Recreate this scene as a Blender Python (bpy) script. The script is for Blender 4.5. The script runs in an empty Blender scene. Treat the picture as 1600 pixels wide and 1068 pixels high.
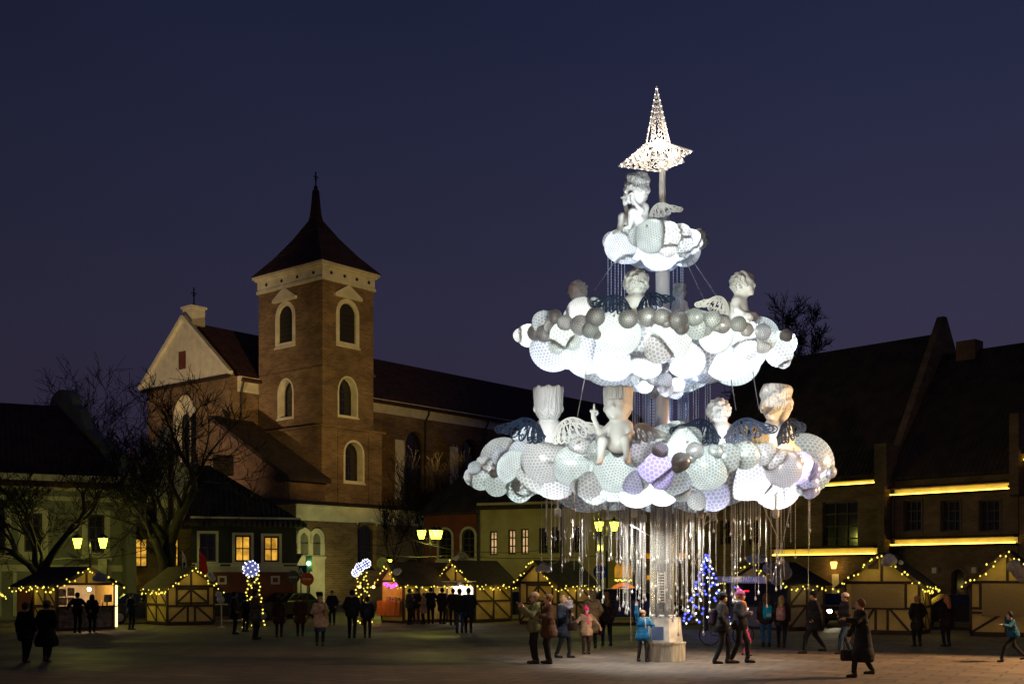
import bpy, bmesh, math, random
import numpy as np
from mathutils import Vector, Matrix
R = math.radians
rnd = random.Random(7)
scn = bpy.context.scene
# ------------------------------------------------------------------ camera
F, H0, VH = 1800.0, 2.13, 903.0          # focal (photo px), eye height, horizon row
cd = bpy.data.cameras.new('camera'); cam = bpy.data.objects.new('camera', cd)
scn.collection.objects.link(cam)
cam.location = (0, 0, H0); cam.rotation_euler = (R(90), 0, 0)
cd.sensor_width = 36; cd.lens = 36 * F / 1600; cd.shift_y = (VH - 534) / 1600
cd.clip_start = .1; cd.clip_end = 3000
scn.camera = cam
scn.view_settings.view_transform = 'Standard'; scn.view_settings.look = 'None'
scn.view_settings.exposure = 0; scn.view_settings.gamma = 1
scn.cycles.max_bounces = 6; scn.cycles.diffuse_bounces = 3; scn.cycles.transmission_bounces = 6
scn.cycles.transparent_max_bounces = 6; scn.cycles.sample_clamp_indirect = 3.0
scn.cycles.caustics_reflective = False; scn.cycles.caustics_refractive = False
# ------------------------------------------------------------------ dusk sky
w = bpy.data.worlds.new('World'); scn.world = w; w.use_nodes = True
nt = w.node_tree; nt.nodes.clear()
tc = nt.nodes.new('ShaderNodeTexCoord'); sp = nt.nodes.new('ShaderNodeSeparateXYZ')
nt.links.new(tc.outputs['Generated'], sp.inputs[0])
rp = nt.nodes.new('ShaderNodeValToRGB'); e = rp.color_ramp.elements
e[0].position = 0.0; e[0].color = (.034, .024, .044, 1)
e[1].position = .75; e[1].color = (.005, .008, .026, 1)
for p, c in ((.10, (.0330, .0250, .0500)), (.22, (.0270, .0252, .0530)), (.34, (.0190, .0210, .0490)), (.45, (.0128, .0160, .0420))):
    q = e.new(p); q.color = (*c, 1)
nt.links.new(sp.outputs['Z'], rp.inputs[0])
mr = nt.nodes.new('ShaderNodeMapRange'); mr.inputs['From Min'].default_value = -.45; mr.inputs['From Max'].default_value = .25
mr.inputs['To Min'].default_value = .70; mr.inputs['To Max'].default_value = 1.15
nt.links.new(sp.outputs['X'], mr.inputs['Value'])
no = nt.nodes.new('ShaderNodeTexNoise'); no.inputs['Scale'].default_value = 2.2; no.inputs['Detail'].default_value = 3
nt.links.new(tc.outputs['Generated'], no.inputs['Vector'])
m2 = nt.nodes.new('ShaderNodeMapRange'); m2.inputs['To Min'].default_value = .86; m2.inputs['To Max'].default_value = 1.14
nt.links.new(no.outputs['Fac'], m2.inputs['Value'])
mu = nt.nodes.new('ShaderNodeMath'); mu.operation = 'MULTIPLY'
nt.links.new(mr.outputs[0], mu.inputs[0]); nt.links.new(m2.outputs[0], mu.inputs[1])
bg = nt.nodes.new('ShaderNodeBackground'); wo = nt.nodes.new('ShaderNodeOutputWorld')
nt.links.new(rp.outputs[0], bg.inputs[0]); nt.links.new(mu.outputs[0], bg.inputs[1]); nt.links.new(bg.outputs[0], wo.inputs[0])

# ------------------------------------------------------------------ placing
def P(u, v, Y): return Vector(((u - 800) / F * Y, Y, H0 - (v - VH) / F * Y))
def PX(u, Y): return (u - 800) / F * Y
def GY(v): return F * H0 / (v - VH)
def ZV(v, Y): return H0 - (v - VH) / F * Y
# ------------------------------------------------------------------ objects
def link(o): scn.collection.objects.link(o); return o
def tag(o, label=None, cat=None, group=None, kind=None):
    if label: o['label'] = label
    if cat: o['category'] = cat
    if group: o['group'] = group
    if kind: o['kind'] = kind
    return o
def thing(name, label, cat, loc=(0, 0, 0), rz=0, group=None):
    o = link(bpy.data.objects.new(name, None)); o.location = loc; o.rotation_euler = (0, 0, rz)
    o.empty_display_size = .2
    return tag(o, label, cat, group)
def copy_tree(o, parent=None):
    c = o.copy(); scn.collection.objects.link(c)
    for k in ('label', 'group'):
        if parent is None and k in c: pass
    c.parent = parent
    for ch in list(o.children): copy_tree(ch, c)
    return c
def lamp(kind, loc, power, col, parent=None, size=.1, spot=None, aim=None, blend=.5, name=None):
    d = bpy.data.lights.new(name or 'light', kind); d.energy = power; d.color = col
    if kind in ('POINT', 'SPOT'): d.shadow_soft_size = size
    if kind == 'SPOT': d.spot_size = R(spot or 60); d.spot_blend = blend
    o = link(bpy.data.objects.new(name or 'light', d)); o.location = loc; o.parent = parent
    if aim is not None:
        o.rotation_euler = (Vector(aim) - Vector(loc)).to_track_quat('-Z', 'Y').to_euler()
    return o

# ------------------------------------------------------------------ mesh collector
class MB:
    def __init__(s): s.v = []; s.f = []; s.m = []; s.mi = 0
    def add(s, vs, fs):
        b = len(s.v); s.v.extend([tuple(x) for x in vs]); s.f.extend([tuple(b + i for i in f) for f in fs]); s.m.extend([s.mi] * len(fs)); return s
    def box(s, x0, x1, y0, y1, z0, z1, M=None):
        vs = [(x, y, z) for x in (x0, x1) for y in (y0, y1) for z in (z0, z1)]
        if M is not None: vs = [M @ Vector(p) for p in vs]
        return s.add(vs, [(0, 1, 3, 2), (4, 6, 7, 5), (0, 4, 5, 1), (2, 3, 7, 6), (0, 2, 6, 4), (1, 5, 7, 3)])
    def cbox(s, c, sz, M=None):
        return s.box(c[0]-sz[0]/2, c[0]+sz[0]/2, c[1]-sz[1]/2, c[1]+sz[1]/2, c[2]-sz[2]/2, c[2]+sz[2]/2, M)
    def beam(s, a, b, w, d, up=(0, 0, 1)):     # a square bar from a to b; w across, d along 'up x dir'
        a = Vector(a); b = Vector(b); t = (b - a); L = t.length
        if L < 1e-6: return s
        t.normalize(); up = Vector(up)
        sd = t.cross(up)
        if sd.length < 1e-4: sd = t.cross(Vector((1, 0, 0)))
        sd.normalize(); up = sd.cross(t).normalized()
        vs = [p + sd * i * w / 2 + up * j * d / 2 for p in (a, b) for i, j in ((-1, -1), (1, -1), (1, 1), (-1, 1))]
        return s.add(vs, [(3, 2, 1, 0), (4, 5, 6, 7), (0, 1, 5, 4), (1, 2, 6, 5), (2, 3, 7, 6), (3, 0, 4, 7)])
    def tube(s, pts, rs, n=6, caps=True):
        pts = [Vector(p) for p in pts]
        if not hasattr(rs, '__len__'): rs = [rs] * len(pts)
        b = len(s.v); ref = None
        for i, p in enumerate(pts):
            t = (pts[min(i + 1, len(pts) - 1)] - pts[max(i - 1, 0)])
            t = t.normalized() if t.length > 1e-9 else Vector((0, 0, 1))
            if ref is None: ref = Vector((1, 0, 0)) if abs(t.x) < .8 else Vector((0, 1, 0))
            sd = t.cross(ref)
            if sd.length < 1e-6: sd = t.cross(Vector((0, .3, 1)))
            sd.normalize(); up = sd.cross(t); ref = -up if False else ref
            for k in range(n):
                a = 2 * math.pi * k / n
                s.v.append(tuple(p + (sd * math.cos(a) + up * math.sin(a)) * rs[i]))
        for i in range(len(pts) - 1):
            for k in range(n):
                k2 = (k + 1) % n
                s.f.append((b + i*n + k, b + i*n + k2, b + (i+1)*n + k2, b + (i+1)*n + k)); s.m.append(s.mi)
        if caps:
            s.f.append(tuple(b + k for k in reversed(range(n)))); s.m.append(s.mi)
            s.f.append(tuple(b + (len(pts)-1)*n + k for k in range(n))); s.m.append(s.mi)
        return s
    def lathe(s, prof, c=(0, 0, 0), n=16, a0=0.):
        pts = [(c[0], c[1], c[2] + z) for r, z in prof]
        b = len(s.v)
        for r, z in prof:
            for k in range(n):
                a = a0 + 2 * math.pi * k / n
                s.v.append((c[0] + r * math.cos(a), c[1] + r * math.sin(a), c[2] + z))
        for i in range(len(prof) - 1):
            for k in range(n):
                k2 = (k + 1) % n
                s.f.append((b + i*n + k, b + i*n + k2, b + (i+1)*n + k2, b + (i+1)*n + k)); s.m.append(s.mi)
        s.f.append(tuple(b + k for k in reversed(range(n)))); s.m.append(s.mi)
        s.f.append(tuple(b + (len(prof)-1)*n + k for k in range(n))); s.m.append(s.mi)
        return s
    def ball(s, c, r, n=8, sq=(1, 1, 1)):
        prof = [(r * math.sin(math.pi * i / n), -r * math.cos(math.pi * i / n)) for i in range(n + 1)]
        prof[0] = (r * .02, -r); prof[-1] = (r * .02, r)
        b = len(s.v); s.lathe(prof, (0, 0, 0), max(6, n + 2))
        for i in range(b, len(s.v)):
            x, y, z = s.v[i]; s.v[i] = (c[0] + x * sq[0], c[1] + y * sq[1], c[2] + z * sq[2])
        return s
    def prism(s, poly, y0, y1, M=None):       # polygon in xz extruded over y
        n = len(poly)
        vs = [(x, y0, z) for x, z in poly] + [(x, y1, z) for x, z in poly]
        if M is not None: vs = [M @ Vector(p) for p in vs]
        return s.add(vs, [tuple(range(n)), tuple(range(2*n - 1, n - 1, -1))] + [(i, i + n, (i + 1) % n + n, (i + 1) % n) for i in range(n)])
    def prismx(s, poly, x0, x1):              # polygon in yz extruded over x
        n = len(poly)
        vs = [(x0, y, z) for y, z in poly] + [(x1, y, z) for y, z in poly]
        return s.add(vs, [tuple(range(n)), tuple(range(2*n - 1, n - 1, -1))] + [(i, (i + 1) % n, (i + 1) % n + n, i + n)[::-1] for i in range(n)])
    def build(s, name, mat, parent=None, smooth=False, fix=True):
        me = bpy.data.meshes.new(name); me.from_pydata(s.v, [], s.f)
        for m in (mat if isinstance(mat, (list, tuple)) else [mat]): me.materials.append(m)
        if any(s.m): me.polygons.foreach_set('material_index', s.m)
        if fix:
            bm = bmesh.new(); bm.from_mesh(me); bmesh.ops.recalc_face_normals(bm, faces=bm.faces); bm.to_mesh(me); bm.free()
        if smooth: me.polygons.foreach_set('use_smooth', [True] * len(me.polygons))
        me.update()
        o = link(bpy.data.objects.new(name, me)); o.parent = parent
        return o

# ------------------------------------------------------------------ materials
def mat(name, col, rough=.8, metal=0., var=.15, scale=3., bump=0., bscale=20., em=None, es=0., spec=.5, stretch=None, c2=None, sampling=None):
    m = bpy.data.materials.new(name); m.use_nodes = True; n = m.node_tree; b = n.nodes['Principled BSDF']
    b.inputs['Roughness'].default_value = rough; b.inputs['Metallic'].default_value = metal
    b.inputs['Specular IOR Level'].default_value = spec
    b.inputs['Base Color'].default_value = (*col, 1)
    tcn = n.nodes.new('ShaderNodeTexCoord'); vec = tcn.outputs['Object']
    if stretch:
        mp = n.nodes.new('ShaderNodeMapping'); mp.inputs['Scale'].default_value = stretch
        n.links.new(vec, mp.inputs[0]); vec = mp.outputs[0]
    if var or c2:
        t = n.nodes.new('ShaderNodeTexNoise'); t.inputs['Scale'].default_value = scale; t.inputs['Detail'].default_value = 5
        n.links.new(vec, t.inputs['Vector'])
        r = n.nodes.new('ShaderNodeValToRGB'); r.color_ramp.elements[0].position = .32; r.color_ramp.elements[1].position = .68
        a = c2 or tuple(max(0, c * (1 - var * 1.6)) for c in col); bb = col if c2 else tuple(min(1, c * (1 + var)) for c in col)
        r.color_ramp.elements[0].color = (*a, 1); r.color_ramp.elements[1].color = (*bb, 1)
        n.links.new(t.outputs['Fac'], r.inputs[0]); n.links.new(r.outputs[0], b.inputs['Base Color'])
    if bump:
        t2 = n.nodes.new('ShaderNodeTexNoise'); t2.inputs['Scale'].default_value = bscale; t2.inputs['Detail'].default_value = 4
        n.links.new(vec, t2.inputs['Vector']); bn = n.nodes.new('ShaderNodeBump'); bn.inputs['Strength'].default_value = bump
        bn.inputs['Distance'].default_value = .05
        n.links.new(t2.outputs['Fac'], bn.inputs['Height']); n.links.new(bn.outputs[0], b.inputs['Normal'])
    if em:
        b.inputs['Emission Color'].default_value = (*em, 1); b.inputs['Emission Strength'].default_value = es
    if sampling: m.cycles.emission_sampling = sampling
    return m
def brick(name, c1, c2, mortar, bw=.27, bh=.085, bump=.6, big=.35, rough=.9):
    m = mat(name, c1, rough, var=0); n = m.node_tree; b = n.nodes['Principled BSDF']
    tcn = n.nodes.new('ShaderNodeTexCoord'); s = n.nodes.new('ShaderNodeSeparateXYZ'); n.links.new(tcn.outputs['Object'], s.inputs[0])
    ad = n.nodes.new('ShaderNodeMath'); n.links.new(s.outputs['X'], ad.inputs[0]); n.links.new(s.outputs['Y'], ad.inputs[1])
    cb = n.nodes.new('ShaderNodeCombineXYZ'); n.links.new(ad.outputs[0], cb.inputs[0]); n.links.new(s.outputs['Z'], cb.inputs[1])
    t = n.nodes.new('ShaderNodeTexBrick'); n.links.new(cb.outputs[0], t.inputs['Vector'])
    t.inputs['Scale'].default_value = 1; t.inputs['Brick Width'].default_value = bw; t.inputs['Row Height'].default_value = bh
    t.inputs['Mortar Size'].default_value = bh * .12; t.inputs['Color1'].default_value = (*c1, 1); t.inputs['Color2'].default_value = (*c2, 1)
    t.inputs['Mortar'].default_value = (*mortar, 1)
    no = n.nodes.new('ShaderNodeTexNoise'); no.inputs['Scale'].default_value = big; no.inputs['Detail'].default_value = 8; no.inputs['Roughness'].default_value = .65
    mpn = n.nodes.new('ShaderNodeMapping'); mpn.inputs['Scale'].default_value = (1, 1, 2.2)
    n.links.new(tcn.outputs['Object'], mpn.inputs[0]); n.links.new(mpn.outputs[0], no.inputs['Vector'])
    rr = n.nodes.new('ShaderNodeMapRange'); rr.inputs['From Min'].default_value = .3; rr.inputs['From Max'].default_value = .7
    rr.inputs['To Min'].default_value = .45; rr.inputs['To Max'].default_value = 1.25
    n.links.new(no.outputs['Fac'], rr.inputs['Value'])
    mx = n.nodes.new('ShaderNodeVectorMath'); mx.operation = 'SCALE'; n.links.new(t.outputs['Color'], mx.inputs[0]); n.links.new(rr.outputs[0], mx.inputs['Scale'])
    n.links.new(mx.outputs[0], b.inputs['Base Color'])
    bn = n.nodes.new('ShaderNodeBump'); bn.inputs['Strength'].default_value = bump; bn.inputs['Distance'].default_value = .05; bn.invert = True
    n.links.new(t.outputs['Fac'], bn.inputs['Height']); n.links.new(bn.outputs[0], b.inputs['Normal'])
    return m
def tiles(name, col, sc=.33, rough=.85):
    m = mat(name, col, rough, var=.35, scale=1.3); n = m.node_tree; b = n.nodes['Principled BSDF']
    tcn = n.nodes.new('ShaderNodeTexCoord')
    hs = []
    for d, s_, in (('Z', sc), ('X', sc * .8)):
        wv = n.nodes.new('ShaderNodeTexWave'); wv.bands_direction = d; wv.wave_profile = 'SAW' if d == 'Z' else 'SIN'
        wv.inputs['Scale'].default_value = 1 / s_ * .31; wv.inputs['Distortion'].default_value = .6; wv.inputs['Detail'].default_value = 1
        n.links.new(tcn.outputs['Object'], wv.inputs['Vector']); hs.append(wv)
    ad = n.nodes.new('ShaderNodeMath'); n.links.new(hs[0].outputs['Fac'], ad.inputs[0]); n.links.new(hs[1].outputs['Fac'], ad.inputs[1])
    bn = n.nodes.new('ShaderNodeBump'); bn.inputs['Strength'].default_value = .8; bn.inputs['Distance'].default_value = .06
    n.links.new(ad.outputs[0], bn.inputs['Height']); n.links.new(bn.outputs[0], b.inputs['Normal'])
    return m
def emit(name, col, s, sampling='NONE'):
    m = bpy.data.materials.new(name); m.use_nodes = True; n = m.node_tree; n.nodes.clear()
    e = n.nodes.new('ShaderNodeEmission'); e.inputs[0].default_value = (*col, 1); e.inputs[1].default_value = s
    o = n.nodes.new('ShaderNodeOutputMaterial'); n.links.new(e.outputs[0], o.inputs[0])
    m.cycles.emission_sampling = sampling; return m
def lit_window(name, col, s, scale=1.6):
    m = bpy.data.materials.new(name); m.use_nodes = True; n = m.node_tree; n.nodes.clear()
    e = n.nodes.new('ShaderNodeEmission'); tcn = n.nodes.new('ShaderNodeTexCoord')
    t = n.nodes.new('ShaderNodeTexNoise'); t.inputs['Scale'].default_value = scale; t.inputs['Detail'].default_value = 3
    n.links.new(tcn.outputs['Object'], t.inputs['Vector'])
    r = n.nodes.new('ShaderNodeValToRGB'); r.color_ramp.elements[0].position = .35; r.color_ramp.elements[1].position = .62
    r.color_ramp.elements[0].color = (*[c * .35 for c in col], 1); r.color_ramp.elements[1].color = (*col, 1)
    n.links.new(t.outputs['Fac'], r.inputs[0]); n.links.new(r.outputs[0], e.inputs[0]); e.inputs[1].default_value = s
    o = n.nodes.new('ShaderNodeOutputMaterial'); n.links.new(e.outputs[0], o.inputs[0]); m.cycles.emission_sampling = 'NONE'; return m

M = {}
M['church_brick'] = brick('church_brick', (.31, .175, .08), (.19, .10, .045), (.30, .25, .17), .6, .2, .9, .28)
M['brick'] = brick('house_brick', (.26, .13, .07), (.19, .09, .05), (.2, .17, .13), .3, .1, .7, .5)
M['yellow_brick'] = brick('old_brick', (.24, .15, .075), (.17, .1, .05), (.2, .17, .12), .3, .1, .7, .5)
M['plaster'] = mat('white_plaster', (.62, .56, .42), .85, var=.12, scale=1.1, bump=.15, bscale=6)
M['cream'] = mat('cream_plaster', (.42, .36, .17), .9, var=.15, scale=.7, bump=.1, bscale=5)
M['grey_wall'] = mat('grey_green_plaster', (.20, .20, .16), .9, var=.15, scale=.6, bump=.1, bscale=5)
M['red_wall'] = mat('dark_red_plaster', (.17, .045, .03), .9, var=.2, scale=.8, bump=.1)
M['navy_wall'] = mat('blue_black_plaster', (.02, .024, .03), .8, var=.2, scale=.8)
M['trim'] = mat('painted_trim', (.5, .46, .36), .7, var=.12, scale=2)
M['roof'] = tiles('red_tiles', (.075, .026, .02))
M['roof_dark'] = tiles('dark_tiles', (.04, .026, .02))
M['glass'] = mat('dark_glass', (.012, .013, .016), .08, var=0, spec=.8)
M['louvre'] = mat('dark_louvres', (.02, .018, .016), .6, var=.2, scale=8, stretch=(1, 1, 12))
M['wood'] = mat('dark_timber', (.045, .022, .012), .7, var=.3, scale=3, stretch=(1, 1, 6), bump=.2)
M['frame'] = mat('window_frame', (.05, .03, .02), .6, var=.1)
M['whiteframe'] = mat('white_window_frame', (.62, .58, .48), .6, var=.08)
M['metal'] = mat('black_iron', (.02, .02, .02), .45, metal=.6, var=.1)
M['pipe'] = mat('drain_pipe', (.04, .035, .03), .5, metal=.5, var=.2)
M['panel'] = mat('cream_board', (.62, .44, .14), .8, var=.14, scale=1.8, bump=.12, bscale=60)
M['osb'] = mat('chipboard', (.36, .25, .11), .85, var=.2, scale=40, bump=.1, bscale=90)
M['stallroof'] = mat('bitumen_shingles', (.035, .02, .015), .9, var=.3, scale=4, bump=.4, bscale=12)
M['bark'] = mat('dark_bark', (.022, .017, .012), .95, var=.3, scale=6, bump=.5)
M['birch'] = mat('pale_bark', (.07, .055, .035), .9, var=.3, scale=6)
M['lamp_glass'] = emit('lit_lantern_glass', (.86, 1, .035), 4.6)
M['bulb'] = emit('fairy_bulb', (1, .80, .10), 1.7)
M['bulb_white'] = emit('cool_bulb', (.75, .85, 1), 4)
M['bulb_blue'] = emit('blue_bulb', (.06, .08, 1), 5)
M['warm_win'] = lit_window('lit_window', (1, .5, .06), 1.0, 2.2)
M['pale_win'] = lit_window('pale_lit_window', (1, .62, .28), .75, 2.6)
M['strip'] = lit_window('led_strip', (1, .42, .02), .6, .9)
M['cable'] = mat('cable', (.02, .02, .02), .6, var=0)
# ------------------------------------------------------------------ ground
def ground():
    m = mat('paving', (.06, .055, .05), .7, var=0); n = m.node_tree; b = n.nodes['Principled BSDF']
    tcn = n.nodes.new('ShaderNodeTexCoord')
    mp = n.nodes.new('ShaderNodeMapping'); mp.inputs['Rotation'].default_value = (0, 0, .5); n.links.new(tcn.outputs['Object'], mp.inputs[0])
    t = n.nodes.new('ShaderNodeTexBrick'); n.links.new(mp.outputs[0], t.inputs['Vector']); t.inputs['Scale'].default_value = 1
    t.inputs['Brick Width'].default_value = .9; t.inputs['Row Height'].default_value = .6; t.inputs['Mortar Size'].default_value = .03
    t.inputs['Color1'].default_value = (.15, .112, .08, 1); t.inputs['Color2'].default_value = (.085, .066, .052, 1); t.inputs['Mortar'].default_value = (.03, .025, .022, 1)
    no = n.nodes.new('ShaderNodeTexNoise'); no.inputs['Scale'].default_value = .5; no.inputs['Detail'].default_value = 12; no.inputs['Roughness'].default_value = .78
    n.links.new(tcn.outputs['Object'], no.inputs['Vector'])
    rr = n.nodes.new('ShaderNodeMapRange'); rr.inputs['From Min'].default_value = .3; rr.inputs['From Max'].default_value = .7
    rr.inputs['To Min'].default_value = .55; rr.inputs['To Max'].default_value = 1.35; n.links.new(no.outputs['Fac'], rr.inputs['Value'])
    mx = n.nodes.new('ShaderNodeVectorMath'); mx.operation = 'SCALE'; n.links.new(t.outputs['Color'], mx.inputs[0]); n.links.new(rr.outputs[0], mx.inputs['Scale'])
    n.links.new(mx.outputs[0], b.inputs['Base Color'])
    n2 = n.nodes.new('ShaderNodeTexNoise'); n2.inputs['Scale'].default_value = .22; n2.inputs['Detail'].default_value = 6
    n.links.new(tcn.outputs['Object'], n2.inputs['Vector'])
    r2 = n.nodes.new('ShaderNodeMapRange'); r2.inputs['From Min'].default_value = .35; r2.inputs['From Max'].default_value = .62
    r2.inputs['To Min'].default_value = .9; r2.inputs['To Max'].default_value = .6; n.links.new(n2.outputs['Fac'], r2.inputs['Value'])
    n.links.new(r2.outputs[0], b.inputs['Roughness'])
    n3 = n.nodes.new('ShaderNodeTexNoise'); n3.inputs['Scale'].default_value = 3; n3.inputs['Detail'].default_value = 6
    n.links.new(tcn.outputs['Object'], n3.inputs['Vector'])
    bn = n.nodes.new('ShaderNodeBump'); bn.inputs['Strength'].default_value = .45; bn.inputs['Distance'].default_value = .02
    n.links.new(n3.outputs['Fac'], bn.inputs['Height']); n.links.new(bn.outputs[0], b.inputs['Normal'])
    mb = MB(); S = 700
    mb.add([(-S, -60, 0), (S, -60, 0), (S, 1200, 0), (-S, 1200, 0)], [(0, 1, 2, 3)])
    tag(mb.build('ground', m), kind='structure')
    st = MB()   # worn pale stone line in the paving at the right
    a, b_ = P(1180, 1013, GY(1013)), P(1620, 1037, GY(1037)); a.z = b_.z = .004
    d = (b_ - a).normalized(); nn = Vector((-d.y, d.x, 0)) * .06
    st.add([a - nn, b_ - nn, b_ + nn, a + nn], [(0, 1, 2, 3)])
    tag(st.build('paving_line', mat('pale_stone', (.14, .12, .09), .7, var=.5, scale=5)), kind='structure')
ground()

# ------------------------------------------------------------------ walls with openings
def wall(mb, X, x0, x1, z0, z1, holes, rd=.25, reveal=None):
    """front skin at y=0 with openings (x0,x1,z0,z1,arch) cut out; jambs of depth rd go to 'reveal' or mb"""
    rv = mb if reveal in (None, 'skip') else reveal
    def T(p): return X @ Vector(p)
    xs = sorted({x0, x1, *[h[0] for h in holes], *[h[1] for h in holes]}); zs = sorted({z0, z1, *[h[2] for h in holes], *[h[3] for h in holes]})
    for i in range(len(xs) - 1):
        for j in range(len(zs) - 1):
            cx = (xs[i] + xs[i+1]) / 2; cz = (zs[j] + zs[j+1]) / 2
            if any(h[0] < cx < h[1] and h[2] < cz < h[3] for h in holes): continue
            mb.add([T((xs[i], 0, zs[j])), T((xs[i+1], 0, zs[j])), T((xs[i+1], 0, zs[j+1])), T((xs[i], 0, zs[j+1]))], [(0, 1, 2, 3)])
    for h in holes:
        pts = outline(h)
        if len(h) > 4 and h[4]:
            r = (h[1] - h[0]) / 2; arc = pts[2:-1] if False else arcpts(h)
            L = [p for p in arc if p[0] <= (h[0] + h[1]) / 2 + 1e-6]; Rr = [p for p in arc if p[0] >= (h[0] + h[1]) / 2 - 1e-6]
            for seq, c in ((L, (h[0], h[3])), (Rr, (h[1], h[3]))):
                for a, b in zip(seq, seq[1:]):
                    mb.add([T((c[0], 0, c[1])), T((a[0], 0, a[1])), T((b[0], 0, b[1]))], [(0, 1, 2)])
        n = len(pts)
        for i in range(n):
            a, b = pts[i], pts[(i + 1) % n]
            if reveal != 'skip': rv.add([T((a[0], 0, a[1])), T((b[0], 0, b[1])), T((b[0], rd, b[1])), T((a[0], rd, a[1]))], [(0, 1, 2, 3)])
def arcpts(h, N=10):
    r = (h[1] - h[0]) / 2; cx = (h[0] + h[1]) / 2; k = h[4] if len(h) > 4 and h[4] else 1
    return [(cx - r * math.cos(math.pi * i / N), h[3] - r * k + r * k * math.sin(math.pi * i / N)) for i in range(N + 1)]
def outline(h, g=0.):
    h = (h[0] - g, h[1] + g, h[2] - (g if g > 0 else g), h[3] + g, *h[4:])
    if len(h) > 4 and h[4]: return [(h[0], h[2]), (h[1], h[2])] + arcpts(h)[::-1]
    return [(h[0], h[2]), (h[1], h[2]), (h[1], h[3]), (h[0], h[3])]
def ring(mb, X, inner, outer, y0, y1):
    n = len(inner); T = lambda p, y: X @ Vector((p[0], y, p[1]))
    for i in range(n):
        j = (i + 1) % n
        vs = [T(inner[i], y0), T(inner[j], y0), T(outer[j], y0), T(outer[i], y0), T(inner[i], y1), T(inner[j], y1), T(outer[j], y1), T(outer[i], y1)]
        mb.add(vs, [(0, 1, 2, 3), (7, 6, 5, 4), (3, 2, 6, 7), (1, 0, 4, 5)])
def window(par, X, h, rd=.25, fm='frame', pane='glass', nx=2, nz=2, surround=0, sm='trim', sill=True, fw=.09, ped=False, bar=.06, label=None, rv=None):
    """window > pane, window_surround"""
    mb = MB(); y0, y1 = rd - .12, rd - .04
    ring(mb, X, outline(h, -fw), outline(h, -.002), y0, y1)
    x0, x1, z0, z1 = h[:4]
    r = (x1 - x0) / 2 if len(h) > 4 and h[4] else 0
    for i in range(1, nx):
        x = x0 + (x1 - x0) * i / nx; k = math.sqrt(max(0, r*r - (x - (x0+x1)/2)**2)) - r if r else 0
        mb.box(x - bar/2, x + bar/2, y0 + .01, y1 - .01, z0 + fw, z1 - fw + k, X)
    for j in range(1, nz):
        z = z0 + (z1 - z0 - (r * .4 if r else 0)) * j / nz; mb.box(x0 + fw, x1 - fw, y0 + .012, y1 - .012, z - bar/2, z + bar/2, X)
    wdw = mb.build('window', M[fm], par); tag(wdw, label)
    p = MB(); pts = outline(h, -.01); n = len(pts)
    p.prism(pts, rd - .035, rd - .02, X); p.build('pane', M[pane], wdw)
    if rv:
        s = MB(); ring(s, X, outline(h, -.012), outline(h, .001), .003, rd); s.build('window_reveal', M[rv], wdw)
    if surround:
        s = MB(); ring(s, X, outline(h, .002), outline(h, surround), -.06, .02)
        if sill: s.box(x0 - surround - .08, x1 + surround + .08, -.16, -.0605, z0 - surround - .12, z0 - surround + .04, X)
        if ped:
            zz = z1 + surround; c = (x0 + x1) / 2; ww = (x1 - x0) / 2 + surround + .25
            s.box(c - ww, c + ww, -.28, .02, zz + .003, zz + .3, X)
            s.prism([(c - ww, zz + .303), (c + ww, zz + .303), (c, zz + 1.35)], -.24, .02, X)
        s.build('window_surround', M[sm], wdw)
    return wdw
def house(name, label, cat, A, B, depth, ze, wallm, wins, rd=.2, mats=None):
    """thing at A, local x along the facade, y into the building; wins: list of dict(h=..., kwargs)"""
    A = Vector((A[0], A[1])); B = Vector((B[0], B[1])); d = B - A; L = d.length; ph = math.atan2(d.y, d.x)
    t = thing(name, label, cat, (A.x, A.y, 0), ph)
    mb = MB(); wall(mb, Matrix.Identity(4), 0, L, 0, ze, [w['h'] for w in wins], rd)
    mb.box(0, L, rd, depth, 0, ze); mb.add([(0, 0, 0), (0, rd, 0), (0, rd, ze), (0, 0, ze), (L, 0, 0), (L, rd, 0), (L, rd, ze), (L, 0, ze), ], [(0, 1, 2, 3), (4, 5, 6, 7), (3, 2, 6, 7)])
    mb.build('wall', M[wallm], t)
    for w_ in wins:
        w_ = dict(w_); h = w_.pop('h')
        if w_.get('blind'): continue
        window(t, Matrix.Identity(4), h, rd, **w_)
    return t, L
I4 = Matrix.Identity(4)
def roofx(mb, x0, x1, y0, y1, ze, zr, ym=None, ovy=.4, hipl=0, hipr=0, th=.16):
    """ridge along x; closed solid"""
    ym = (y0 + y1) / 2 if ym is None else ym
    k = (zr - ze) / (ym - y0) * ovy
    a = [(x0, y0 - ovy, ze - k), (x1, y0 - ovy, ze - k), (x1, y1 + ovy, ze - k), (x0, y1 + ovy, ze - k), (x0 + hipl, ym, zr), (x1 - hipr, ym, zr)]
    b = [(x, y, z - th) for x, y, z in a]
    mb.add(a + b[:4], [(0, 1, 5, 4), (2, 3, 4, 5), (1, 2, 5), (3, 0, 4), (0, 6, 7, 1), (1, 7, 8, 2), (2, 8, 9, 3), (3, 9, 6, 0), (9, 8, 7, 6)])

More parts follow.
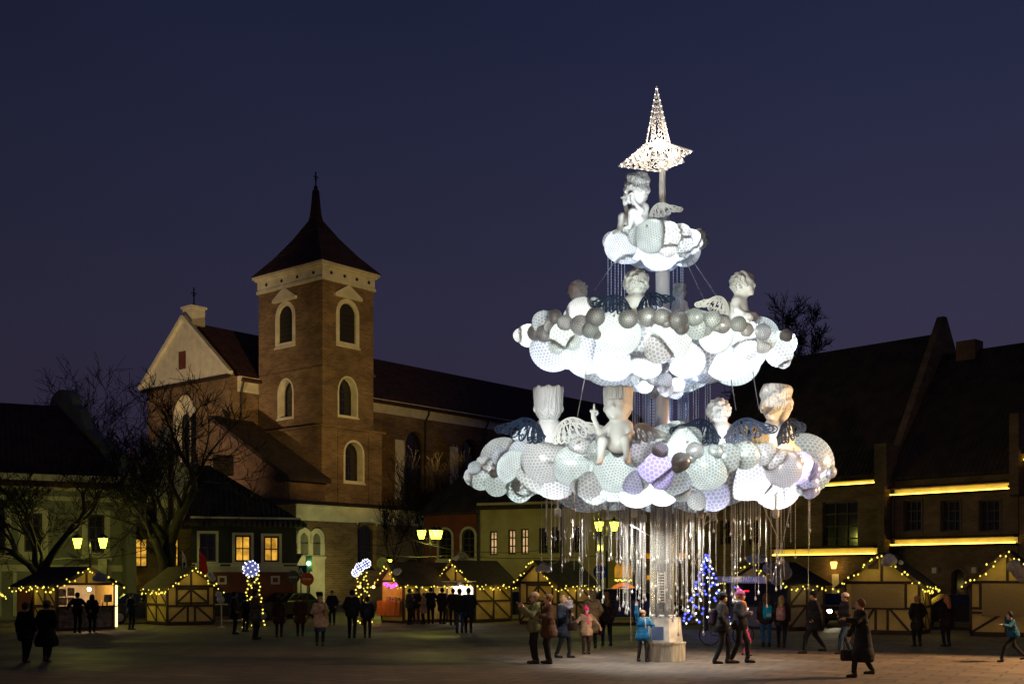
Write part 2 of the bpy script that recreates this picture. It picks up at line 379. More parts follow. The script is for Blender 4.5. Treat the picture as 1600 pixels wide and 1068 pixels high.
# ------------------------------------------------------------------ church
def church():
    M['plaster'] = mat('church_plaster', (.74, .68, .52), .85, var=.1, scale=1.1, bump=.15, bscale=6)
    th = math.atan2(.766, .643)
    t = thing('church', 'large brick church with a square bell tower, white cornices and dark red roofs', 'church', (-18.09, 110, 0), th)
    XL = Matrix.Translation((0, 9.75, 0)) @ Matrix.Rotation(R(-90), 4, 'Z')          # left tower face, s from the far edge
    XR = I4
    CB = M['church_brick']; PL = M['plaster']
    # tower upper
    tw = MB()
    hl = [(3.1, 5.3, 25.35, 29.0, 1), (3.2, 5.3, 18.0, 21.7, 1.25)]; hr = [(2.1, 4.25, 25.1, 28.95, 1), (2.05, 4.35, 18.0, 21.7, 1.25)]
    wall(tw, XL, 0, 9.75, 16.5, 30.7, hl, .9, 'skip'); wall(tw, XR, 0, 6.6, 16.5, 30.7, hr, .9, 'skip')
    tw.add([(0, 0, 30.7), (6.6, 0, 30.7), (6.6, 9.75, 30.7), (0, 9.75, 30.7), (6.6, 0, 16.5), (6.6, 9.75, 16.5), (0, 9.75, 16.5)], [(0, 1, 2, 3), (1, 4, 5, 2), (3, 2, 5, 6)])
    tower = tw.build('tower', CB, t)
    for X, hs in ((XL, hl), (XR, hr)):
        window(t, X, hs[0], .28, fm='frame', pane='louvre', nx=1, nz=7, surround=.42, sm='plaster', ped=True, rv='plaster')
        window(t, X, hs[1], .9, fm='frame', pane='glass', nx=2, nz=4, surround=.16, sm='plaster', rv='plaster')
    # lower tower
    lw = MB(); e = .6
    XL2 = Matrix.Translation((-e, 10, 0)) @ Matrix.Rotation(R(-90), 4, 'Z'); XR2 = Matrix.Translation((-e, -e, 0))
    hr2 = [(2.9, 5.2, 11.6, 15.4, 1)]
    wall(lw, XL2, 0, 10 + e, 0, 16.5, [], .3); wall(lw, XR2, 0, 7.2 + e, 0, 16.5, hr2, .9, 'skip')
    lw.add([(-e, -e, 16.5), (7.2, -e, 16.5), (7.2, 10, 16.5), (-e, 10, 16.5), (7.2, -e, 0), (7.2, 10, 0)], [(0, 1, 2, 3), (1, 4, 5, 2)])
    for x in (2.0, 6.0): lw.box(x - e - .07, x - e + .07, -e - .1, -e, 8.8, 16.5)
    low = lw.build('tower_base', CB, t)
    window(t, XR2, hr2[0], .9, nx=2, nz=4, surround=.2, sm='plaster', rv='plaster')
    # string courses and cornice
    c = MB()
    for z, g, e_ in ((22.2, .14, 0), (16.5, .3, e)):
        c.box(-e_ - g, 6.6 + e_ + g, -e_ - g, 9.75 + g, z, z + .22)
    c.build('string_course', CB, t)
    c = MB()
    for z0, z1, g in ((30.7, 31.0, .18), (31.0, 31.95, .1), (31.95, 32.15, .3), (32.15, 32.4, .48)): c.box(-g, 6.6 + g, -g, 9.75 + g, z0, z1 - .003)
    cor = c.build('cornice', PL, t)
    for x, X in [(x, I4) for x in (1, 2.7, 4.3, 5.9)] + [(9.75 - y, XL) for y in (1.2, 3.6, 6.0, 8.4)]:
        v = MB(); v.prism([(x + .17 * math.cos(a), 31.48 + .17 * math.sin(a)) for a in [i * math.pi / 6 for i in range(12)]], -.13, -.098, X); v.build('vent', M['navy_wall'], cor)
    # tower roof: concave pyramid
    rf = MB(); cx, cy = 3.3, 4.87; prof = [(1.0, 32.42), (.66, 34.2), (.36, 36.1), (.1, 38.2), (.065, 38.4)]
    hx, hy = 3.3 + .58, 4.87 + .58
    vs = []
    for k, z in prof:
        for sx, sy in ((-1, -1), (1, -1), (1, 1), (-1, 1)): vs.append((cx + sx * hx * k, cy + sy * (hy * k if k > .2 else hx * k), z))
    fs = [(4*i + a, 4*i + (a+1) % 4, 4*i + 4 + (a+1) % 4, 4*i + 4 + a) for i in range(len(prof) - 1) for a in range(4)] + [(3, 2, 1, 0), (16, 17, 18, 19)]
    rf.add(vs, fs); roof = rf.build('tower_roof', M['roof'], t)
    s = MB(); s.lathe([(.74, 38.0), (.6, 38.45), (.48, 39.4), (.34, 41.0), (.12, 41.2)], (cx, cy, 0), 8); s.build('spire', M['roof'], roof)
    def cross(x, y, z, hgt, par):
        k = MB(); k.lathe([(.05, 0), (.2, .15), (.2, .3), (.05, .45)], (x, y, z), 8)
        k.box(x - .05, x + .05, y - .05, y + .05, z + .4, z + hgt)
        zc = z + hgt * .72; wd = hgt * .26
        k.box(x - wd * .64, x + wd * .64, y - .04, y + .04, zc - .04, zc + .04)
        for s_ in (-1, 1): k.beam((x + s_ * wd * .3, y, zc - .3), (x + s_ * .0, y, zc), .05, .05)
        k.build('cross', M['metal'], par)
    cross(cx, cy, 41.1, 1.8, roof)
    # nave
    y0, y1, ze, zr = 9.9, 24.3, 22.2, 28.5; x0, x1 = -2.5, 78
    nb = MB()
    XN = Matrix.Translation((x0, y0, 0)); L = x1 - x0
    nh = [(x - x0 - 1.6, x - x0 + 1.6, 10.5, 19.2, 1.2) for x in (14, 22.5, 32, 42.5, 53, 64)]
    wall(nb, XN, 0, L, 0, ze, nh, .7)
    nb.box(x0, x1, y0 + .7, y1, 0, ze)
    XG = Matrix.Translation((x0 - .01, y1, 0)) @ Matrix.Rotation(R(-90), 4, 'Z')
    hg = [(4.75, 8.75, 10.5, 21.0, 1.2)]
    rvg = MB(); wall(nb, Matrix.Translation((-.9, 0, 0)) @ XG, 0, y1 - y0, 0, ze, hg, .88, rvg)
    nb.box(x0 - .9, x0, y0, y0 + .02, 0, ze)
    nave = nb.build('nave', CB, t)
    rvg.box(x0 - .06, x0 - .02, 24.3 - 8.75, 24.3 - 4.75, 10.5, 19)
    rvg.prism(outline((4.75, 8.75, 10.5, 21.0, 1.2)), .80, .84, Matrix.Translation((-.9, 0, 0)) @ XG)
    gr = rvg.build('west_niche', PL, nave)
    for s_ in (5.3, 6.9):
        window(t, Matrix.Translation((-.9, 0, 0)) @ XG, (s_, s_ + 1.2, 12.2, 19.2 if s_ < 6 else 19.2, 1), .78, nx=1, nz=6)
    for h in nh: window(t, XN, h, .7, nx=3, nz=7, fw=.15)
    g = MB()
    g.prism([(-.5, ze + .0), (y1 - y0 + .5, ze), ((y1 - y0) / 2, zr + .25)], -.35, .2, Matrix.Translation((-.9, 0, 0)) @ XG)
    gab = g.build('gable', PL, t)
    k = MB(); k.box(-.75, .75, 0, 0, 0, 0)
    tr = MB()
    for a, b in (((-.75, ze + .1), (7.2, zr + .42)), ((7.2, zr + .42), (15.15, ze + .1))):
        p0 = (Matrix.Translation((-.9, 0, 0)) @ XG) @ Vector((a[0], -.45, a[1])); p1 = (Matrix.Translation((-.9, 0, 0)) @ XG) @ Vector((b[0], -.45, b[1]))
        tr.beam(p0, p1, .5, .35)
    tr.build('gable_moulding', PL, gab)
    tb = MB(); tb.box(-.5, 15, -.62, -.36, ze - .35, ze - .05, Matrix.Translation((-.9, 0, 0)) @ XG); tb.build('gable_ledge', M['wood'], gab)
    sh = MB(); sh.box(6.3, 7.5, -.42, -.353, 23.6, 25.4, Matrix.Translation((-.9, 0, 0)) @ XG); sh.build('shutter', M['red_wall'], gab)
    co = MB()
    for a, b, gg in ((ze - 1.5, ze - 1.2, .12), (ze - 1.2, ze - .5, .05), (ze - .5, ze - .25, .25), (ze - .25, ze, .42)): co.box(x0, x1, y0 - gg, y0 + .3, a, b - .003)
    co.build('cornice', PL, t)
    r = MB(); roofx(r, x0 + .25, x1, y0, y1, ze + .25, zr, ovy=.7)
    rr = r.build('nave_roof', M['roof'], t)
    b = MB(); yc = (y0 + y1) / 2; b.box(x0 - .9, x0 + .7, yc - .8, yc + .8, zr - .4, zr + 1.35); b.box(x0 - 1.05, x0 + .85, yc - .95, yc + .95, zr + 1.35, zr + 1.6)
    bt = b.build('ridge_block', PL, t); cross(x0 - .1, yc, zr + 1.55, 2.1, bt)
    for x in (18, 26.9, 37.4, 48, 58.5):     # buttresses with white weathered fronts
        u = MB(); u.box(x - .8, x + .8, y0 - 2.0, y0, 0, 17.6)
        u.add([(x - .8, y0 - 2.0, 17.6), (x + .8, y0 - 2.0, 17.6), (x + .8, y0, 19.8), (x - .8, y0, 19.8), (x - .8, y0, 17.6), (x + .8, y0, 17.6)], [(0, 1, 2, 3), (0, 3, 4), (1, 5, 2)])
        bu = u.build('buttress', CB, t)
        q = MB(); q.box(x - .7, x + .7, y0 - 2.06, y0 - 2.0, 11, 17.6); q.build('plaster_face', PL, bu)
    for x in (9.3, 24.3, 34.8, 46):
        p = MB(); p.tube([(x, y0 - .45, ze - .2), (x, y0 - .45, ze - .9), (x - .4, y0 - .25, ze - 1.8), (x - .4, y0 - .25, 9)], .11, 6); p.build('drain_pipe', M['pipe'], t)
    p = MB(); p.tube([(x0 + .5, y0 - .5, ze - .2), (x0 + .3, y0 - .2, ze - 1.6), (x0 + .3, y0 - .2, 9)], .1, 6); p.build('drain_pipe', M['pipe'], t)
    # chapel left of the tower foot
    ch = MB(); cx0, cx1, cy0, cy1 = -5.2, -.63, -1.1, 9.6
    ch.prismx([(cy0, 0), (cy1, 0), (cy1, 17.2), (cy0, 11.4)], cx0, cx1); ch.build('side_chapel', M['brick'], t)
    ch = MB(); ch.prismx([(cy0 - .9, 11.0), (cy1 + .5, 17.6), (cy1 + .5, 18.0), (cy0 - .9, 11.4)], cx0 - .5, cx1 + .02); ch.build('chapel_roof', M['roof_dark'], t)
    p = MB(); p.tube([(cx0 + .1, cy0 - .2, 11), (cx0 + .1, cy0 - .2, 8.6), (cx0 + .8, cy0 - .2, 7.9)], .09, 6); p.build('drain_pipe', M['pipe'], t)
    # low aisle with the white band
    ax0, ax1, ay0, ay1 = -8.1, 9.4, -5.9, -.8
    XA = Matrix.Translation((ax0, ay0, 0)); am = MB(); nr = MB()
    ah = [(7.2, 9.6, 2.9, 7.6, .9)]
    wall(am, XA, 0, ax1 - ax0, 0, 7.2, [(7.2, 9.6, 2.9, 7.2)], .5)
    am.box(ax0, ax1, ay0 + .5, ay1, 0, 8.6); am.box(ax0, ax0 + .02, ay0, ay0 + .5, 0, 8.6); am.box(ax1 - .02, ax1, ay0, ay0 + .5, 0, 7.2)
    am.box(ax0 + 7.5, ax0 + 10.0, ay0 - .12, ay0, .3, .9)
    ai = am.build('aisle_wall', CB, t)
    # white band with blind arches at its right end
    wb = MB(); hb = [(11.0 + i * 1.25, 11.9 + i * 1.25, 7.35, 8.4, 1) for i in range(5)]
    wall(wb, Matrix.Translation((ax0, ay0 - .08, 0)), 0, ax1 - ax0, 7.2, 8.6, hb + [(7.2, 9.6, 7.2, 7.75, .6)], .12)
    wb.box(ax0, ax1, ay0 + .05, ay0 + .5, 7.2, 8.6)
    wb.box(ax0 - .1, ax1 + .1, ay0 - .3, ay0 - .085, 8.45, 8.7)
    wb.build('white_band', PL, ai)
    window(t, XA, (7.5, 9.3, 2.9, 7.0, 1), .5, nx=2, nz=5)
    ro = MB(); ro.add([(ax0 - .2, ay0 - .35, 8.72), (ax1 + .2, ay0 - .35, 8.72), (ax1 + .2, ay1 + .7, 9.5), (ax0 - .2, ay1 + .7, 9.5), (ax0 - .2, ay0 - .35, 8.6), (ax1 + .2, ay0 - .35, 8.6), (ax1 + .2, ay1 + .7, 8.6), (ax0 - .2, ay1 + .7, 8.6)],
                      [(0, 1, 2, 3), (4, 0, 3, 7), (1, 5, 6, 2), (0, 4, 5, 1), (7, 6, 5, 4), (3, 2, 6, 7)]); ro.build('aisle_roof', M['roof_dark'], t)
    wn = MB(); hw = [(.35, 1.3, 4.2, 6.1, 1), (1.75, 2.7, 4.2, 6.1, 1)]
    XW = Matrix.Translation((ax0 + .05, ay0 - .18, 0))
    wall(wn, XW, 0, 3.1, 0, 5.2, [(.35, 1.3, 4.2, 5.2), (1.75, 2.7, 4.2, 5.2)], .16)
    for h in hw:
        o = arcpts((h[0] - .35, h[1] + .35, 0, 6.55, 1)); i_ = arcpts(h)
        i_ = [(p[0], max(p[1], 5.2)) for p in i_]; 
        ring(wn, XW, [(h[1], 5.2)] + i_[::-1] + [(h[0], 5.2)], [(h[1] + .35, 5.2)] + [(p[0], max(p[1], 5.2)) for p in o[::-1]] + [(h[0] - .35, 5.2)], 0, .16)
    wn.box(-.05, 3.15, -.12, 0, 3.85, 4.1, XW)
    wno = wn.build('twin_arch_niche', PL, t)
    nb_ = MB(); nb_.box(.1, 3.0, .162, .172, 3.9, 6.0, XW); nb_.box(.72, .92, .1, .16, 4.15, 6.0, XW); nb_.box(2.12, 2.32, .1, .16, 4.15, 6.0, XW); nb_.build('niche_back', M['grey_wall'], wno)
    dr = MB(); dr.prism(outline((13.0, 15.2, 0, 4.0, 1)), -.06, .03, XA); dr.build('door', M['wood'], t)
    ring_ = MB(); ring(ring_, XA, outline((13.0, 15.2, 0, 4.0, 1), .01), outline((13.0, 15.2, .25, 4.0, 1), .25), -.1, .03); ring_.build('door_surround', M['yellow_brick'], t)
church()

# ------------------------------------------------------------------ houses on the left
def left_houses():
    # grey house
    A = (PX(-60, 58) - 12.6, 58. - 6.06); B = (PX(203, 61.5), 61.5); L0 = math.hypot(A[0]-B[0], A[1]-B[1])
    def ux(u):   # facade x for a photo column
        k = (u - 800) / F; dx, dy = (B[0]-A[0]) / L0, (B[1]-A[1]) / L0
        return (A[0] - k * A[1]) / (k * dy - dx)
    Z = lambda v, Y=60: ZV(v, Y)
    ws = [dict(h=(ux(a), ux(b), Z(862), Z(802)), surround=.28, sill=True, fm='frame', nx=2, nz=3) for a, b in ((-30, 8), (38, 66), (137, 163))]
    t, L = house('townhouse', 'long grey plastered house with tall dark windows behind the lit stall', 'house', A, B, 12, Z(752), 'grey_wall', ws)
    mb = MB()
    for a, b, g in ((Z(752), Z(742), .35), (Z(766), Z(752), .12), (Z(782), Z(775), .18), (Z(892), Z(882), .1)): mb.box(-.1, L + .05, -g, .1, a, b - .004)
    mb.build('cornice', M['trim'], t)
    mb = MB()
    for a, b in ((-40, 2), (20, 26), (66, 72), (120, 126), (168, 174)): mb.box(ux(a), ux(b), -.07, .05, .2, Z(892) - .01)
    mb.build('pilasters', M['trim'], t)
    d = MB(); d.box(ux(27), ux(48), -.05, .1, .1, Z(905)); d.box(ux(78), ux(118), -.05, .1, .1, Z(905)); d.build('door', M['red_wall'], t)
    r = MB(); roofx(r, -.3, L - .25, 0, 12, Z(745), Z(636, 66), ovy=.5, hipr=2.9); r.build('roof', M['roof'], t)
    g = MB(); zt = Z(640, 66)      # baroque stepped parapet with a round head
    prof = [(-.6, Z(750)), (-.5, Z(735)), (.2, Z(725)), (.6, Z(700)), (1.4, Z(696)), (1.9, Z(682)), (2.9, Z(668)), (3.6, Z(655)), (4.2, zt - .2)]
    top = [(6 - 1.15 * math.cos(a), zt + .1 + 1.0 * math.sin(a)) for a in [i * math.pi / 10 for i in range(11)]]
    poly = [(-.6, 0)] + prof + top + [(12 - y, z) for y, z in prof[::-1]] + [(12.6, 0)]
    g.prismx([p for p in poly if True], L - .25, L + .25)
    g.v = [(x - .46 * min(max(y, 0), 8), y, z) for x, y, z in g.v]; g.build('parapet', M['grey_wall'], t)
    # stepped brick house
    A = (PX(203, 62.4), 62.4); B = (PX(310, 63.5), 63.5); A2, B2 = A, B; L2 = math.hypot(A[0]-B[0], A[1]-B[1])
    def ux2(u):
        k = (u - 800) / F; dx, dy = (B2[0]-A2[0]) / L2, (B2[1]-A2[1]) / L2
        return (A2[0] - k * A2[1]) / (k * dy - dx)
    Z = lambda v: ZV(v, 63)
    ws = [dict(h=(ux2(209), ux2(231), Z(886), Z(840)), pane='warm_win', nx=2, nz=3, fm='frame', label='warmly lit window of the brick house'),
          dict(h=(ux2(266), ux2(280), Z(886), Z(840)), pane='warm_win', nx=2, nz=3, fm='frame')]
    t, L = house('gabled_house', 'narrow brick house with white blind arches in its stepped gable', 'house', A, B, 9, Z(818), 'yellow_brick', ws)
    g = MB(); nr = MB()
    hs = [(ux2(214), ux2(226), Z(808), Z(783), 1), (ux2(240), ux2(252), Z(808), Z(783), 1), (ux2(283), ux2(295), Z(808), Z(783), 1), (ux2(216), ux2(230), Z(768), Z(735)), (ux2(245), ux2(259), Z(768), Z(735)), (ux2(278), ux2(290), Z(768), Z(735))]
    g.mi = 0
    wall(g, I4, 0, L, Z(818), Z(778), [h[:4] + ((h[4],) if len(h) > 4 else ()) for h in hs[:3]], .2)
    wall(g, I4, .15, L - .1, Z(778), Z(722), hs[3:], .2)
    wall(g, I4, 1.0, L - 1.0, Z(722), Z(690), [], .2)
    g.box(.0, L, .2, .6, Z(818), Z(778)); g.box(.15, L - .1, .2, .6, Z(778), Z(722)); g.box(1.0, L - 1.0, .2, .6, Z(722), Z(690)); g.box(1.5, L - 1.5, 0, .6, Z(690), Z(668))
    g.build('gable', M['plaster'], t)
    bb = MB()
    for x in (.0, ux2(232), ux2(262), L - .35): bb.box(x, x + .32, -.08, .0, Z(812), Z(690) - .4)
    bb.build('brick_strips', M['brick'], t)
    
    for a_, b_, g_ in ((820, 815, .18), (780, 777, .2), (724, 721, .16)): k = MB(); k.box(0, L, -g_, .02, Z(a_), Z(b_)); k.build('cornice', M['trim'], t)
    r = MB()
    for a, b, c, d_ in (((.3, Z(770)), (L/2, Z(672)), (L/2, Z(680)), (.3, Z(778))),): 
        r.prism([(.2, Z(800)), (L / 2, Z(690)), (L - .2, Z(800))], .62, 9)
    r.build('roof', M['roof'], t)
    s = MB(); s.box(ux2(197.6), ux2(206), -.35, -.1, Z(912), Z(901)); o = s.build('wall_lamp', emit('lit_box', (1, .68, .12), 3), None)
    o.parent = t
    lamp('POINT', (ux2(202), -1.2, Z(906)), 25, (1, .7, .2), t, .15)
    p = MB(); p.tube([(0, -.15, 8), (0, -.15, 0)], .08, 6); p.build('drain_pipe', M['pipe'], t)
    # dark blue house with red ground floor
    A = (PX(300, 60), 60.); B = (PX(463, 61.5), 61.5); A3, B3 = A, B; L3 = math.hypot(A[0]-B[0], A[1]-B[1])
    def ux3(u):
        k = (u - 800) / F; dx, dy = (B3[0]-A3[0]) / L3, (B3[1]-A3[1]) / L3
        return (A3[0] - k * A3[1]) / (k * dy - dx)
    Z = lambda v: ZV(v, 61)
    ws = [dict(h=(ux3(312), ux3(337), Z(877), Z(834)), surround=.14, sm='whiteframe', nx=2, nz=2, pane='glass'),
          dict(h=(ux3(367), ux3(392), Z(877), Z(836)), surround=.14, sm='whiteframe', nx=2, nz=2, pane='warm_win', label='lit window with its left half brighter'),
          dict(h=(ux3(412), ux3(436), Z(877), Z(837)), surround=.14, sm='whiteframe', nx=2, nz=2, pane='warm_win', label='brightly lit window nearest the corner')]
    t, L = house('merchant_house', 'blue black house with white framed lit windows above a dark red ground floor', 'house', A, B, 9, Z(812), 'navy_wall', ws)
    g = MB(); g.box(-.02, L + .02, -.05, .1, 0, Z(893)); g.build('ground_floor', M['red_wall'], t)
    k = MB(); k.box(-.05, L + .1, -.12, .05, Z(893), Z(884)); k.box(0, L + .05, -.1, .05, Z(881.5), Z(879)); k.box(-.1, L + .2, -.35, .1, Z(820), Z(808)); k.build('cornice', M['trim'], t)
    wd = MB()
    for a in (347, 395, 430): 
        h = (ux3(a - 7), ux3(a + 7), Z(912), Z(899)); ring(wd, I4, outline(h, -.1), outline(h), -.09, -.04); 
    wd.build('cellar_window_frames', M['whiteframe'], t)
    r = MB(); roofx(r, -.5, L + .5, -.2, 9, Z(808), ZV(728, 65), ovy=.5, hipl=1.5, hipr=5.5); r.build('roof', M['roof_dark'], t)
    c = MB(); c.box(1.2, 2.3, 4, 5, ZV(742, 65), ZV(712, 65)); c.build('chimney', M['brick'], t)
left_houses()

# ------------------------------------------------------------------ houses in the middle
def mid_houses():
    def mk(name, label, uA, YA, uB, YB, depth, ve, wm, wl, vr, cat='house', **kw):
        A = (PX(uA, YA), YA); B = (PX(uB, YB), YB); L = math.hypot(A[0]-B[0], A[1]-B[1])
        def ux(u):
            k = (u - 800) / F; dx, dy = (B[0]-A[0]) / L, (B[1]-A[1]) / L
            return (A[0] - k * A[1]) / (k * dy - dx)
        Ym = (YA + YB) / 2; Z = lambda v: ZV(v, Ym)
        ws = [dict(h=(ux(a), ux(b), Z(v1), Z(v0)) + (ar if isinstance(ar, tuple) else ()), **k_) for a, b, v0, v1, ar, k_ in wl]
        t, L = house(name, label, cat, A, B, depth, Z(ve), wm, ws, **kw)
        return t, L, ux, Z
    t, L, ux, Z = mk('townhouse', 'dark red house with arched windows between the church and the yellow house', 664, 80, 748, 78, 10, 795, 'red_wall',
                     [(686, 706, 826, 872, (1,), dict(surround=.14, nx=2, nz=4)), (722, 742, 826, 872, (1,), dict(surround=.16, nx=2, nz=4))], 700)
    k = MB(); k.box(-.1, L, -.25, .1, Z(803), Z(796)); k.build('cornice', M['trim'], t)
    r = MB(); roofx(r, -.3, L - .02, 0, 10, Z(790), ZV(700, 84), ovy=.5, hipl=3.0, hipr=0); r.build('roof', M['roof_dark'], t)
    pw = dict(nx=2, nz=3, pane='pale_win', fm='frame', bar=.08); dk = dict(nx=2, nz=3, fm='frame')
    t, L, ux, Z = mk('townhouse', 'long yellow house with three narrow lit windows behind the stalls', 748, 78, 962, 74.5, 10, 783, 'cream',
                     [(765, 777, 828, 866, 0, dict(pw)), (794, 806, 826, 865, 0, dict(pw)), (814, 826, 825, 865, 0, dict(pw)),
                      (842, 856, 824, 864, 0, dict(dk)), (862, 874, 823, 864, 0, dict(dk)), (894, 908, 822, 863, 0, dict(dk)), (930, 944, 822, 863, 0, dict(dk))], 720)
    k = MB(); k.box(-.02, L, -.3, .1, Z(790), Z(783)); k.box(-.02, L, -.08, .1, Z(884), Z(880)); k.build('cornice', M['cream'], t)
    for x in (.05, L * .62): 
        p = MB(); p.tube([(x, -.15, Z(786)), (x, -.15, 0)], .08, 6); p.build('drain_pipe', M['pipe'], t)
    r = MB(); roofx(r, -.02, L + .2, 0, 10, Z(783), ZV(722, 80), ovy=.5); r.build('roof', M['roof_dark'], t)
    t, L, ux, Z = mk('shop_house', 'dark house with small glowing shop fronts behind the bead curtain', 962, 74.2, 1082, 72.2, 10, 775, 'yellow_brick',
                     [(982, 1000, 812, 850, 0, dict(dk)), (1040, 1056, 812, 850, 0, dict(dk))], 690)
    for a, b, v0, v1 in ((1007, 1022, 864, 872), (1062, 1074, 864, 872), (1013, 1026, 898, 905)):
        s = MB(); s.box(ux(a), ux(b), -.3, -.02, Z(v1), Z(v0)); s.build('shop_light', M['strip'], t)
    r = MB(); roofx(r, 0, L, 0, 10, Z(775), ZV(690, 75), ovy=.5); r.build('roof', M['roof_dark'], t)
mid_houses()

def right_houses():
    M['trim_dark'] = mat('weathered_trim', (.14, .11, .08), .8, var=.1)
    d = Vector((.685, -.728)).normalized(); W0 = Vector((20.3, 62.0))
    ph = math.atan2(d.y, d.x)
    def pt(s): return W0 + d * s
    def sx(u, s0):      # facade x (from s0) for a photo column
        k = (u - 800) / F; return (W0.x - k * W0.y) / (k * d.y - d.x) - s0
    def yv(u):          # depth of the facade at a column
        return (W0 + d * sx(u, 0)).y
    def zz(v, u): return ZV(v, yv(u))
    def strip(t, u0, u1, s0, z, h, out=.55):
        x0, x1 = sx(u0, s0), sx(u1, s0)
        c = MB(); c.box(x0, x1, -out, -.001, z + h + .003, z + h + .13); c.box(x0, x1, -.3, -.001, z - .12, z - .003); ldg = c.build('ledge', M['wood'], t)
        e = MB(); e.box(x0 + .05, x1 - .05, -.29, -.2, z, z + .055); e.build('light_strip', M['led'], ldg)
        g = MB(); g.box(x0, x1, -.05, -.002, z, z + h); g.build('lit_fascia', M['plaster'], ldg)
    M['led'] = emit('led_bar', (1, .60, .06), 8, 'AUTO')
    # building 1 : from s=-9 to 0
    s0 = -13.2
    wl = [dict(h=(sx(1285, s0), sx(1340, s0), zz(860, 1310), zz(783, 1310)), nx=3, nz=4, rd_=0), dict(h=(sx(1125, s0), sx(1142, s0), zz(850, 1133), zz(812, 1133)), nx=2, nz=3, rd_=0), dict(h=(sx(1170, s0), sx(1187, s0), zz(850, 1178), zz(812, 1178)), nx=2, nz=3, rd_=0)]
    for q in wl: q.pop('rd_')
    A, B = pt(s0), pt(-.22)
    t, L = house('brick_house', 'old brick house with a large dark window and yellow light strips', 'house', A, B, 12, 7.9, 'yellow_brick', wl, rd=.3)
    zr = 16.2
    r = MB(); roofx(r, -.3, L, 0, 12, 8.3, zr, ym=6, ovy=.5); r.build('roof', M['roof_dark'], t)
    strip(t, 1210, 1372, s0, zz(866, 1300), .34); strip(t, 1283, 1384, s0, zz(757, 1330), .34)
    for u in (1306,):
        s = MB(); x = sx(u, s0); s.lathe([(.12, 0), (.2, .35), (.16, .4)], (x, -.22, zz(888, u)), 8); o = s.build('wall_lamp', emit('sconce', (1, .55, .1), 3.5), t)
        lamp('POINT', (x, -.55, zz(888, u) + .1), 18, (1, .6, .15), t, .1)
        s = MB(); s.box(x - .22, x + .22, -.04, .0, 0, zz(888, u) - .3); s.build('pilaster', M['plaster'], t)
    p = MB()
    for u in (1232, 1262): x = sx(u, s0); p.box(x - .4, x + .4, -.05, 0, 0, 2.4)
    p.build('door', M['wood'], t)
    # building 2
    A, B = pt(.22), pt(6.9)
    s0 = .22
    wl = [dict(h=(sx(a, s0), sx(b, s0), zz(830, a), zz(782, a)), nx=3, nz=3, surround=.07, sm='trim_dark', sill=False) for a, b in ((1412, 1440), (1470, 1500), (1530, 1562))]
    wl += [dict(h=(sx(1487, s0), sx(1507, s0), .1, 2.6, 1), nx=1, nz=2, surround=.15, sm='brick', sill=False)]
    t2, L = house('brick_house', 'old brick house with three dark windows between two yellow light strips', 'house', A, B, 12, 7.7, 'yellow_brick', wl, rd=.3)
    r = MB(); roofx(r, 0, L - .02, 0, 11.4, 8.1, 14.9, ym=5.7, ovy=.5); r.build('roof', M['roof_dark'], t2)
    strip(t2, 1391, 1583, s0, zz(769, 1480), .3); strip(t2, 1394, 1591, s0, zz(850, 1480), .3)
    for u in (1386.5,): p = MB(); p.tube([(.1, -.2, 7), (.1, -.2, 0)], .09, 6); p.build('drain_pipe', M['pipe'], t2)
    c = MB(); c.box(1.0, 2.1, 5.2, 6.2, 14, 15.4); c.build('chimney', M['brick'], t2)
    p = MB()
    for u in (1462, 1524): x = sx(u, s0); p.box(x - .12, x + .12, -.2, .02, 2.4, 2.7)
    p.build('sconce', M['plaster'], t2)
    # party wall parapet with a steep gable
    g = MB(); g.prismx([(-.9, 0), (12.6, 0), (12.6, 7.2), (6.2, 17.1), (5.8, 17.1), (.3, 8.6), (-.9, 8.8)], -.2, .2)
    g.prismx([(-.95, 7.0), (.2, 7.0), (.2, 9.3), (-.95, 9.3)], -.35, .35)
    tt = thing('gable_wall', 'steep plastered parapet wall rising between the two tiled roofs', 'wall', (W0.x, W0.y, 0), ph)
    g.build('parapet', M['yellow_brick'], tt)
    # building 3 at the frame edge
    A, B = pt(6.95), pt(15)
    t3, L = house('brick_house', 'taller brick house cut by the right edge of the picture', 'house', A, B, 12, 8.6, 'yellow_brick', [dict(h=(1.6, 2.9, 4.6, 6.8), nx=2, nz=3)], rd=.3)
    s0 = 6.95
    strip(t3, 1586, 1625, s0, ZV(720, 57), .3); strip(t3, 1582, 1600, s0, ZV(770, 57), .25)
    r = MB(); roofx(r, .8, L, 0, 12, 9.0, 15.4, ovy=.6); r.build('roof', M['roof_dark'], t3)
    c = MB(); c.box(-.1, .35, -.9, 0, 6.2, 10.2); c.build('eave_bracket', M['yellow_brick'], t3)
right_houses()
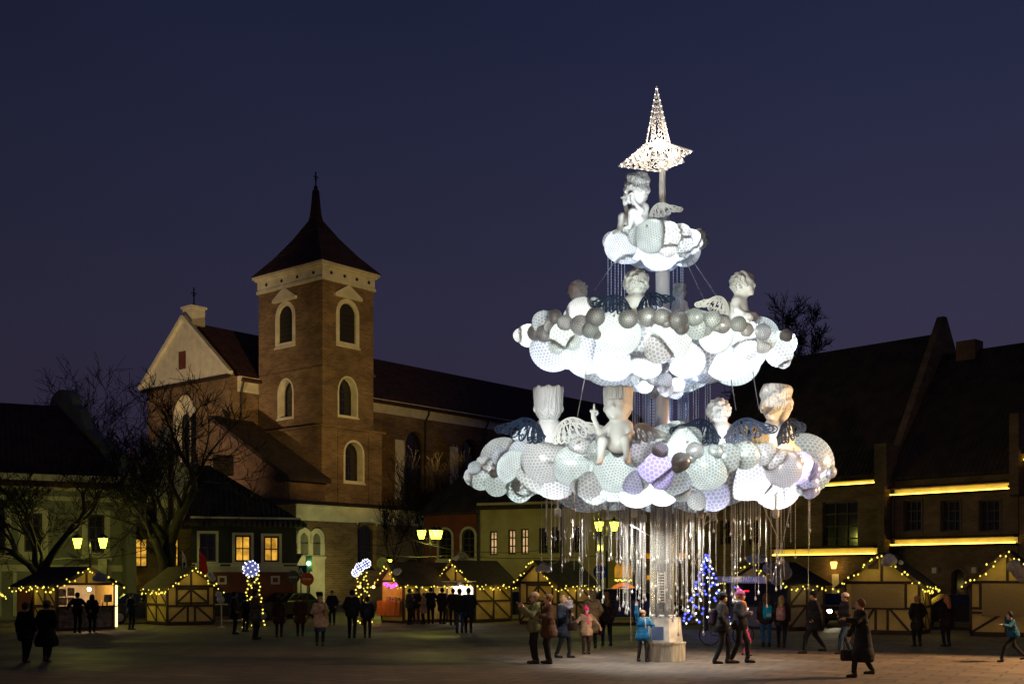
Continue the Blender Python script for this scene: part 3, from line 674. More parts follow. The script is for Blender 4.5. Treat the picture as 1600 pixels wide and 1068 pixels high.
# ------------------------------------------------------------------ smooth bodies: signed distance field -> surface nets
def V3(a): return np.array(a, dtype=float)
class SDF:
    def __init__(s, k=.05): s.p = []; s.k = k
    def cap(s, a, b, ra, rb=None, k=None): s.p.append(('c', V3(a), V3(b), ra, ra if rb is None else rb, k)); return s
    def ell(s, c, r, k=None, rot=0.): s.p.append(('e', V3(c), V3(r if hasattr(r, '__len__') else (r, r, r)), rot, 0, k)); return s
    def box(s, c, h, rd, k=None): s.p.append(('b', V3(c), V3(h), rd, 0, k)); return s
    def cut(s, c, r): s.p.append(('x', V3(c), V3(r), 0, 0, None)); return s
    def bounds(s):
        lo = V3((9e9,) * 3); hi = -lo
        for t, a, b, ra, rb, _ in s.p:
            if t == 'c': m = max(ra, rb); lo = np.minimum(lo, np.minimum(a, b) - m); hi = np.maximum(hi, np.maximum(a, b) + m)
            elif t in 'eb': m = b.max() + (ra if t == 'b' else 0) if ra else b; lo = np.minimum(lo, a - m); hi = np.maximum(hi, a + m)
        return lo, hi
    def ev(s, X):
        D = None
        for t, a, b, ra, rb, k in s.p:
            if t == 'c':
                ab = b - a; L2 = max(1e-9, ab @ ab); h = np.clip(((X - a) @ ab) / L2, 0, 1)
                d = np.linalg.norm(X - a - h[..., None] * ab, axis=-1) - (ra + (rb - ra) * h)
            elif t in 'ex':
                q = X - a
                if t == 'e' and ra:
                    c_, s_ = math.cos(-ra), math.sin(-ra); q = np.stack([q[..., 0]*c_ - q[..., 1]*s_, q[..., 0]*s_ + q[..., 1]*c_, q[..., 2]], -1)
                q = q / b; n = np.linalg.norm(q, axis=-1); d = (n - 1) * b.min()
            else:
                q = np.abs(X - a) - b + ra; d = np.linalg.norm(np.maximum(q, 0), axis=-1) + np.minimum(q.max(-1), 0) - ra
            if t == 'x': D = np.maximum(D, -d); continue
            if D is None: D = d
            else:
                kk = s.k if k is None else k
                h = np.clip(.5 + .5 * (D - d) / kk, 0, 1) if kk > 0 else (D > d).astype(float)
                D = D * (1 - h) + d * h - (kk * h * (1 - h) if kk > 0 else 0)
        return D
    def mesh(s, vox, disp=None):
        lo, hi = s.bounds(); lo = lo - vox * 2.2; hi = hi + vox * 2.2
        n = np.maximum(4, np.ceil((hi - lo) / vox).astype(int) + 1)
        G = np.stack(np.meshgrid(*[lo[i] + vox * np.arange(n[i]) for i in range(3)], indexing='ij'), -1)
        Fd = s.ev(G)
        if disp is not None: Fd = Fd + disp(G)
        return nets(Fd, lo, vox)
def nets(Fd, lo, h):
    S = Fd < 0; nx, ny, nz = Fd.shape
    C = [(i, j, k) for i in (0, 1) for j in (0, 1) for k in (0, 1)]
    def sub(A, c): return A[c[0]:nx-1+c[0], c[1]:ny-1+c[1], c[2]:nz-1+c[2]]
    acc = np.zeros((nx-1, ny-1, nz-1, 3)); cnt = np.zeros((nx-1, ny-1, nz-1))
    for a in C:
        for ax in range(3):
            if a[ax]: continue
            b = list(a); b[ax] = 1; b = tuple(b)
            fa, fb = sub(Fd, a), sub(Fd, b); m = (fa < 0) != (fb < 0)
            t = np.where(m, fa / np.where(m, fa - fb, 1), 0)
            for q in range(3): acc[..., q] += np.where(m, a[q] + (t if q == ax else 0), 0)
            cnt += m
    act = cnt > 0; idx = -np.ones(act.shape, int); idx[act] = np.arange(act.sum())
    I = np.argwhere(act); V = (I + acc[act] / cnt[act][:, None]) * h + lo
    Q = []
    for ax in range(3):
        sl0 = [slice(None)] * 3; sl1 = [slice(None)] * 3; sl0[ax] = slice(0, -1); sl1[ax] = slice(1, None)
        E = np.argwhere(S[tuple(sl0)] != S[tuple(sl1)]); o = [q for q in range(3) if q != ax]
        E = E[(E[:, o[0]] > 0) & (E[:, o[1]] > 0) & (E[:, o[0]] < act.shape[o[0]]) & (E[:, o[1]] < act.shape[o[1]]) & (E[:, ax] < act.shape[ax])]
        if not len(E): continue
        def at(d0, d1):
            e = E.copy(); e[:, o[0]] -= d0; e[:, o[1]] -= d1; return idx[e[:, 0], e[:, 1], e[:, 2]]
        q = np.stack([at(1, 1), at(0, 1), at(0, 0), at(1, 0)], 1)
        ins = S[tuple(E.T)]
        if ax == 1: ins = ~ins
        q[~ins] = q[~ins][:, ::-1]; Q.append(q)
    return V, np.concatenate(Q)
def solid(name, V, Q, mat, parent=None, extra=None):
    """mesh object from arrays; extra = MB whose faces are appended (material slot = its mi)"""
    vs = V.tolist(); fs = Q.tolist(); mi = [0] * len(fs)
    if extra:
        b = len(vs); vs += [list(p) for p in extra.v]; fs += [[b + i for i in f] for f in extra.f]; mi += extra.m
    me = bpy.data.meshes.new(name); me.from_pydata(vs, [], fs)
    for m in (mat if isinstance(mat, (list, tuple)) else [mat]): me.materials.append(m)
    me.polygons.foreach_set('material_index', mi); me.polygons.foreach_set('use_smooth', [True] * len(fs)); me.update()
    o = link(bpy.data.objects.new(name, me)); o.parent = parent; return o

# ------------------------------------------------------------------ people
_cm = {}
def cloth(col, rough=.85):
    k = (tuple(round(c, 3) for c in col), rough)
    if k not in _cm: _cm[k] = mat('cloth', col, rough, var=.22, scale=9, bump=.35, bscale=26, spec=.2)
    return _cm[k]
M['skin'] = mat('skin', (.48, .28, .19), .6, var=.08, scale=8)
M['eye'] = mat('eye', (.03, .02, .02), .3, var=0)
M['mouth'] = mat('lips', (.3, .1, .08), .5, var=0)
def person(u, vf, vh, yaw, label, coat=(.02,)*3, legs=(.012, .012, .015), hair=(.05, .03, .02), hat=None, clen=.62, arms='down', step=.0, bag=None, flare=.04,
           longhair=False, scarf=None, collar=None, pack=None, skirt=None, hood=False, girth=1., group=None, Y=None, lean=0., pom=False, child=None, hatlabel=None):
    Y = Y or GY(vf); H = (vf - vh) * Y / F; s = H / 1.72
    t = thing('person', label, 'person', (PX(u, Y), Y, 0), R(yaw), group); t.scale = (s, s, s)
    g = girth
    # joints (faces -y)
    hipz, kz, az = .90, .49, .09
    ft = []
    for sx, st in ((1, step), (-1, -step)):
        hip = V3((.09 * sx, 0, hipz)); foot = V3((.10 * sx, -st, az + (.05 if st < 0 and step > .2 else 0)))
        knee = (hip + foot) / 2 + V3((.01 * sx, -.05 - abs(step) * .15, .01)); ft.append((hip, knee, foot))
    ln = V3((0, -lean, 0))
    sh = [V3((.17 * sx, 0, 1.40)) + ln for sx in (1, -1)]
    A = []
    for i, sx in enumerate((1, -1)):
        S_ = sh[i]; m = arms if isinstance(arms, str) else arms[i]
        if m == 'down': E = S_ + V3((.07 * sx, .02 + step * .25 * sx, -.27)); W = E + V3((.0, -.06 + step * .3 * sx, -.24)); hd = V3((0, -.02, -1))
        elif m == 'pocket': E = S_ + V3((.11 * sx, .06, -.26)); W = E + V3((-.09 * sx, -.12, -.17)); hd = V3((-.4 * sx, -.5, -.6))
        elif m == 'phone': E = S_ + V3((.07 * sx, -.14, -.22)); W = E + V3((-.08 * sx, -.2, .17)); hd = V3((-.1 * sx, -.3, 1))
        elif m == 'fold': E = S_ + V3((.09 * sx, -.03, -.26)); W = E + V3((-.16 * sx, -.2, .04)); hd = V3((-1 * sx, -.2, .1))
        elif m == 'up': E = S_ + V3((.06 * sx, -.03, .24)); W = E + V3((.0, -.03, .23)); hd = V3((.05, -.1, 1))
        elif m == 'out': E = S_ + V3((.18 * sx, -.02, -.2)); W = E + V3((.14 * sx, -.05, -.2)); hd = V3((.4 * sx, -.1, -1))
        elif m == 'swingf': E = S_ + V3((.08 * sx, -.2, -.18)); W = E + V3((0, -.22, .06)); hd = V3((0, -1, .2))
        elif m == 'swingb': E = S_ + V3((.08 * sx, .2, -.18)); W = E + V3((0, .12, -.2)); hd = V3((0, .3, -1))
        A.append((S_, E, W, hd / np.linalg.norm(hd)))
    hc = V3((0, -.02, 1.60)) + ln
    # body (one continuous surface) with face and hands
    b = SDF(.04); b.ell(hc, (.078, .095, .115)); b.ell(hc + V3((0, -.05, -.06)), (.05, .045, .05)); b.cap(hc + V3((0, .03, -.05)), ln + (0, .02, 1.42), .05, .055)
    b.ell(hc + V3((0, -.10, -.015)), (.014, .02, .022), .015)
    for sx in (1, -1): b.ell(hc + V3((.08 * sx, .01, -.01)), (.012, .022, .03), .01)
    b.ell(V3((0, 0, 1.28)) + ln * .8, (.17, .105, .17)); b.ell((0, 0, 1.08), (.14, .095, .16)); b.ell((0, .01, .93), (.16, .105, .12))
    for S_, E, W, hd in A: b.cap(S_, E, .052, .04); b.cap(E, W, .04, .028); b.cap(W, W + hd * .08, .032, .034)
    for hp, kn, fo in ft: b.cap(hp, kn, .082, .055); b.cap(kn, fo, .055, .035); b.cap(fo + V3((0, .03, -.05)), fo + V3((0, -.13, -.06)), .035, .028)
    ex = MB()
    for i, (S_, E, W, hd) in enumerate(A):       # five fingers, curled
        sx = 1 if i == 0 else -1; side = np.cross(hd, V3((0, -1, 0))); side = side / max(1e-6, np.linalg.norm(side)); nn = np.cross(side, hd)
        for q in range(4):
            p0 = W + hd * .09 + side * (.022 * (q - 1.5)); L = (.065, .075, .07, .055)[q]
            p1 = p0 + hd * L * .55 + nn * .012; p2 = p1 + hd * L * .35 + nn * .03
            ex.tube([p0, p1, p2], [.0095, .0085, .006], 5)
        p0 = W + hd * .03 - side * .03 * sx; ex.tube([p0, p0 + hd * .035 - side * .025 * sx, p0 + hd * .065 - side * .02 * sx + nn * .01], [.012, .01, .007], 5)
    ex.mi = 1
    for sx in (1, -1): ex.ball(hc + V3((.032 * sx, -.088, .012)), .012, 5)
    ex.mi = 2; ex.tube([hc + V3((-.022, -.093, -.058)), hc + V3((0, -.1, -.06)), hc + V3((.022, -.093, -.058))], .006, 5)
    V, Q = b.mesh(.027); solid('body', V, Q, [M['skin'], M['eye'], M['mouth']], t, ex)
    # trousers / boots
    l = SDF(.03); l.ell((0, .01, .92), (.16 * g, .12 * g, .13))
    for hp, kn, fo in ft: l.cap(hp, kn, .095 * g, .07); l.cap(kn, fo + V3((0, 0, .04)), .072, .056)
    V, Q = l.mesh(.032); solid('trousers', V, Q, cloth(legs), t)
    for hp, kn, fo in ft:
        f = SDF(.03); f.cap(fo + V3((0, .02, .04)), fo + V3((0, .03, -.04)), .05, .05); f.cap(fo + V3((0, .03, -.045)), fo + V3((0, -.15, -.055)), .045, .036)
        V, Q = f.mesh(.026); solid('shoe', V, Q, cloth((.015, .012, .01), .5), t)
    # coat: torso + sleeves + hem
    c = SDF(.05); hz = 1.42 - clen
    c.ell(V3((0, 0, 1.28)) + ln * .8, (.205 * g, .145 * g, .19)); c.ell((0, 0, 1.08), (.18 * g, .14 * g, .2)); c.cap(V3((-.13, 0, 1.39)) + ln, V3((.13, 0, 1.39)) + ln, .075)
    if hz < .95: c.cap((0, 0, 1.0), (0, .01, hz + .12), .165 * g, .16 * g + flare)
    if hz < .95: c.cap((-.05, 0, hz + .14), (.05, 0, hz + .14), .14 * g + flare)
    for S_, E, W, hd in A: c.cap(S_, E, .078, .066); c.cap(E, W - hd * .01, .066, .056)
    c.box((0, 0, hz - .5 + .0), (.6, .6, .001), 0) if False else None
    def dsp(G): return np.maximum((hz - G[..., 2]), -9) * 0 + .006 * np.sin(G[..., 2] * 60) * (G[..., 2] < 1.3)
    lo, hi = c.bounds()
    V, Q = c.mesh(.032, dsp)
    V[:, 2] = np.where((V[:, 2] < hz) & (np.abs(V[:, 0]) < .32 * g + flare), hz + (V[:, 2] - hz) * .12, V[:, 2])
    co = solid('coat', V, Q, cloth(coat), t)
    if skirt:
        k = SDF(.04); k.cap((0, 0, .85), (0, .02, skirt[0]), .16, .2); V, Q = k.mesh(.035); V[:, 2] = np.maximum(V[:, 2], skirt[0]); solid('skirt', V, Q, cloth(skirt[1]), t)
    # head cover
    if hood:
        k = SDF(.04); k.ell(hc + V3((0, .03, .01)), (.12, .125, .15)); k.ell(hc + V3((0, .06, -.14)), (.13, .11, .08)); k.cut(hc + V3((0, -.14, -.02)), (.07, .09, .09)); V, Q = k.mesh(.026); solid('hood', V, Q, cloth(coat), t)
    else:
        k = SDF(.03); k.ell(hc + V3((0, .025, .02)), (.098, .108, .118))
        if longhair:
            k.cap(hc + V3((0, .07, -.02)), V3((0, .10, 1.33)) + ln, .095, .09)
            for sx in (1, -1): k.cap(hc + V3((.07 * sx, .02, 0)), V3((.08 * sx, .03, 1.36)) + ln, .045, .04)
        k.cut(hc + V3((0, -.11, -.035)), (.075, .085, .095)); V, Q = k.mesh(.024, lambda G: .005 * np.sin(G[..., 0] * 160)); solid('hair', V, Q, cloth(hair), t)
    if hat:
        k = SDF(.03); k.ell(hc + V3((0, .015, .06)), (.105, .112, .085)); k.cap(hc + V3((0, 0, .03)), hc + V3((0, 0.02, .035)), .1)
        if pom: k.ell(hc + V3((0, .05, .165)), .045, .01)
        V, Q = k.mesh(.025); V[:, 2] = np.maximum(V[:, 2], hc[2] + .02); solid('hat', V, Q, cloth(hat), t)
    if scarf:
        k = SDF(.02); k.ell(V3((0, -.01, 1.455)) + ln, (.11, .1, .05)); k.cap(V3((.03, -.11, 1.44)) + ln, (.05, -.17, 1.12), .035, .03); V, Q = k.mesh(.024); solid('scarf', V, Q, cloth(scarf), t)
    if collar:
        k = SDF(.02); k.ell(V3((0, .03, 1.45)) + ln, (.15, .13, .06)); V, Q = k.mesh(.026, lambda G: .012 * np.sin(G[..., 0] * 70) * np.sin(G[..., 1] * 80) * np.sin(G[..., 2] * 60)); solid('fur_collar', V, Q, cloth(collar), t)
    def pos(p): return t.location + Matrix.Rotation(R(yaw), 3, 'Z') @ (Vector(p) * s)
    if pack:
        bt = thing('backpack', pack[0], 'backpack', pos((0, .21, 1.12)), R(yaw)); bt.scale = (s,) * 3
        k = SDF(.03); k.box((0, 0, 0), (.15, .075, .21), .07); k.box((0, .07, -.07), (.11, .04, .09), .03); V, Q = k.mesh(.026); solid('bag_body', V, Q, cloth(pack[1]), bt)
        if len(pack) > 2:
            k = MB(); k.box(-.09, .06, .108, .116, -.13, -.03); k.build('pocket_label', cloth(pack[2]), bt)
        for sx in (1, -1):
            k = MB(); k.tube([(.1*sx, -.06, .17), (.11*sx, -.14, .3), (.11*sx, -.3, .22), (.11*sx, -.36, .0), (.1*sx, -.2, -.16), (.1*sx, -.06, -.17)], .014, 5); k.build('strap', cloth(pack[1]), bt)
    if bag:
        W = A[bag[2]][2] if len(bag) > 2 else A[0][2]; hd = A[bag[2] if len(bag) > 2 else 0][3]
        bp = pos(W + hd * .12); bt = thing('handbag', bag[0], 'bag', bp, R(yaw)); bt.scale = (s,) * 3
        k = SDF(.02); k.box((0, 0, -.3), (.055, .19, .13), .04); V, Q = k.mesh(.025); solid('bag_body', V, Q, cloth(bag[1], .5), bt)
        k = MB(); k.tube([(0, -.12, -.18), (0, -.08, -.04), (0, 0, .0), (0, .08, -.04), (0, .12, -.18)], .012, 5); k.build('handle', cloth(bag[1], .5), bt)
    return t
BL = (.012, .012, .014); BR = (.06, .03, .02)
def people():
    p = person
    # in front of the tree
    p(836, 1036, 925, -75, 'woman in olive green parka and black trousers taking a photo', (.14, .15, .07), hair=(.4, .26, .12), hat=(.5, .38, .25), clen=.66, arms='phone', collar=(.13, .11, .07))
    p(857, 1036, 927, -80, 'woman in long brown quilted coat close behind the woman in the olive parka', (.075, .035, .018), hair=(.16, .09, .04), clen=.78, arms='fold', longhair=False, flare=.05)
    m = p(880, 1027, 930, 60, 'woman in dark blue coat with fur collar holding a small child', (.018, .022, .04), hair=(.3, .19, .09), clen=.85, arms='fold', collar=(.2, .14, .08), step=.14, bag=('long dark bag hanging beside the woman holding the child', (.03, .015, .01), 0))
    p(889, 975, 931, 200, 'small child in checked jacket carried in the arms of the woman in dark blue', (.16, .13, .15), hair=(.36, .22, .1), clen=.5, arms='fold', Y=30.6).location.z = .9
    p(925, 1012, 923, 185, 'tall person in beige hooded coat standing with back turned', (.26, .19, .1), legs=BL, hood=True, clen=.95, arms='pocket', flare=.03)
    p(916, 1021, 948, 10, 'child in bright pink hat and beige striped coat', (.28, .17, .1), legs=(.03, .015, .015), hat=(.75, .03, .2), scarf=(.6, .03, .2), clen=.75, arms='out', pom=True, girth=1.15)
    p(948, 1008, 924, 190, 'woman with long brown hair and black clothes walking away beside the tree', (.02, .012, .012), hair=(.15, .075, .03), longhair=True, clen=.7, step=.1, bag=('dark red bag carried by the long haired woman', (.12, .01, .015), 0))
    p(1004, 1033, 953, 15, 'boy in bright blue jacket reaching one arm up to the bead strands', (.012, .12, .26), legs=(.05, .045, .04), hair=(.12, .07, .04), hat=(.3, .18, .12), clen=.72, arms=('out', 'up'), step=.12, girth=1.1, scarf=(.3, .35, .4))
    p(1128, 1036, 925, 85, 'man in black jacket and black cap with a dark backpack walking right', BL, hair=BL, hat=BL, clen=.66, arms='pocket', step=.16, girth=1.12, pack=('dark backpack on the man in the black cap', (.03, .015, .03)))
    p(1156, 1035, 922, 75, 'woman in purple bobble hat and long orange scarf walking beside the man in black', (.015, .014, .02), hair=(.3, .12, .05), hat=(.3, .07, .2), scarf=(.7, .25, .05), clen=.62, arms='fold', step=.18, pom=True, collar=(.3, .27, .25))
    p(1166, 1024, 978, 100, 'small child in pink snowsuit behind the woman in the purple hat', (.5, .02, .1), legs=(.4, .03, .1), hat=(.4, .03, .1), clen=.6, step=.25, girth=1.25)
    p(1197, 1010, 926, 180, 'woman with cyan backpack and blue jeans', (.03, .02, .02), legs=(.03, .12, .24), hair=(.14, .06, .03), longhair=True, clen=.66, pack=('cyan backpack with a white patch', (.0, .38, .62), (.7, .7, .7)))
    p(1221, 1011, 930, 160, 'fair haired woman with a pale pink backpack', (.02, .015, .015), hair=(.42, .26, .1), longhair=True, clen=.72, step=.1, pack=('pale pink backpack on the fair haired woman', (.5, .25, .22)))
    p(1272, 1020, 923, -85, 'man in black coat and black cap striding left', BL, hat=BL, hair=(.05, .04, .03), clen=.76, arms='pocket', step=.32, girth=1.1)
    p(1321, 1021, 926, -80, 'person in white knitted hat, dark jacket and blue jeans', (.025, .02, .02), legs=(.03, .05, .09), hat=(.6, .5, .44), clen=.62, arms='fold', step=.2, collar=(.02, .015, .012), girth=1.1)
    p(1348, 1057, 935, -85, 'woman in long black coat carrying a black handbag, nearest to the camera', (.01, .01, .011), hair=(.12, .05, .025), clen=1.08, arms=('swingf', 'down'), step=.24, flare=.08, lean=.05, bag=('black handbag carried by the woman in the long coat', (.015, .012, .012), 1), scarf=(.05, .04, .04))
    p(1433, 1009, 930, 190, 'person with short pale hair and dark coat before the side of the shuttered stall', (.018, .014, .012), hair=(.45, .2, .08), clen=.85, arms='pocket', bag=('dark shoulder bag on the pale haired person', BL, 1))
    p(1479, 1009, 929, 200, 'person with long fair hair and dark coat before the gap between the two right stalls', (.02, .012, .01), hair=(.4, .17, .06), longhair=True, clen=.8, arms='pocket', girth=1.1)
    p(1583, 1033, 955, -80, 'boy in dark blue jacket running out at the right edge', (.01, .07, .14), legs=BL, hair=BL, clen=.6, arms=('swingf', 'swingb'), step=.5, lean=.12)
    # left square
    p(40, 1034, 941, 170, 'person in dark brown coat and pale cap at the far left', (.035, .018, .012), hat=(.12, .08, .05), clen=.8, arms='down', step=.1)
    p(73, 1033, 938, 175, 'person in long black coat and grey hat at the far left', (.012, .01, .01), hat=(.16, .12, .09), clen=.98, arms='pocket', flare=.12, girth=1.15, step=.1)
    p(121, 988, 925, 180, 'man silhouetted against the lit stall counter with arms held out', BL, hair=BL, clen=.6, arms='out')
    p(144, 987, 928, 182, 'woman silhouetted against the lit stall counter', (.015, .012, .01), hair=BL, clen=.82, longhair=True, arms='down')
    p(205, 983, 926, 60, 'person in dark teal jacket standing between the two left stalls', (.01, .035, .045), hair=BL, clen=.66, arms='fold')
    p(366, 990, 924, 95, 'tall dark clothed man left of the lit ball topped tree', BL, hair=BL, clen=.8, arms='pocket')
    p(383, 986, 930, 150, 'dark clothed person half hidden before the ball topped tree', BL, hair=BL, clen=.75)
    p(399, 998, 922, 80, 'man in brown grey coat seen from the side before the ball topped tree', (.07, .055, .035), hair=(.05, .04, .03), clen=.76, arms='fold')
    p(436, 994, 932, 180, 'woman in dark brown coat with long dark hair alone on the square', (.03, .018, .012), hair=(.02, .012, .01), clen=.85, longhair=True, flare=.08)
    p(469, 993, 929, 185, 'woman in reddish dark coat beside the car lights', (.045, .02, .015), hair=(.03, .015, .01), clen=.88, flare=.07, hat=(.09, .06, .04))
    p(500, 1008, 930, 15, 'woman in pale spotted fur coat and blue skirt', (.36, .28, .2), legs=BL, hair=(.16, .09, .06), clen=.78, arms=('phone', 'fold'), flare=.09, girth=1.15, skirt=(.5, (.02, .035, .09)), bag=('pale yellow bag beside the woman in the fur coat', (.3, .2, .05), 0))
    p(519, 976, 922, 0, 'man in plain dark coat standing alone near the church door', (.015, .015, .02), hair=(.05, .03, .03), clen=.8, arms='pocket')
    p(550, 996, 921, 178, 'broad man in black walking away towards the orange stall', BL, hair=BL, clen=.66, arms='pocket', girth=1.12, step=.06)
    p(574, 996, 932, 185, 'person with a dark backpack walking beside the broad man in black', BL, hat=(.05, .05, .05), clen=.62, step=.08, pack=('dark blue backpack on the person beside the broad man', (.02, .03, .05)))
    p(640, 975, 919, 60, 'person in shiny dark leather jacket, first of those queueing right of the orange stall', (.05, .05, .045), hair=BL, clen=.62, arms='fold')
    p(650.5, 974, 918, -20, 'person in dark coat second in the queue right of the orange stall', (.018, .015, .015), legs=(.1, .02, .015), hair=BL, clen=.66)
    p(662, 974.5, 926, -70, 'woman in light beige coat in the queue at the stalls', (.34, .23, .16), hair=(.2, .1, .05), clen=.82, arms='fold')
    p(673, 974, 917, 190, 'broad dark figure right of the woman in beige', BL, hair=BL, clen=.66, arms='out', girth=1.15)
    p(691, 974, 918, 150, 'dark figure at the left end of the white lit counter', (.02, .015, .018), hair=BL, clen=.82)
    p(708, 976, 919, 185, 'customer with one arm on the white lit counter', BL, hair=BL, clen=.66, arms=('fold', 'swingf'))
    p(718, 988, 919, 170, 'person in dark jacket and blue jeans before the white lit stall', BL, legs=(.03, .06, .16), hair=BL, clen=.6, arms='fold')
    p(732, 988, 918, 182, 'person in dark navy coat right of the one in blue jeans', (.012, .014, .025), hair=BL, clen=.82, arms='pocket', girth=1.08)
people()
# ------------------------------------------------------------------ market stalls
def garland(label, pts, n, par_group='fairy light strings on the stalls', r=.034, bm='bulb', jit=.16, drop=.0):
    """cord with bulbs along a world-space polyline"""
    pts = [Vector(p) for p in pts]; seg = [(b - a).length for a, b in zip(pts, pts[1:])]; L = sum(seg)
    t = thing('fairy_lights', label, 'string lights', pts[0], 0, par_group)
    def at(s):
        for a, b, l in zip(pts, pts[1:], seg):
            if s <= l or b is pts[-1]: return a.lerp(b, min(1, s / l))
            s -= l
    c = MB(); path = []
    for i in range(n + 1):
        p = at(L * i / n); path.append(p - pts[0] + Vector((0, 0, -.05 * (i % 2))))
    c.tube(path, .008, 4); c.build('cord', M['cable'], t)
    b0 = None
    for i in range(n):
        p = at(L * (i + .5) / n) - pts[0] + Vector((rnd.uniform(-jit, jit) * .5, -.03 + rnd.uniform(-.03, .03), rnd.uniform(-jit, jit * .6) - drop * (i % 3)))
        if b0 is None:
            mb = MB(); mb.ball((0, 0, 0), r, 6, (1, 1, 1.15)); b0 = mb.build('bulb', M[bm], t); b = b0
        else:
            b = b0.copy(); link(b); b.parent = t
        b.location = p; k = rnd.uniform(.75, 1.15); b.scale = (k, k, k)
    if n > 20 and bm == 'bulb':
        for f_ in (.2, .5, .8): lamp('POINT', at(L * f_) - pts[0] + Vector((0, -.35, -.05)), 7, (1, .78, .2), t, .25)
    return t
M['cotton'] = mat('cotton_wool', (.62, .6, .6), 1., var=.1, scale=9, bump=1., bscale=30)
def puff(u, v, Y, blobs, label, col=None):
    t = thing('cotton_cloud', label, 'decoration', P(u, v, Y), 0, 'cotton clouds on the stall roofs')
    k = SDF(.04)
    for du, dv, r in blobs: k.ell((du / F * Y, rnd.uniform(-.05, .05), -dv / F * Y), r / F * Y)
    V, Q = k.mesh(.035, lambda G: .014 * np.sin(G[..., 0] * 55) * np.sin(G[..., 2] * 60) * np.sin(G[..., 1] * 50)); solid('fluff', V, Q, col or M['cotton'], t)
def panelled(mb, tb, X, x0, x1, z0, z1, nx, nz, diag, w=.09):
    """cream infill + timber frame; diag: list of strings per cell '\\', '/' or ' ' """
    mb.box(x0, x1, .0, .05, z0, z1, X)
    for i in range(nx + 1):
        x = x0 + (x1 - x0) * i / nx; tb.append(('v', X, x, z0, z1))
    for j in range(nz + 1):
        z = z0 + (z1 - z0) * j / nz; tb.append(('h', X, x0, x1, z))
    for i in range(nx):
        for j in range(nz):
            d = diag[j][i]; xa = x0 + (x1 - x0) * i / nx; xb = x0 + (x1 - x0) * (i + 1) / nx; za = z0 + (z1 - z0) * j / nz; zb = z0 + (z1 - z0) * (j + 1) / nz
            if d == '\\': tb.append(('d', X, xa, zb, xb, za))
            if d == '/': tb.append(('d', X, xa, za, xb, zb))
def timber(t, tb, w=.095):
    for q in tb:
        mb = MB(); X = q[1]
        if q[0] == 'v': mb.box(q[2] - w/2, q[2] + w/2, -.032, .0, q[3], q[4], X)
        elif q[0] == 'h': mb.box(q[2], q[3], -.028, -.001, q[4] - w/2, q[4] + w/2, X)
        else:
            a = Vector((q[2], -.012, q[3])); b = Vector((q[4], -.012, q[5]))
            d = (b - a).normalized(); n = Vector((-d.z, 0, d.x)) * w / 2
            vs = [a - n, b - n, b + n, a + n]; vs = [X @ p for p in vs] + [X @ (p + Vector((0, .011, 0))) for p in vs]
            mb.add(vs, [(0, 1, 2, 3), (7, 6, 5, 4), (0, 4, 5, 1), (1, 5, 6, 2), (2, 6, 7, 3), (3, 7, 4, 0)])
        mb.build('timber', M['wood'], t)
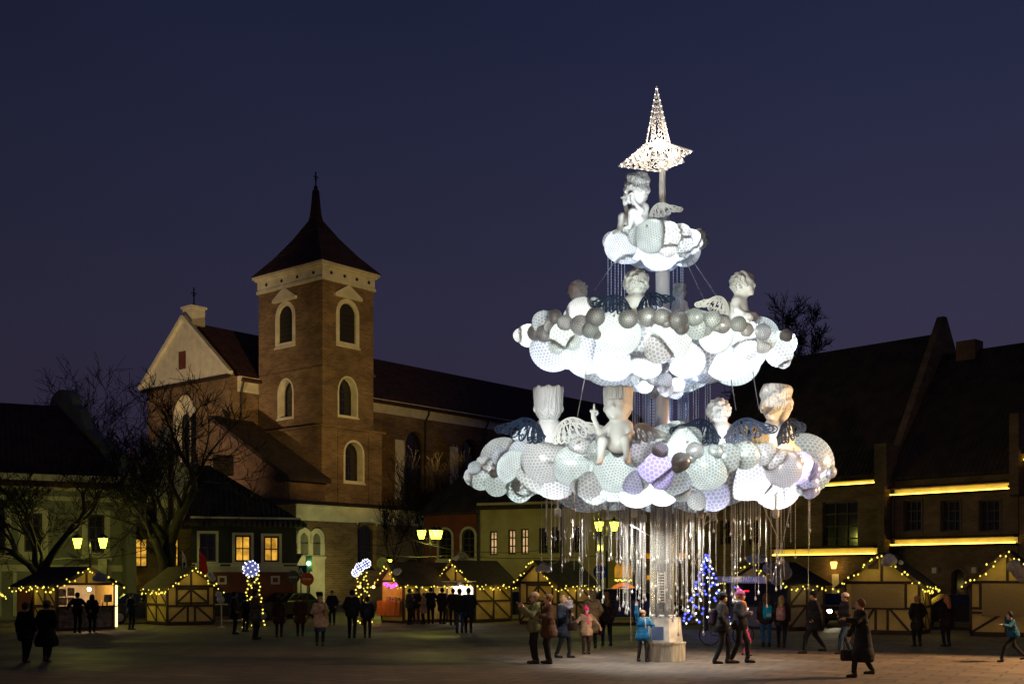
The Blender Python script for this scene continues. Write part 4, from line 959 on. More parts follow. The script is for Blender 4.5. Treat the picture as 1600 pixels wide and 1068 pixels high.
def stall(label, uA, YA, uB, YB, depth, he, hr, side, front, ov=.28, sidediag=None, garl=True, panel='panel', frontover=.35, glabel=None, roofback=None, nside=2):
    A = Vector((PX(uA, YA), YA)); B = Vector((PX(uB, YB), YB)); d = B - A; L = d.length; ph = math.atan2(d.y, d.x)
    t = thing('market_stall', label, 'market stall', (A.x, A.y, 0), ph, 'half timbered market stalls')
    W = Matrix.Translation((A.x, A.y, 0)) @ Matrix.Rotation(ph, 4, 'Z')
    D = depth; tb = []; mb = MB()
    XS = (Matrix.Translation((0, D, 0)) @ Matrix.Rotation(R(-90), 4, 'Z')) if side == 'L' else (Matrix.Translation((L, 0, 0)) @ Matrix.Rotation(R(90), 4, 'Z'))
    XO = (Matrix.Translation((0, D, 0)) @ Matrix.Rotation(R(-90), 4, 'Z')) if side == 'R' else (Matrix.Translation((L, 0, 0)) @ Matrix.Rotation(R(90), 4, 'Z'))
    panelled(mb, tb, XS, .02, D - .02, .12, he - .02, nside, 2, sidediag or (['\\' * nside, '\\' * nside]))
    mb.build('side_panel', M[panel], t)
    mb = MB(); mb.box(.02, D, 0, .05, .12, he, XO); mb.build('side_panel', M[panel], t)
    mb = MB(); mb.box(.02, L - .02, D - .05, D, .12, he); mb.build('back_panel', M[panel], t)
    mb = MB(); mb.box(0, L, 0, D, 0, .118); mb.build('floor', M['wood'], t)
    # gable infill
    g = MB(); g.prism([(.02, he + .01), (L - .02, he + .01), (L / 2, hr - .06)], .0, .05); g.prism([(.02, he + .01), (L - .02, he + .01), (L / 2, hr - .06)], D - .05, D)
    g.build('gable_panel', M[panel], t)
    tb.append(('v', I4, L / 2, he, hr - .12)); tb.append(('h', I4, 0, L, he))
    # roof slabs
    k = (hr - he) / (L / 2); ex = ov; r0 = -frontover; r1 = (roofback or D) + .2
    for sgn in (-1, 1):
        r = MB(); xe = L / 2 + sgn * (L / 2 + ex); ze = he - k * ex
        pts = [(L / 2, hr), (xe, ze), (xe, ze + .06), (L / 2, hr + .075)]
        if sgn < 0: pts = pts[::-1]
        r.prism(pts, r0, r1); r.build('roof_slope', M['stallroof'], t)
        bb = MB(); bb.beam((L / 2, r0 - .022, hr - .03), (xe, r0 - .022, ze - .03), .04, .13); bb.build('barge_board', M['wood'], t)
    # front
    if front == 'closed':
        mb = MB(); panelled(mb, tb, I4, .02, L - .02, .12, he - .02, 1, 1, [' '])
        mb.build('front_panel', M[panel], t)
        z1 = .12 + (he - .12) * .46; x1, x2 = L * .2, L * .86
        tb.append(('h', I4, 0, L, z1)); tb.append(('d', I4, .05, .15, L * .4, z1)); tb.append(('v', I4, L * .43, .12, z1)); tb.append(('v', I4, L * .58, .12, z1)); tb.append(('d', I4, L * .6, z1, L - .05, .15))
        tb.append(('v', I4, x1, z1, he)); tb.append(('v', I4, x2, z1, he)); tb.append(('v', I4, L / 2, z1, he))
        tb.append(('h', I4, x1, x2, z1 + .12)); tb.append(('h', I4, x1, x2, he - .12)); tb.append(('d', I4, x1, z1 + .12, L / 2, he - .15)); tb.append(('d', I4, L / 2, he - .15, x2, z1 + .12))
    elif front in ('board', 'board2'):
        mb = MB(); panelled(mb, tb, I4, .02, L - .02, .12, he - .02, 1, 1, [' ']); mb.build('front_panel', M[panel], t)
        z1 = .12 + (he - .12) * (.47 if front == 'board' else .4)
        tb.append(('h', I4, 0, L, z1))
        if front == 'board':
            mb = MB(); mb.box(L * .1, L * .80, -.07, -.034, z1 + .02, he - .1); mb.build('shutter_board', M['osb'], t)
            tb.append(('v', I4, L * .82, z1, he)); tb.append(('v', I4, L * .42, .12, z1)); tb.append(('v', I4, L * .58, .12, z1)); tb.append(('d', I4, L * .22, .15, L * .40, z1)); tb.append(('d', I4, L * .60, z1, L * .86, .15)); tb.append(('v', I4, L * .2, .12, z1))
        else:
            mb = MB(); mb.box(L * .16, L * .97, -.07, -.034, z1 - .12, he - .05); mb.build('shutter_board', M['osb'], t)
            tb.append(('v', I4, L * .14, z1 + .1, he)); tb.append(('h', I4, 0, L * .14, z1 + .16)); tb.append(('d', I4, .05, .15, L * .45, z1)); tb.append(('v', I4, L * .48, .12, z1)); tb.append(('v', I4, L * .75, .12, z1))
    else:
        cz = .95 if front != 'orange' else 1.0
        for x in (.04, L - .04): tb.append(('v', I4, x, .12, he))
        mb = MB(); mb.box(.05, L - .05, .01, .05, .12, cz); fp = mb.build('front_panel', M[panel] if front != 'cookies' else M['print'], t)
        mb = MB(); mb.box(.0, L, -.18, .3, cz, cz + .05); mb.build('counter', M['wood'], t)
    timber(t, tb)
    def wp(x, y, z): return W @ Vector((x, y, z))
    if garl:
        xe = L / 2 + ex; ze = he - k * ex - .03
        e0 = wp(L/2 - xe, r0 - .05, ze); pk = wp(L/2, r0 - .05, hr); e1 = wp(L/2 + xe, r0 - .05, ze)
        b0 = wp(L/2 - xe if side == 'L' else L/2 + xe, r1, ze)
        path = ([b0, e0, pk, e1] if side == 'L' else [e0, pk, e1, b0])
        garland(glabel or 'fairy lights on the ' + label, path, int(10 * sum((b - a).length for a, b in zip(path, path[1:])) / 2.2) + 6)
    return t, wp, L
M['print'] = mat('printed_counter', (.32, .22, .17), .5, var=0, c2=(.05, .03, .03), scale=4.5)
M['orange_cloth'] = mat('orange_cloth', (.62, .16, .03), .8, var=.1, scale=6, stretch=(14, 14, .6))
M['stall_in'] = mat('stall_lining', (.7, .62, .48), .8, var=.1)
goods_cols = [(.5, .1, .06), (.6, .4, .15), (.3, .12, .3), (.7, .65, .5), (.12, .2, .1), (.35, .05, .08), (.55, .25, .1)]
cname = ['red', 'ochre', 'purple', 'cream', 'green', 'wine red', 'orange brown']
def goods(wp, ph, x0, x1, y, z, n, label, names=('jar', 'box', 'bottle')):
    for i in range(n):
        x = x0 + (x1 - x0) * (i + .5) / n; nm = names[i % len(names)]
        p = wp(x, y, z); mb = MB(); h = rnd.uniform(.12, .26)
        if nm == 'box': mb.box(-.06, .06, -.05, .05, 0, h * .7); mb.box(-.065, .065, -.055, .055, h * .7, h * .7 + .02)
        elif nm == 'bottle': mb.lathe([(.035, 0), (.037, h * .6), (.012, h * .8), (.014, h)], n=8)
        else: mb.lathe([(.045, 0), (.05, .02), (.05, h * .6), (.04, h * .7), (.044, h * .72), (.044, h * .8)], n=8)
        o = mb.build(nm, cloth(goods_cols[(i * 3 + n) % 7], .5)); o.location = p; o.rotation_euler.z = ph
        tag(o, '%s %s, %s from the left %s' % (cname[(i * 3 + n) % 7], nm, ('first', 'second', 'third', 'fourth', 'fifth', 'sixth', 'seventh')[i], label), nm, 'goods on the stall counters')
def text_mesh(tx, name):
    tmp = link(bpy.data.objects.new(name, tx)); dg = bpy.context.evaluated_depsgraph_get(); me = bpy.data.meshes.new_from_object(tmp.evaluated_get(dg)); me.name = name
    bpy.data.objects.remove(tmp); return link(bpy.data.objects.new(name, me))
def stalls():
    # 1: open stall with lit counter, left
    t, wp, L = stall('open stall at the left with a brightly lit counter', 88, 46.5, 180, 48.4, 1.97, 1.9, 2.55, 'L', 'cookies', roofback=3.4, panel='panel')
    ph = t.rotation_euler.z
    s = MB(); s.ball((L * .62, .35, 1.68), .075, 8); s.build('lamp_bulb', emit('stall_bulb', (1, .7, .35), 30), t)
    lamp('POINT', (L * .62, .3, 1.62), 75, (1, .66, .34), t, .08)
    m = MB(); m.box(.05, L - .05, 1.6, 1.64, .95, 1.85); m.build('inner_lining', M['stall_in'], t)
    for x, w_, z in ((.1, .32, 1.55), (.12, .34, 1.2), (.5, .25, 1.2), (.48, .3, 1.58), (L - .5, .36, 1.3)):
        m = MB(); m.box(x, x + w_, .02, .04, z - .16, z + .16); o = m.build('picture_panel', M['print'], t)
    m = MB(); m.box(L - .02, L + .07, -.07, -.033, .1, 1.85); m.build('light_strip', emit('tube', (1, .72, .35), 2.2), t)
    goods(wp, ph, .8, L - .2, .12, 1.002, 7, 'on the left lit stall counter')
    puff(155, 901, 46, [(0, 0, 7), (7, 2, 6), (-5, 2, 5)], 'grey cotton puff on the gable of the left lit stall')
    # 2: closed half timbered stall
    t, wp, L = stall('closed cream half timbered stall with flags behind its gable', 261, 52, 335, 53.4, 2.5, 1.78, 2.6, 'L', 'closed', sidediag=['\\\\', '\\\\'])
    for x, c1, lab in ((.9, (.6, .55, .4), 'white flag with a dark mark behind the closed stall'), (1.75, (.5, .03, .02), 'red flag behind the closed stall')):
        f = thing('flag', lab, 'flag', wp(x, .5, 0), t.rotation_euler.z, None)
        m = MB(); m.tube([(0, 0, 0), (0, 0, 3.5)], .02, 6); m.build('pole', M['metal'], f)
        m = MB(); pts = [(0, 3.45), (.3 if x > 1 else .18, 3.1), (.42 if x > 1 else .3, 2.4), (.12, 2.25), (0, 2.5)]
        m.prism([(a, b) for a, b in pts], -.02, .02); m.build('flag_cloth', cloth(c1), f)
        if x < 1: m = MB(); m.prism([(.05, 2.85), (.12, 2.9), (.18, 2.8), (.1, 2.65), (.15, 2.5), (.06, 2.55)], -.026, -.021); m.build('mark', cloth(BL), f)
    puff(328, 897, 52, [(0, 0, 5), (4, 6, 5)], 'small cotton puff at the right eave of the closed left stall')
    puff(342, 928, 52, [(0, 0, 5), (3, 8, 6)], 'cotton puff hanging low beside the closed left stall')
    garland('end of a yellow fairy light string at the left picture edge', [P(-14, 912, 45), P(3, 924, 45), P(11, 930, 45)], 12)
    # 3: orange stall
    t, wp, L = stall('small stall with an orange cloth over its counter', 596, 56, 631, 54.6, 2.6, 2.0, 2.85, 'R', 'orange', roofback=4.2, nside=3, sidediag=['   ', '   '])
    c = MB(); n = 40
    vs = []; fs = []
    for i in range(n + 1):
        x = -.05 + (L + .1) * i / n; y = -.22 - .03 * math.sin(i * 1.3) - .02 * math.sin(i * 2.9)
        for z, dy in ((1.06, .04), (1.04, 0), (.7, -.02), (.35, -.05)): vs.append((x, y + dy, z))
    for i in range(n):
        for j in range(3): a = i * 4 + j; fs.append((a, a + 4, a + 5, a + 1))
    c.add(vs, fs); c.add([(v[0], v[1] + .012, v[2]) for v in vs], [f[::-1] for f in fs]); o = c.build('tablecloth', M['orange_cloth']); o.location = t.location; o.rotation_euler = t.rotation_euler
    tag(o, 'orange cloth hanging in folds over the small stall counter', 'tablecloth')
    m = MB(); m.box(.05, L - .05, 1.1, 1.14, .95, 1.9); m.build('inner_lining', cloth((.6, .3, .12)), t)
    lamp('POINT', (L * .5, .45, 1.75), 22, (1, .45, .12), t, .08)
    lamp('POINT', (L * .3, -.75, 1.75), 16, (1, .5, .15), t, .06)
    goods(wp, t.rotation_euler.z, .2, L - .2, .1, 1.06, 6, 'on the orange cloth counter')
    garland('magenta light string hanging in the opening of the orange cloth stall', [wp(.35, -.05, 1.9), wp(L * .5, -.1, 1.72), wp(L - .3, -.05, 1.9)], 26, None, .04, 'bulb_mag', .1)
    for x, y, lab in ((-1.0, -.6, 'round orange lamp bulb left of the orange cloth stall'), (.05, -.5, 'round orange lamp bulb at the corner of the orange cloth stall')):
        l = thing('hanging_bulb', lab, 'lamp', wp(x, y, 1.72), 0, 'orange bulbs by the small stall')
        m = MB(); m.ball((0, 0, 0), .075, 8); m.build('bulb', emit('orange_bulb', (1, .5, .12), 7), l)
        m = MB(); m.tube([(0, 0, .06), (0, 0, .32)], .01, 5); m.lathe([(.03, .06), (.03, .12), (.015, .14)], n=8); m.build('socket', M['cable'], l)
    puff(620, 893, 54, [(0, 0, 5.5), (4, -2, 4)], 'pale cotton puff on the roof of the orange cloth stall')
    # 4: white lit stall
    t, wp, L = stall('stall with a white lit serving hatch and long half timbered side', 683, 57, 742, 55.4, 2.75, 1.98, 2.95, 'R', 'open', roofback=2.9)
    m = MB(); m.box(.05, L - .05, 1.0, 1.04, .95, 1.95); m.build('inner_lining', M['stall_in'], t)
    lamp('POINT', (L * .5, .4, 1.75), 80, (1, .88, .72), t, .08)
    m = MB(); m.box(.15, L - .1, .98, .995, 1.15, 1.85); m.build('light_panel', emit('hatch_light', (1, .86, .7), 2.2, 'AUTO'), t)
    m = MB(); m.box(-.25, L + .1, -.62, -.02, 1.96, 2.0); m.build('awning', M['stall_in'], t)
    goods(wp, t.rotation_euler.z, .2, L - .2, .12, 1.002, 7, 'on the white lit counter', ('jar', 'box'))
    puff(712, 872, 55, [(0, 0, 3.5), (3, -3, 3)], 'tiny cotton puff over the gable of the white lit stall')
    # 5: closed brown stall
    t, wp, L = stall('closed stall in brown light behind the woman in the olive parka', 812, 54, 872, 52.4, 2.6, 1.95, 2.9, 'R', 'closed')
    puff(848, 886, 51.5, [(0, 0, 7), (8, 2, 6), (-7, 3, 5)], 'grey cotton puff on the roof of the brown lit stall')
    # 6: post office booth
    t, wp, L = stall('dark booth with a lavender sign board above its opening', 1137, 50, 1233, 46.5, 1.85, 1.95, 2.75, 'R', 'open', garl=True, nside=2, sidediag=['//', '//'], panel='lav')
    m = MB(); m.box(-.1, L * .78, -.5, -.44, 1.93, 2.22); sg = m.build('sign_board', mat('lavender_board', (.32, .27, .45), .6, em=(.3, .25, .5), es=.1), t)
    tx = bpy.data.curves.new('sign_text', 'FONT'); tx.body = 'KALĖDINIS PAŠTAS'; tx.size = .27; tx.extrude = .004; tx.align_x = 'CENTER'; tx.align_y = 'CENTER'
    tx.materials.append(mat('sign_letters', (.8, .78, .85), .6, var=0, em=(.6, .55, .8), es=.25)); to = text_mesh(tx, 'sign_text'); to.parent = sg; to.location = (L * .36, -.51, 2.075); to.rotation_euler = (R(90), 0, 0)
    m = MB(); m.box(.05, L - .05, .8, .84, .5, 1.9); m.build('inner_lining', M['navy_wall'], t)
    for i, (x, z, c_) in enumerate(((.5, 1.75, 'bulb_blue'), (.75, 1.7, 'bulb_blue'), (.55, 1.5, 'bulb_blue'), (1.0, 1.35, 'bulb_blue'), (1.35, .85, 'bulb_white'), (.95, .5, 'bulb_white'))):
        o = MB(); o.ball((0, 0, 0), .035, 6); q = o.build('blue_light' if 'blue' in c_ else 'white_light', M[c_]); q.location = wp(x, .0, z)
        tag(q, ['topmost left blue light dot inside the dark booth', 'topmost right blue light dot inside the dark booth', 'blue light dot below the two top ones in the dark booth', 'blue light dot nearest the red bar in the dark booth', 'white light dot halfway up the dark booth', 'lowest white light dot in the dark booth'][i], 'light', 'dots of light in the booth')
    o = MB(); o.cbox((0, 0, 0), (.28, .04, .07)); q = o.build('red_light', emit('red', (1, .02, .02), 1.5)); q.location = wp(1.4, -.1, 1.6); q.rotation_euler.z = t.rotation_euler.z; tag(q, 'short glowing red bar in the opening of the dark booth', 'light')
    puff(1215, 890, 45.3, [(0, 0, 13), (-14, -3, 9), (12, 4, 11), (-2, 14, 10), (8, -6, 10)], 'large grey cotton cloud at the right end of the lavender sign')
    puff(1180, 871, 46, [(0, 0, 9), (9, 1, 7), (-8, 2, 6)], 'grey cotton cloud on top of the lavender sign')
    # 7, 8 : big shuttered stalls on the right
    t, wp, L = stall('shuttered stall with a big chipboard panel, second from the right edge', 1320, 44.5, 1437, 43.2, 2.7, 1.98, 3.05, 'R', 'board', sidediag=['\\\\', '\\\\'])
    puff(1389, 874, 42.8, [(0, 0, 10), (5, 2, 8), (-5, 3, 7)], 'white cotton ball on the gable of the shuttered stall')
    puff(1408, 878, 42.8, [(0, 0, 4)], 'smallest cotton ball on the gable of the shuttered stall')
    m = MB(); m.box(.9, 1.25, -.1, .25, 2.5, 3.05); ch = m.build('roof_box', M['wood'], t)
    t, wp, L = stall('shuttered stall cut by the right picture edge', 1516, 42.6, 1634, 41.4, 2.7, 2.0, 3.1, 'R', 'board2')
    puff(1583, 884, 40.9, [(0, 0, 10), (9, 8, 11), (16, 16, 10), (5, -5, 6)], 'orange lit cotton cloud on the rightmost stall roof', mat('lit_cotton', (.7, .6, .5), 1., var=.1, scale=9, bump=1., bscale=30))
M['lav'] = mat('grey_board', (.24, .2, .19), .8, var=.14, scale=1.8)
M['bulb_mag'] = emit('magenta_bulb', (.75, .1, 1), 2.2)
stalls()

# ------------------------------------------------------------------ street lamps
LG = (1, .94, .17)
def street_lamp(label, u, v, Y, n=2, power=120, arm=.45, s=1., post='metal'):
    """v = row of the lantern centres"""
    h = ZV(v, Y)
    t = thing('street_lamp', label, 'street lamp', (PX(u, Y), Y, 0), rnd.uniform(-.3, .3), 'old style street lamps on the square')
    p = MB(); p.lathe([(.2, 0), (.2, .25), (.13, .35), (.11, .9), (.07, 1.0), (.055, h - .6), (.08, h - .55), (.05, h - .45), (.04, h - .2), (.01, h)], n=10); p.build('post', M['metal'], t)
    offs = [(-arm, 0), (arm, 0)] if n == 2 else [(-arm, 0), (arm * .35, -.25), (arm, .1)]
    for x, y in offs:
        a = MB(); a.tube([(0, 0, h - .5), (x * .5, y * .5, h - .62), (x, y, h - .52), (x, y, h - .36)], .022, 6); a.tube([(x*.3, y*.3, h-.45), (x*.5, y*.5, h-.3), (x*.3, y*.3, h-.25)], .014, 5); a.build('arm', M['metal'], t)
        l = MB(); l.lathe([(.07, -.36), (.1, -.33), (.11, -.3)], (x, y, h), 6)
        for k in range(6):
            an = k * math.pi / 3; l.tube([(x + .13*math.cos(an), y + .13*math.sin(an), h - .3), (x + .25*math.cos(an), y + .25*math.sin(an), h + .16)], .012, 4)
        l.lathe([(.27, .16), (.27, .19), (.15, .3), (.06, .35), (.02, .45)], (x, y, h), 6)
        lo = l.build('lantern', M['metal'], t)
        g = MB(); g.lathe([(.115, -.295), (.235, .155)], (x, y, h), 6); g.build('lantern_glass', M['lamp_glass'], lo)
        lamp('POINT', (x, y - .0, h + .0), power / len(offs), LG, t, .1)
    t.scale = (1, 1, 1)
    return t
def lamps():
    M['lamp_glass'].cycles.emission_sampling = 'NONE'
    # the point light sits inside its glass, so the glass must let it out: a thin translucent pane
    g = M['lamp_glass']; n = g.node_tree; e = [x for x in n.nodes if x.type == 'EMISSION'][0]; out = [x for x in n.nodes if x.type == 'OUTPUT_MATERIAL'][0]
    tr = n.nodes.new('ShaderNodeBsdfTransparent'); ad = n.nodes.new('ShaderNodeAddShader'); n.links.new(e.outputs[0], ad.inputs[0]); n.links.new(tr.outputs[0], ad.inputs[1]); n.links.new(ad.outputs[0], out.inputs[0])
    street_lamp('double street lamp rising behind the left lit stall', 141, 846, 53.5, 2, 310, .66)
    street_lamp('triple street lamp glowing yellow green before the red house', 672, 833, 62, 3, 430, .46)
    street_lamp('double street lamp seen through the bead strands', 948, 820, 60, 2, 360, .4)
    street_lamp('low double street lamp above the orange cloth stall', 602, 878, 70, 2, 200, .2)
    # traffic signals and signs at the corner of the dark blue house
    t = thing('traffic_light', 'traffic light showing green beside the church wall', 'traffic light', (PX(483, 63), 63, 0))
    m = MB(); m.tube([(0, 0, 0), (0, 0, 3.2)], .05, 8); m.build('pole', M['metal'], t)
    m = MB(); m.box(-.17, .17, -.12, .12, 2.5, 3.35); hd = m.build('signal_head', M['metal'], t)
    m = MB(); m.ball((0, -.14, 2.95), .12, 8); m.build('green_light', emit('green', (.25, 1, .3), 9), hd)
    lamp('POINT', (0, -.5, 2.95), 40, (.3, 1, .3), t, .1)
    def sign(u, v, Y, shape, label, c, c2, hgt=None):
        t = thing('road_sign', label, 'road sign', (PX(u, Y), Y, 0)); z = ZV(v, Y)
        m = MB(); m.tube([(0, .04, 0), (0, .04, z + .3)], .035, 6); m.build('pole', M['metal'], t)
        if shape == 'square': poly = [(-.33, z - .35), (.33, z - .35), (.33, z + .35), (-.33, z + .35)]
        elif shape == 'tri': poly = [(-.4, z + .3), (.4, z + .3), (0, z - .4)]
        else: poly = [(.35 * math.cos(a), z + .35 * math.sin(a)) for a in [i * math.pi / 8 for i in range(16)]]
        m = MB(); m.prism(poly, -.02, .02); pl = m.build('plate', cloth(c, .5), t)
        m = MB()
        if shape == 'square': m.prism([(-.22, z - .22), (.22, z - .22), (0, z + .26)], -.03, -.021)
        elif shape == 'round': m.box(-.22, .22, -.03, -.021, z - .05, z + .05)
        else: m.prism([(-.24, z + .2), (.24, z + .2), (0, z - .22)], -.03, -.021)
        m.build('symbol', cloth(c2, .5), pl)
        return pl
    s = sign(470, 893, 62, 'square', 'blue pedestrian crossing sign under the traffic light', (.01, .05, .2), (.6, .6, .5))
    fg = MB(); z = ZV(893, 62); fg.tube([(0, -.036, z + .1), (.02, -.036, z - .02), (.1, -.036, z - .17)], .022, 4); fg.tube([(.02, -.036, z - .02), (-.09, -.036, z - .17)], .022, 4); fg.build('figure', cloth(BL), s)
    sign(480, 904, 60, 'round', 'round orange red road sign below the traffic light', (.6, .1, .02), (.7, .6, .3))
    sign(462, 873, 62, 'tri', 'grey triangular give way sign seen from behind', (.12, .1, .08), (.08, .07, .06))
    a = sign(458, 901, 60.5, 'round', 'small round dark sign left of the crossing sign', (.1, .08, .08), (.4, .35, .3))
    sign(598, 879, 64.5, 'round', 'round grey sign back left of the low street lamp', (.13, .14, .08), (.1, .1, .07))
    sign(722, 872, 60, 'round', 'round pale yellow sign above the white lit stall', (.4, .42, .18), (.25, .25, .1))
    sign(938, 893, 56, 'round', 'round blue sign beside the glowing arch', (.0, .08, .35), (.5, .5, .6))
    sb = thing('shop_sign', 'narrow vertical lit sign board right of the left street lamp', 'sign', (PX(161, 60), 60, 0))
    m = MB(); m.box(-.22, .22, -.1, .0, ZV(896, 60), ZV(872, 60)); m.build('board', mat('pale_board', (.5, .5, .35), .6), sb)
    m = MB(); m.box(-.03, .03, .0, 2.0, ZV(874, 60), ZV(873, 60)); m.build('bracket', M['metal'], sb)
lamps()

# ------------------------------------------------------------------ lit trees with sparkling balls
def ball_tree(label, u, Y, v0, v1, w, balls, nb=46):
    t = thing('lit_tree', label, 'decorated tree', (PX(u, Y), Y, 0), 0, 'ball topped trees with fairy lights')
    zt = ZV(v0, Y); r = w / F * Y
    m = MB(); m.tube([(0, 0, 0), (0, 0, zt * .5), (.02, 0, zt)], [.07, .05, .02], 6); m.build('trunk', M['bark'], t)
    m = MB()
    for i in range(900):
        z = rnd.uniform(.2, zt); rr = r * (1.1 - .65 * (z / zt)) * math.sqrt(rnd.random()); a = rnd.uniform(0, 6.283); c = Vector((rr * math.cos(a), rr * math.sin(a), z))
        d = Vector((math.cos(a), math.sin(a), rnd.uniform(-.5, .3))).normalized() * .09; s_ = Vector((-d.y, d.x, .02)).normalized() * .012
        m.add([c - s_, c + d, c + s_], [(0, 1, 2)])
    m.build('crown', mat('fir_needles', (.02, .03, .015), .9, var=.2), t)
    b0 = None
    for i in range(nb):
        z = zt * (1 - (i + .5) / nb); rr = r * (1.12 - .62 * (z / zt)); a = i * 1.9
        if b0 is None: mb = MB(); mb.ball((0, 0, 0), .04, 6); b0 = mb.build('bulb', M['bulb'], t); b = b0
        else: b = b0.copy(); link(b); b.parent = t
        b.location = (rr * math.cos(a), rr * math.sin(a), z)
    for bi, (bu, bv, br) in enumerate(balls):
        bt = thing('light_ball', ('large sparkling ball topping the ', 'topmost sparkling ball of the ', 'middle sparkling ball of the ', 'lowest sparkling ball of the ')[bi + (len(balls) > 1)] + label.replace('small dark ', ''), 'decoration', P(bu, bv, Y - .05), 0, 'sparkling balls on the small trees'); rb = br / F * Y
        m = MB(); m.ball((0, 0, 0), rb, 12); m.build('ball', mat('ball_foil', (.25, .25, .5), .25, metal=.5, em=(.3, .3, .8), es=.35), bt)
        s0 = None
        for i in range(34):
            a = i * 2.4; zz = 1 - 2 * (i + .5) / 34; q = math.sqrt(1 - zz*zz)
            if s0 is None: mb = MB(); mb.ball((0, 0, 0), .03, 5); s0 = mb.build('spark', M['bulb_white'], bt); s = s0
            else: s = s0.copy(); link(s); s.parent = bt
            s.location = Vector((q * math.cos(a), q * math.sin(a), zz)) * rb * 1.02
ball_tree('small dark tree left of the woman in the fur coat', 396, 50, 897, 960, 16, [(392, 888, 12.5)])
ball_tree('small dark tree beside the orange cloth stall', 566, 53, 893, 960, 14, [(572, 880, 7), (562, 886, 7), (556, 894, 6)])
def blue_tree():
    Y = 47; t = thing('christmas_tree', 'fir tree covered in blue and white fairy lights beside the metal column', 'christmas tree', (PX(1104, Y), Y, 0))
    zt = ZV(866, Y); m = MB(); m.tube([(0, 0, 0), (0, 0, zt)], [.08, .015], 6); m.build('trunk', M['bark'], t)
    m = MB()
    for i in range(2600):
        z = .25 + (zt - .25) * rnd.random() ** 1.3; rr = 1.0 * (1 - z / zt) * math.sqrt(rnd.random()) + .02; a = rnd.uniform(0, 6.283); c = Vector((rr * math.cos(a), rr * math.sin(a), z))
        d = Vector((math.cos(a), math.sin(a), rnd.uniform(-.6, .1))).normalized() * .12; s_ = Vector((-d.y, d.x, .02)).normalized() * .014
        m.add([c - s_, c + d, c + s_], [(0, 1, 2)])
    m.build('crown', mat('fir_needles_blue', (.02, .035, .025), .9, var=.2), t)
    pr = {}
    for i in range(99):
        z = .3 + (zt - .3) * ((i + .5) / 99) ** 1.2; rr = 1.05 * (1 - z / zt) + .04; a = i * 2.39996; k = 'white' if i % 5 < 2 else 'blue'
        nm = k + '_bulb'
        if k not in pr: mb = MB(); mb.ball((0, 0, 0), .045 if k == 'blue' else .04, 6); pr[k] = mb.build(nm, M['bulb_' + k], t); b = pr[k]
        else: b = pr[k].copy(); link(b); b.parent = t
        b.location = (rr * math.cos(a), rr * math.sin(a), z + rnd.uniform(-.05, .05))
    lamp('POINT', (0, -1.4, 1.2), 14, (.2, .25, 1), t, .5)
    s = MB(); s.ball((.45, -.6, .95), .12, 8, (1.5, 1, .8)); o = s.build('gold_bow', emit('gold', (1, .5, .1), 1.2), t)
blue_tree()

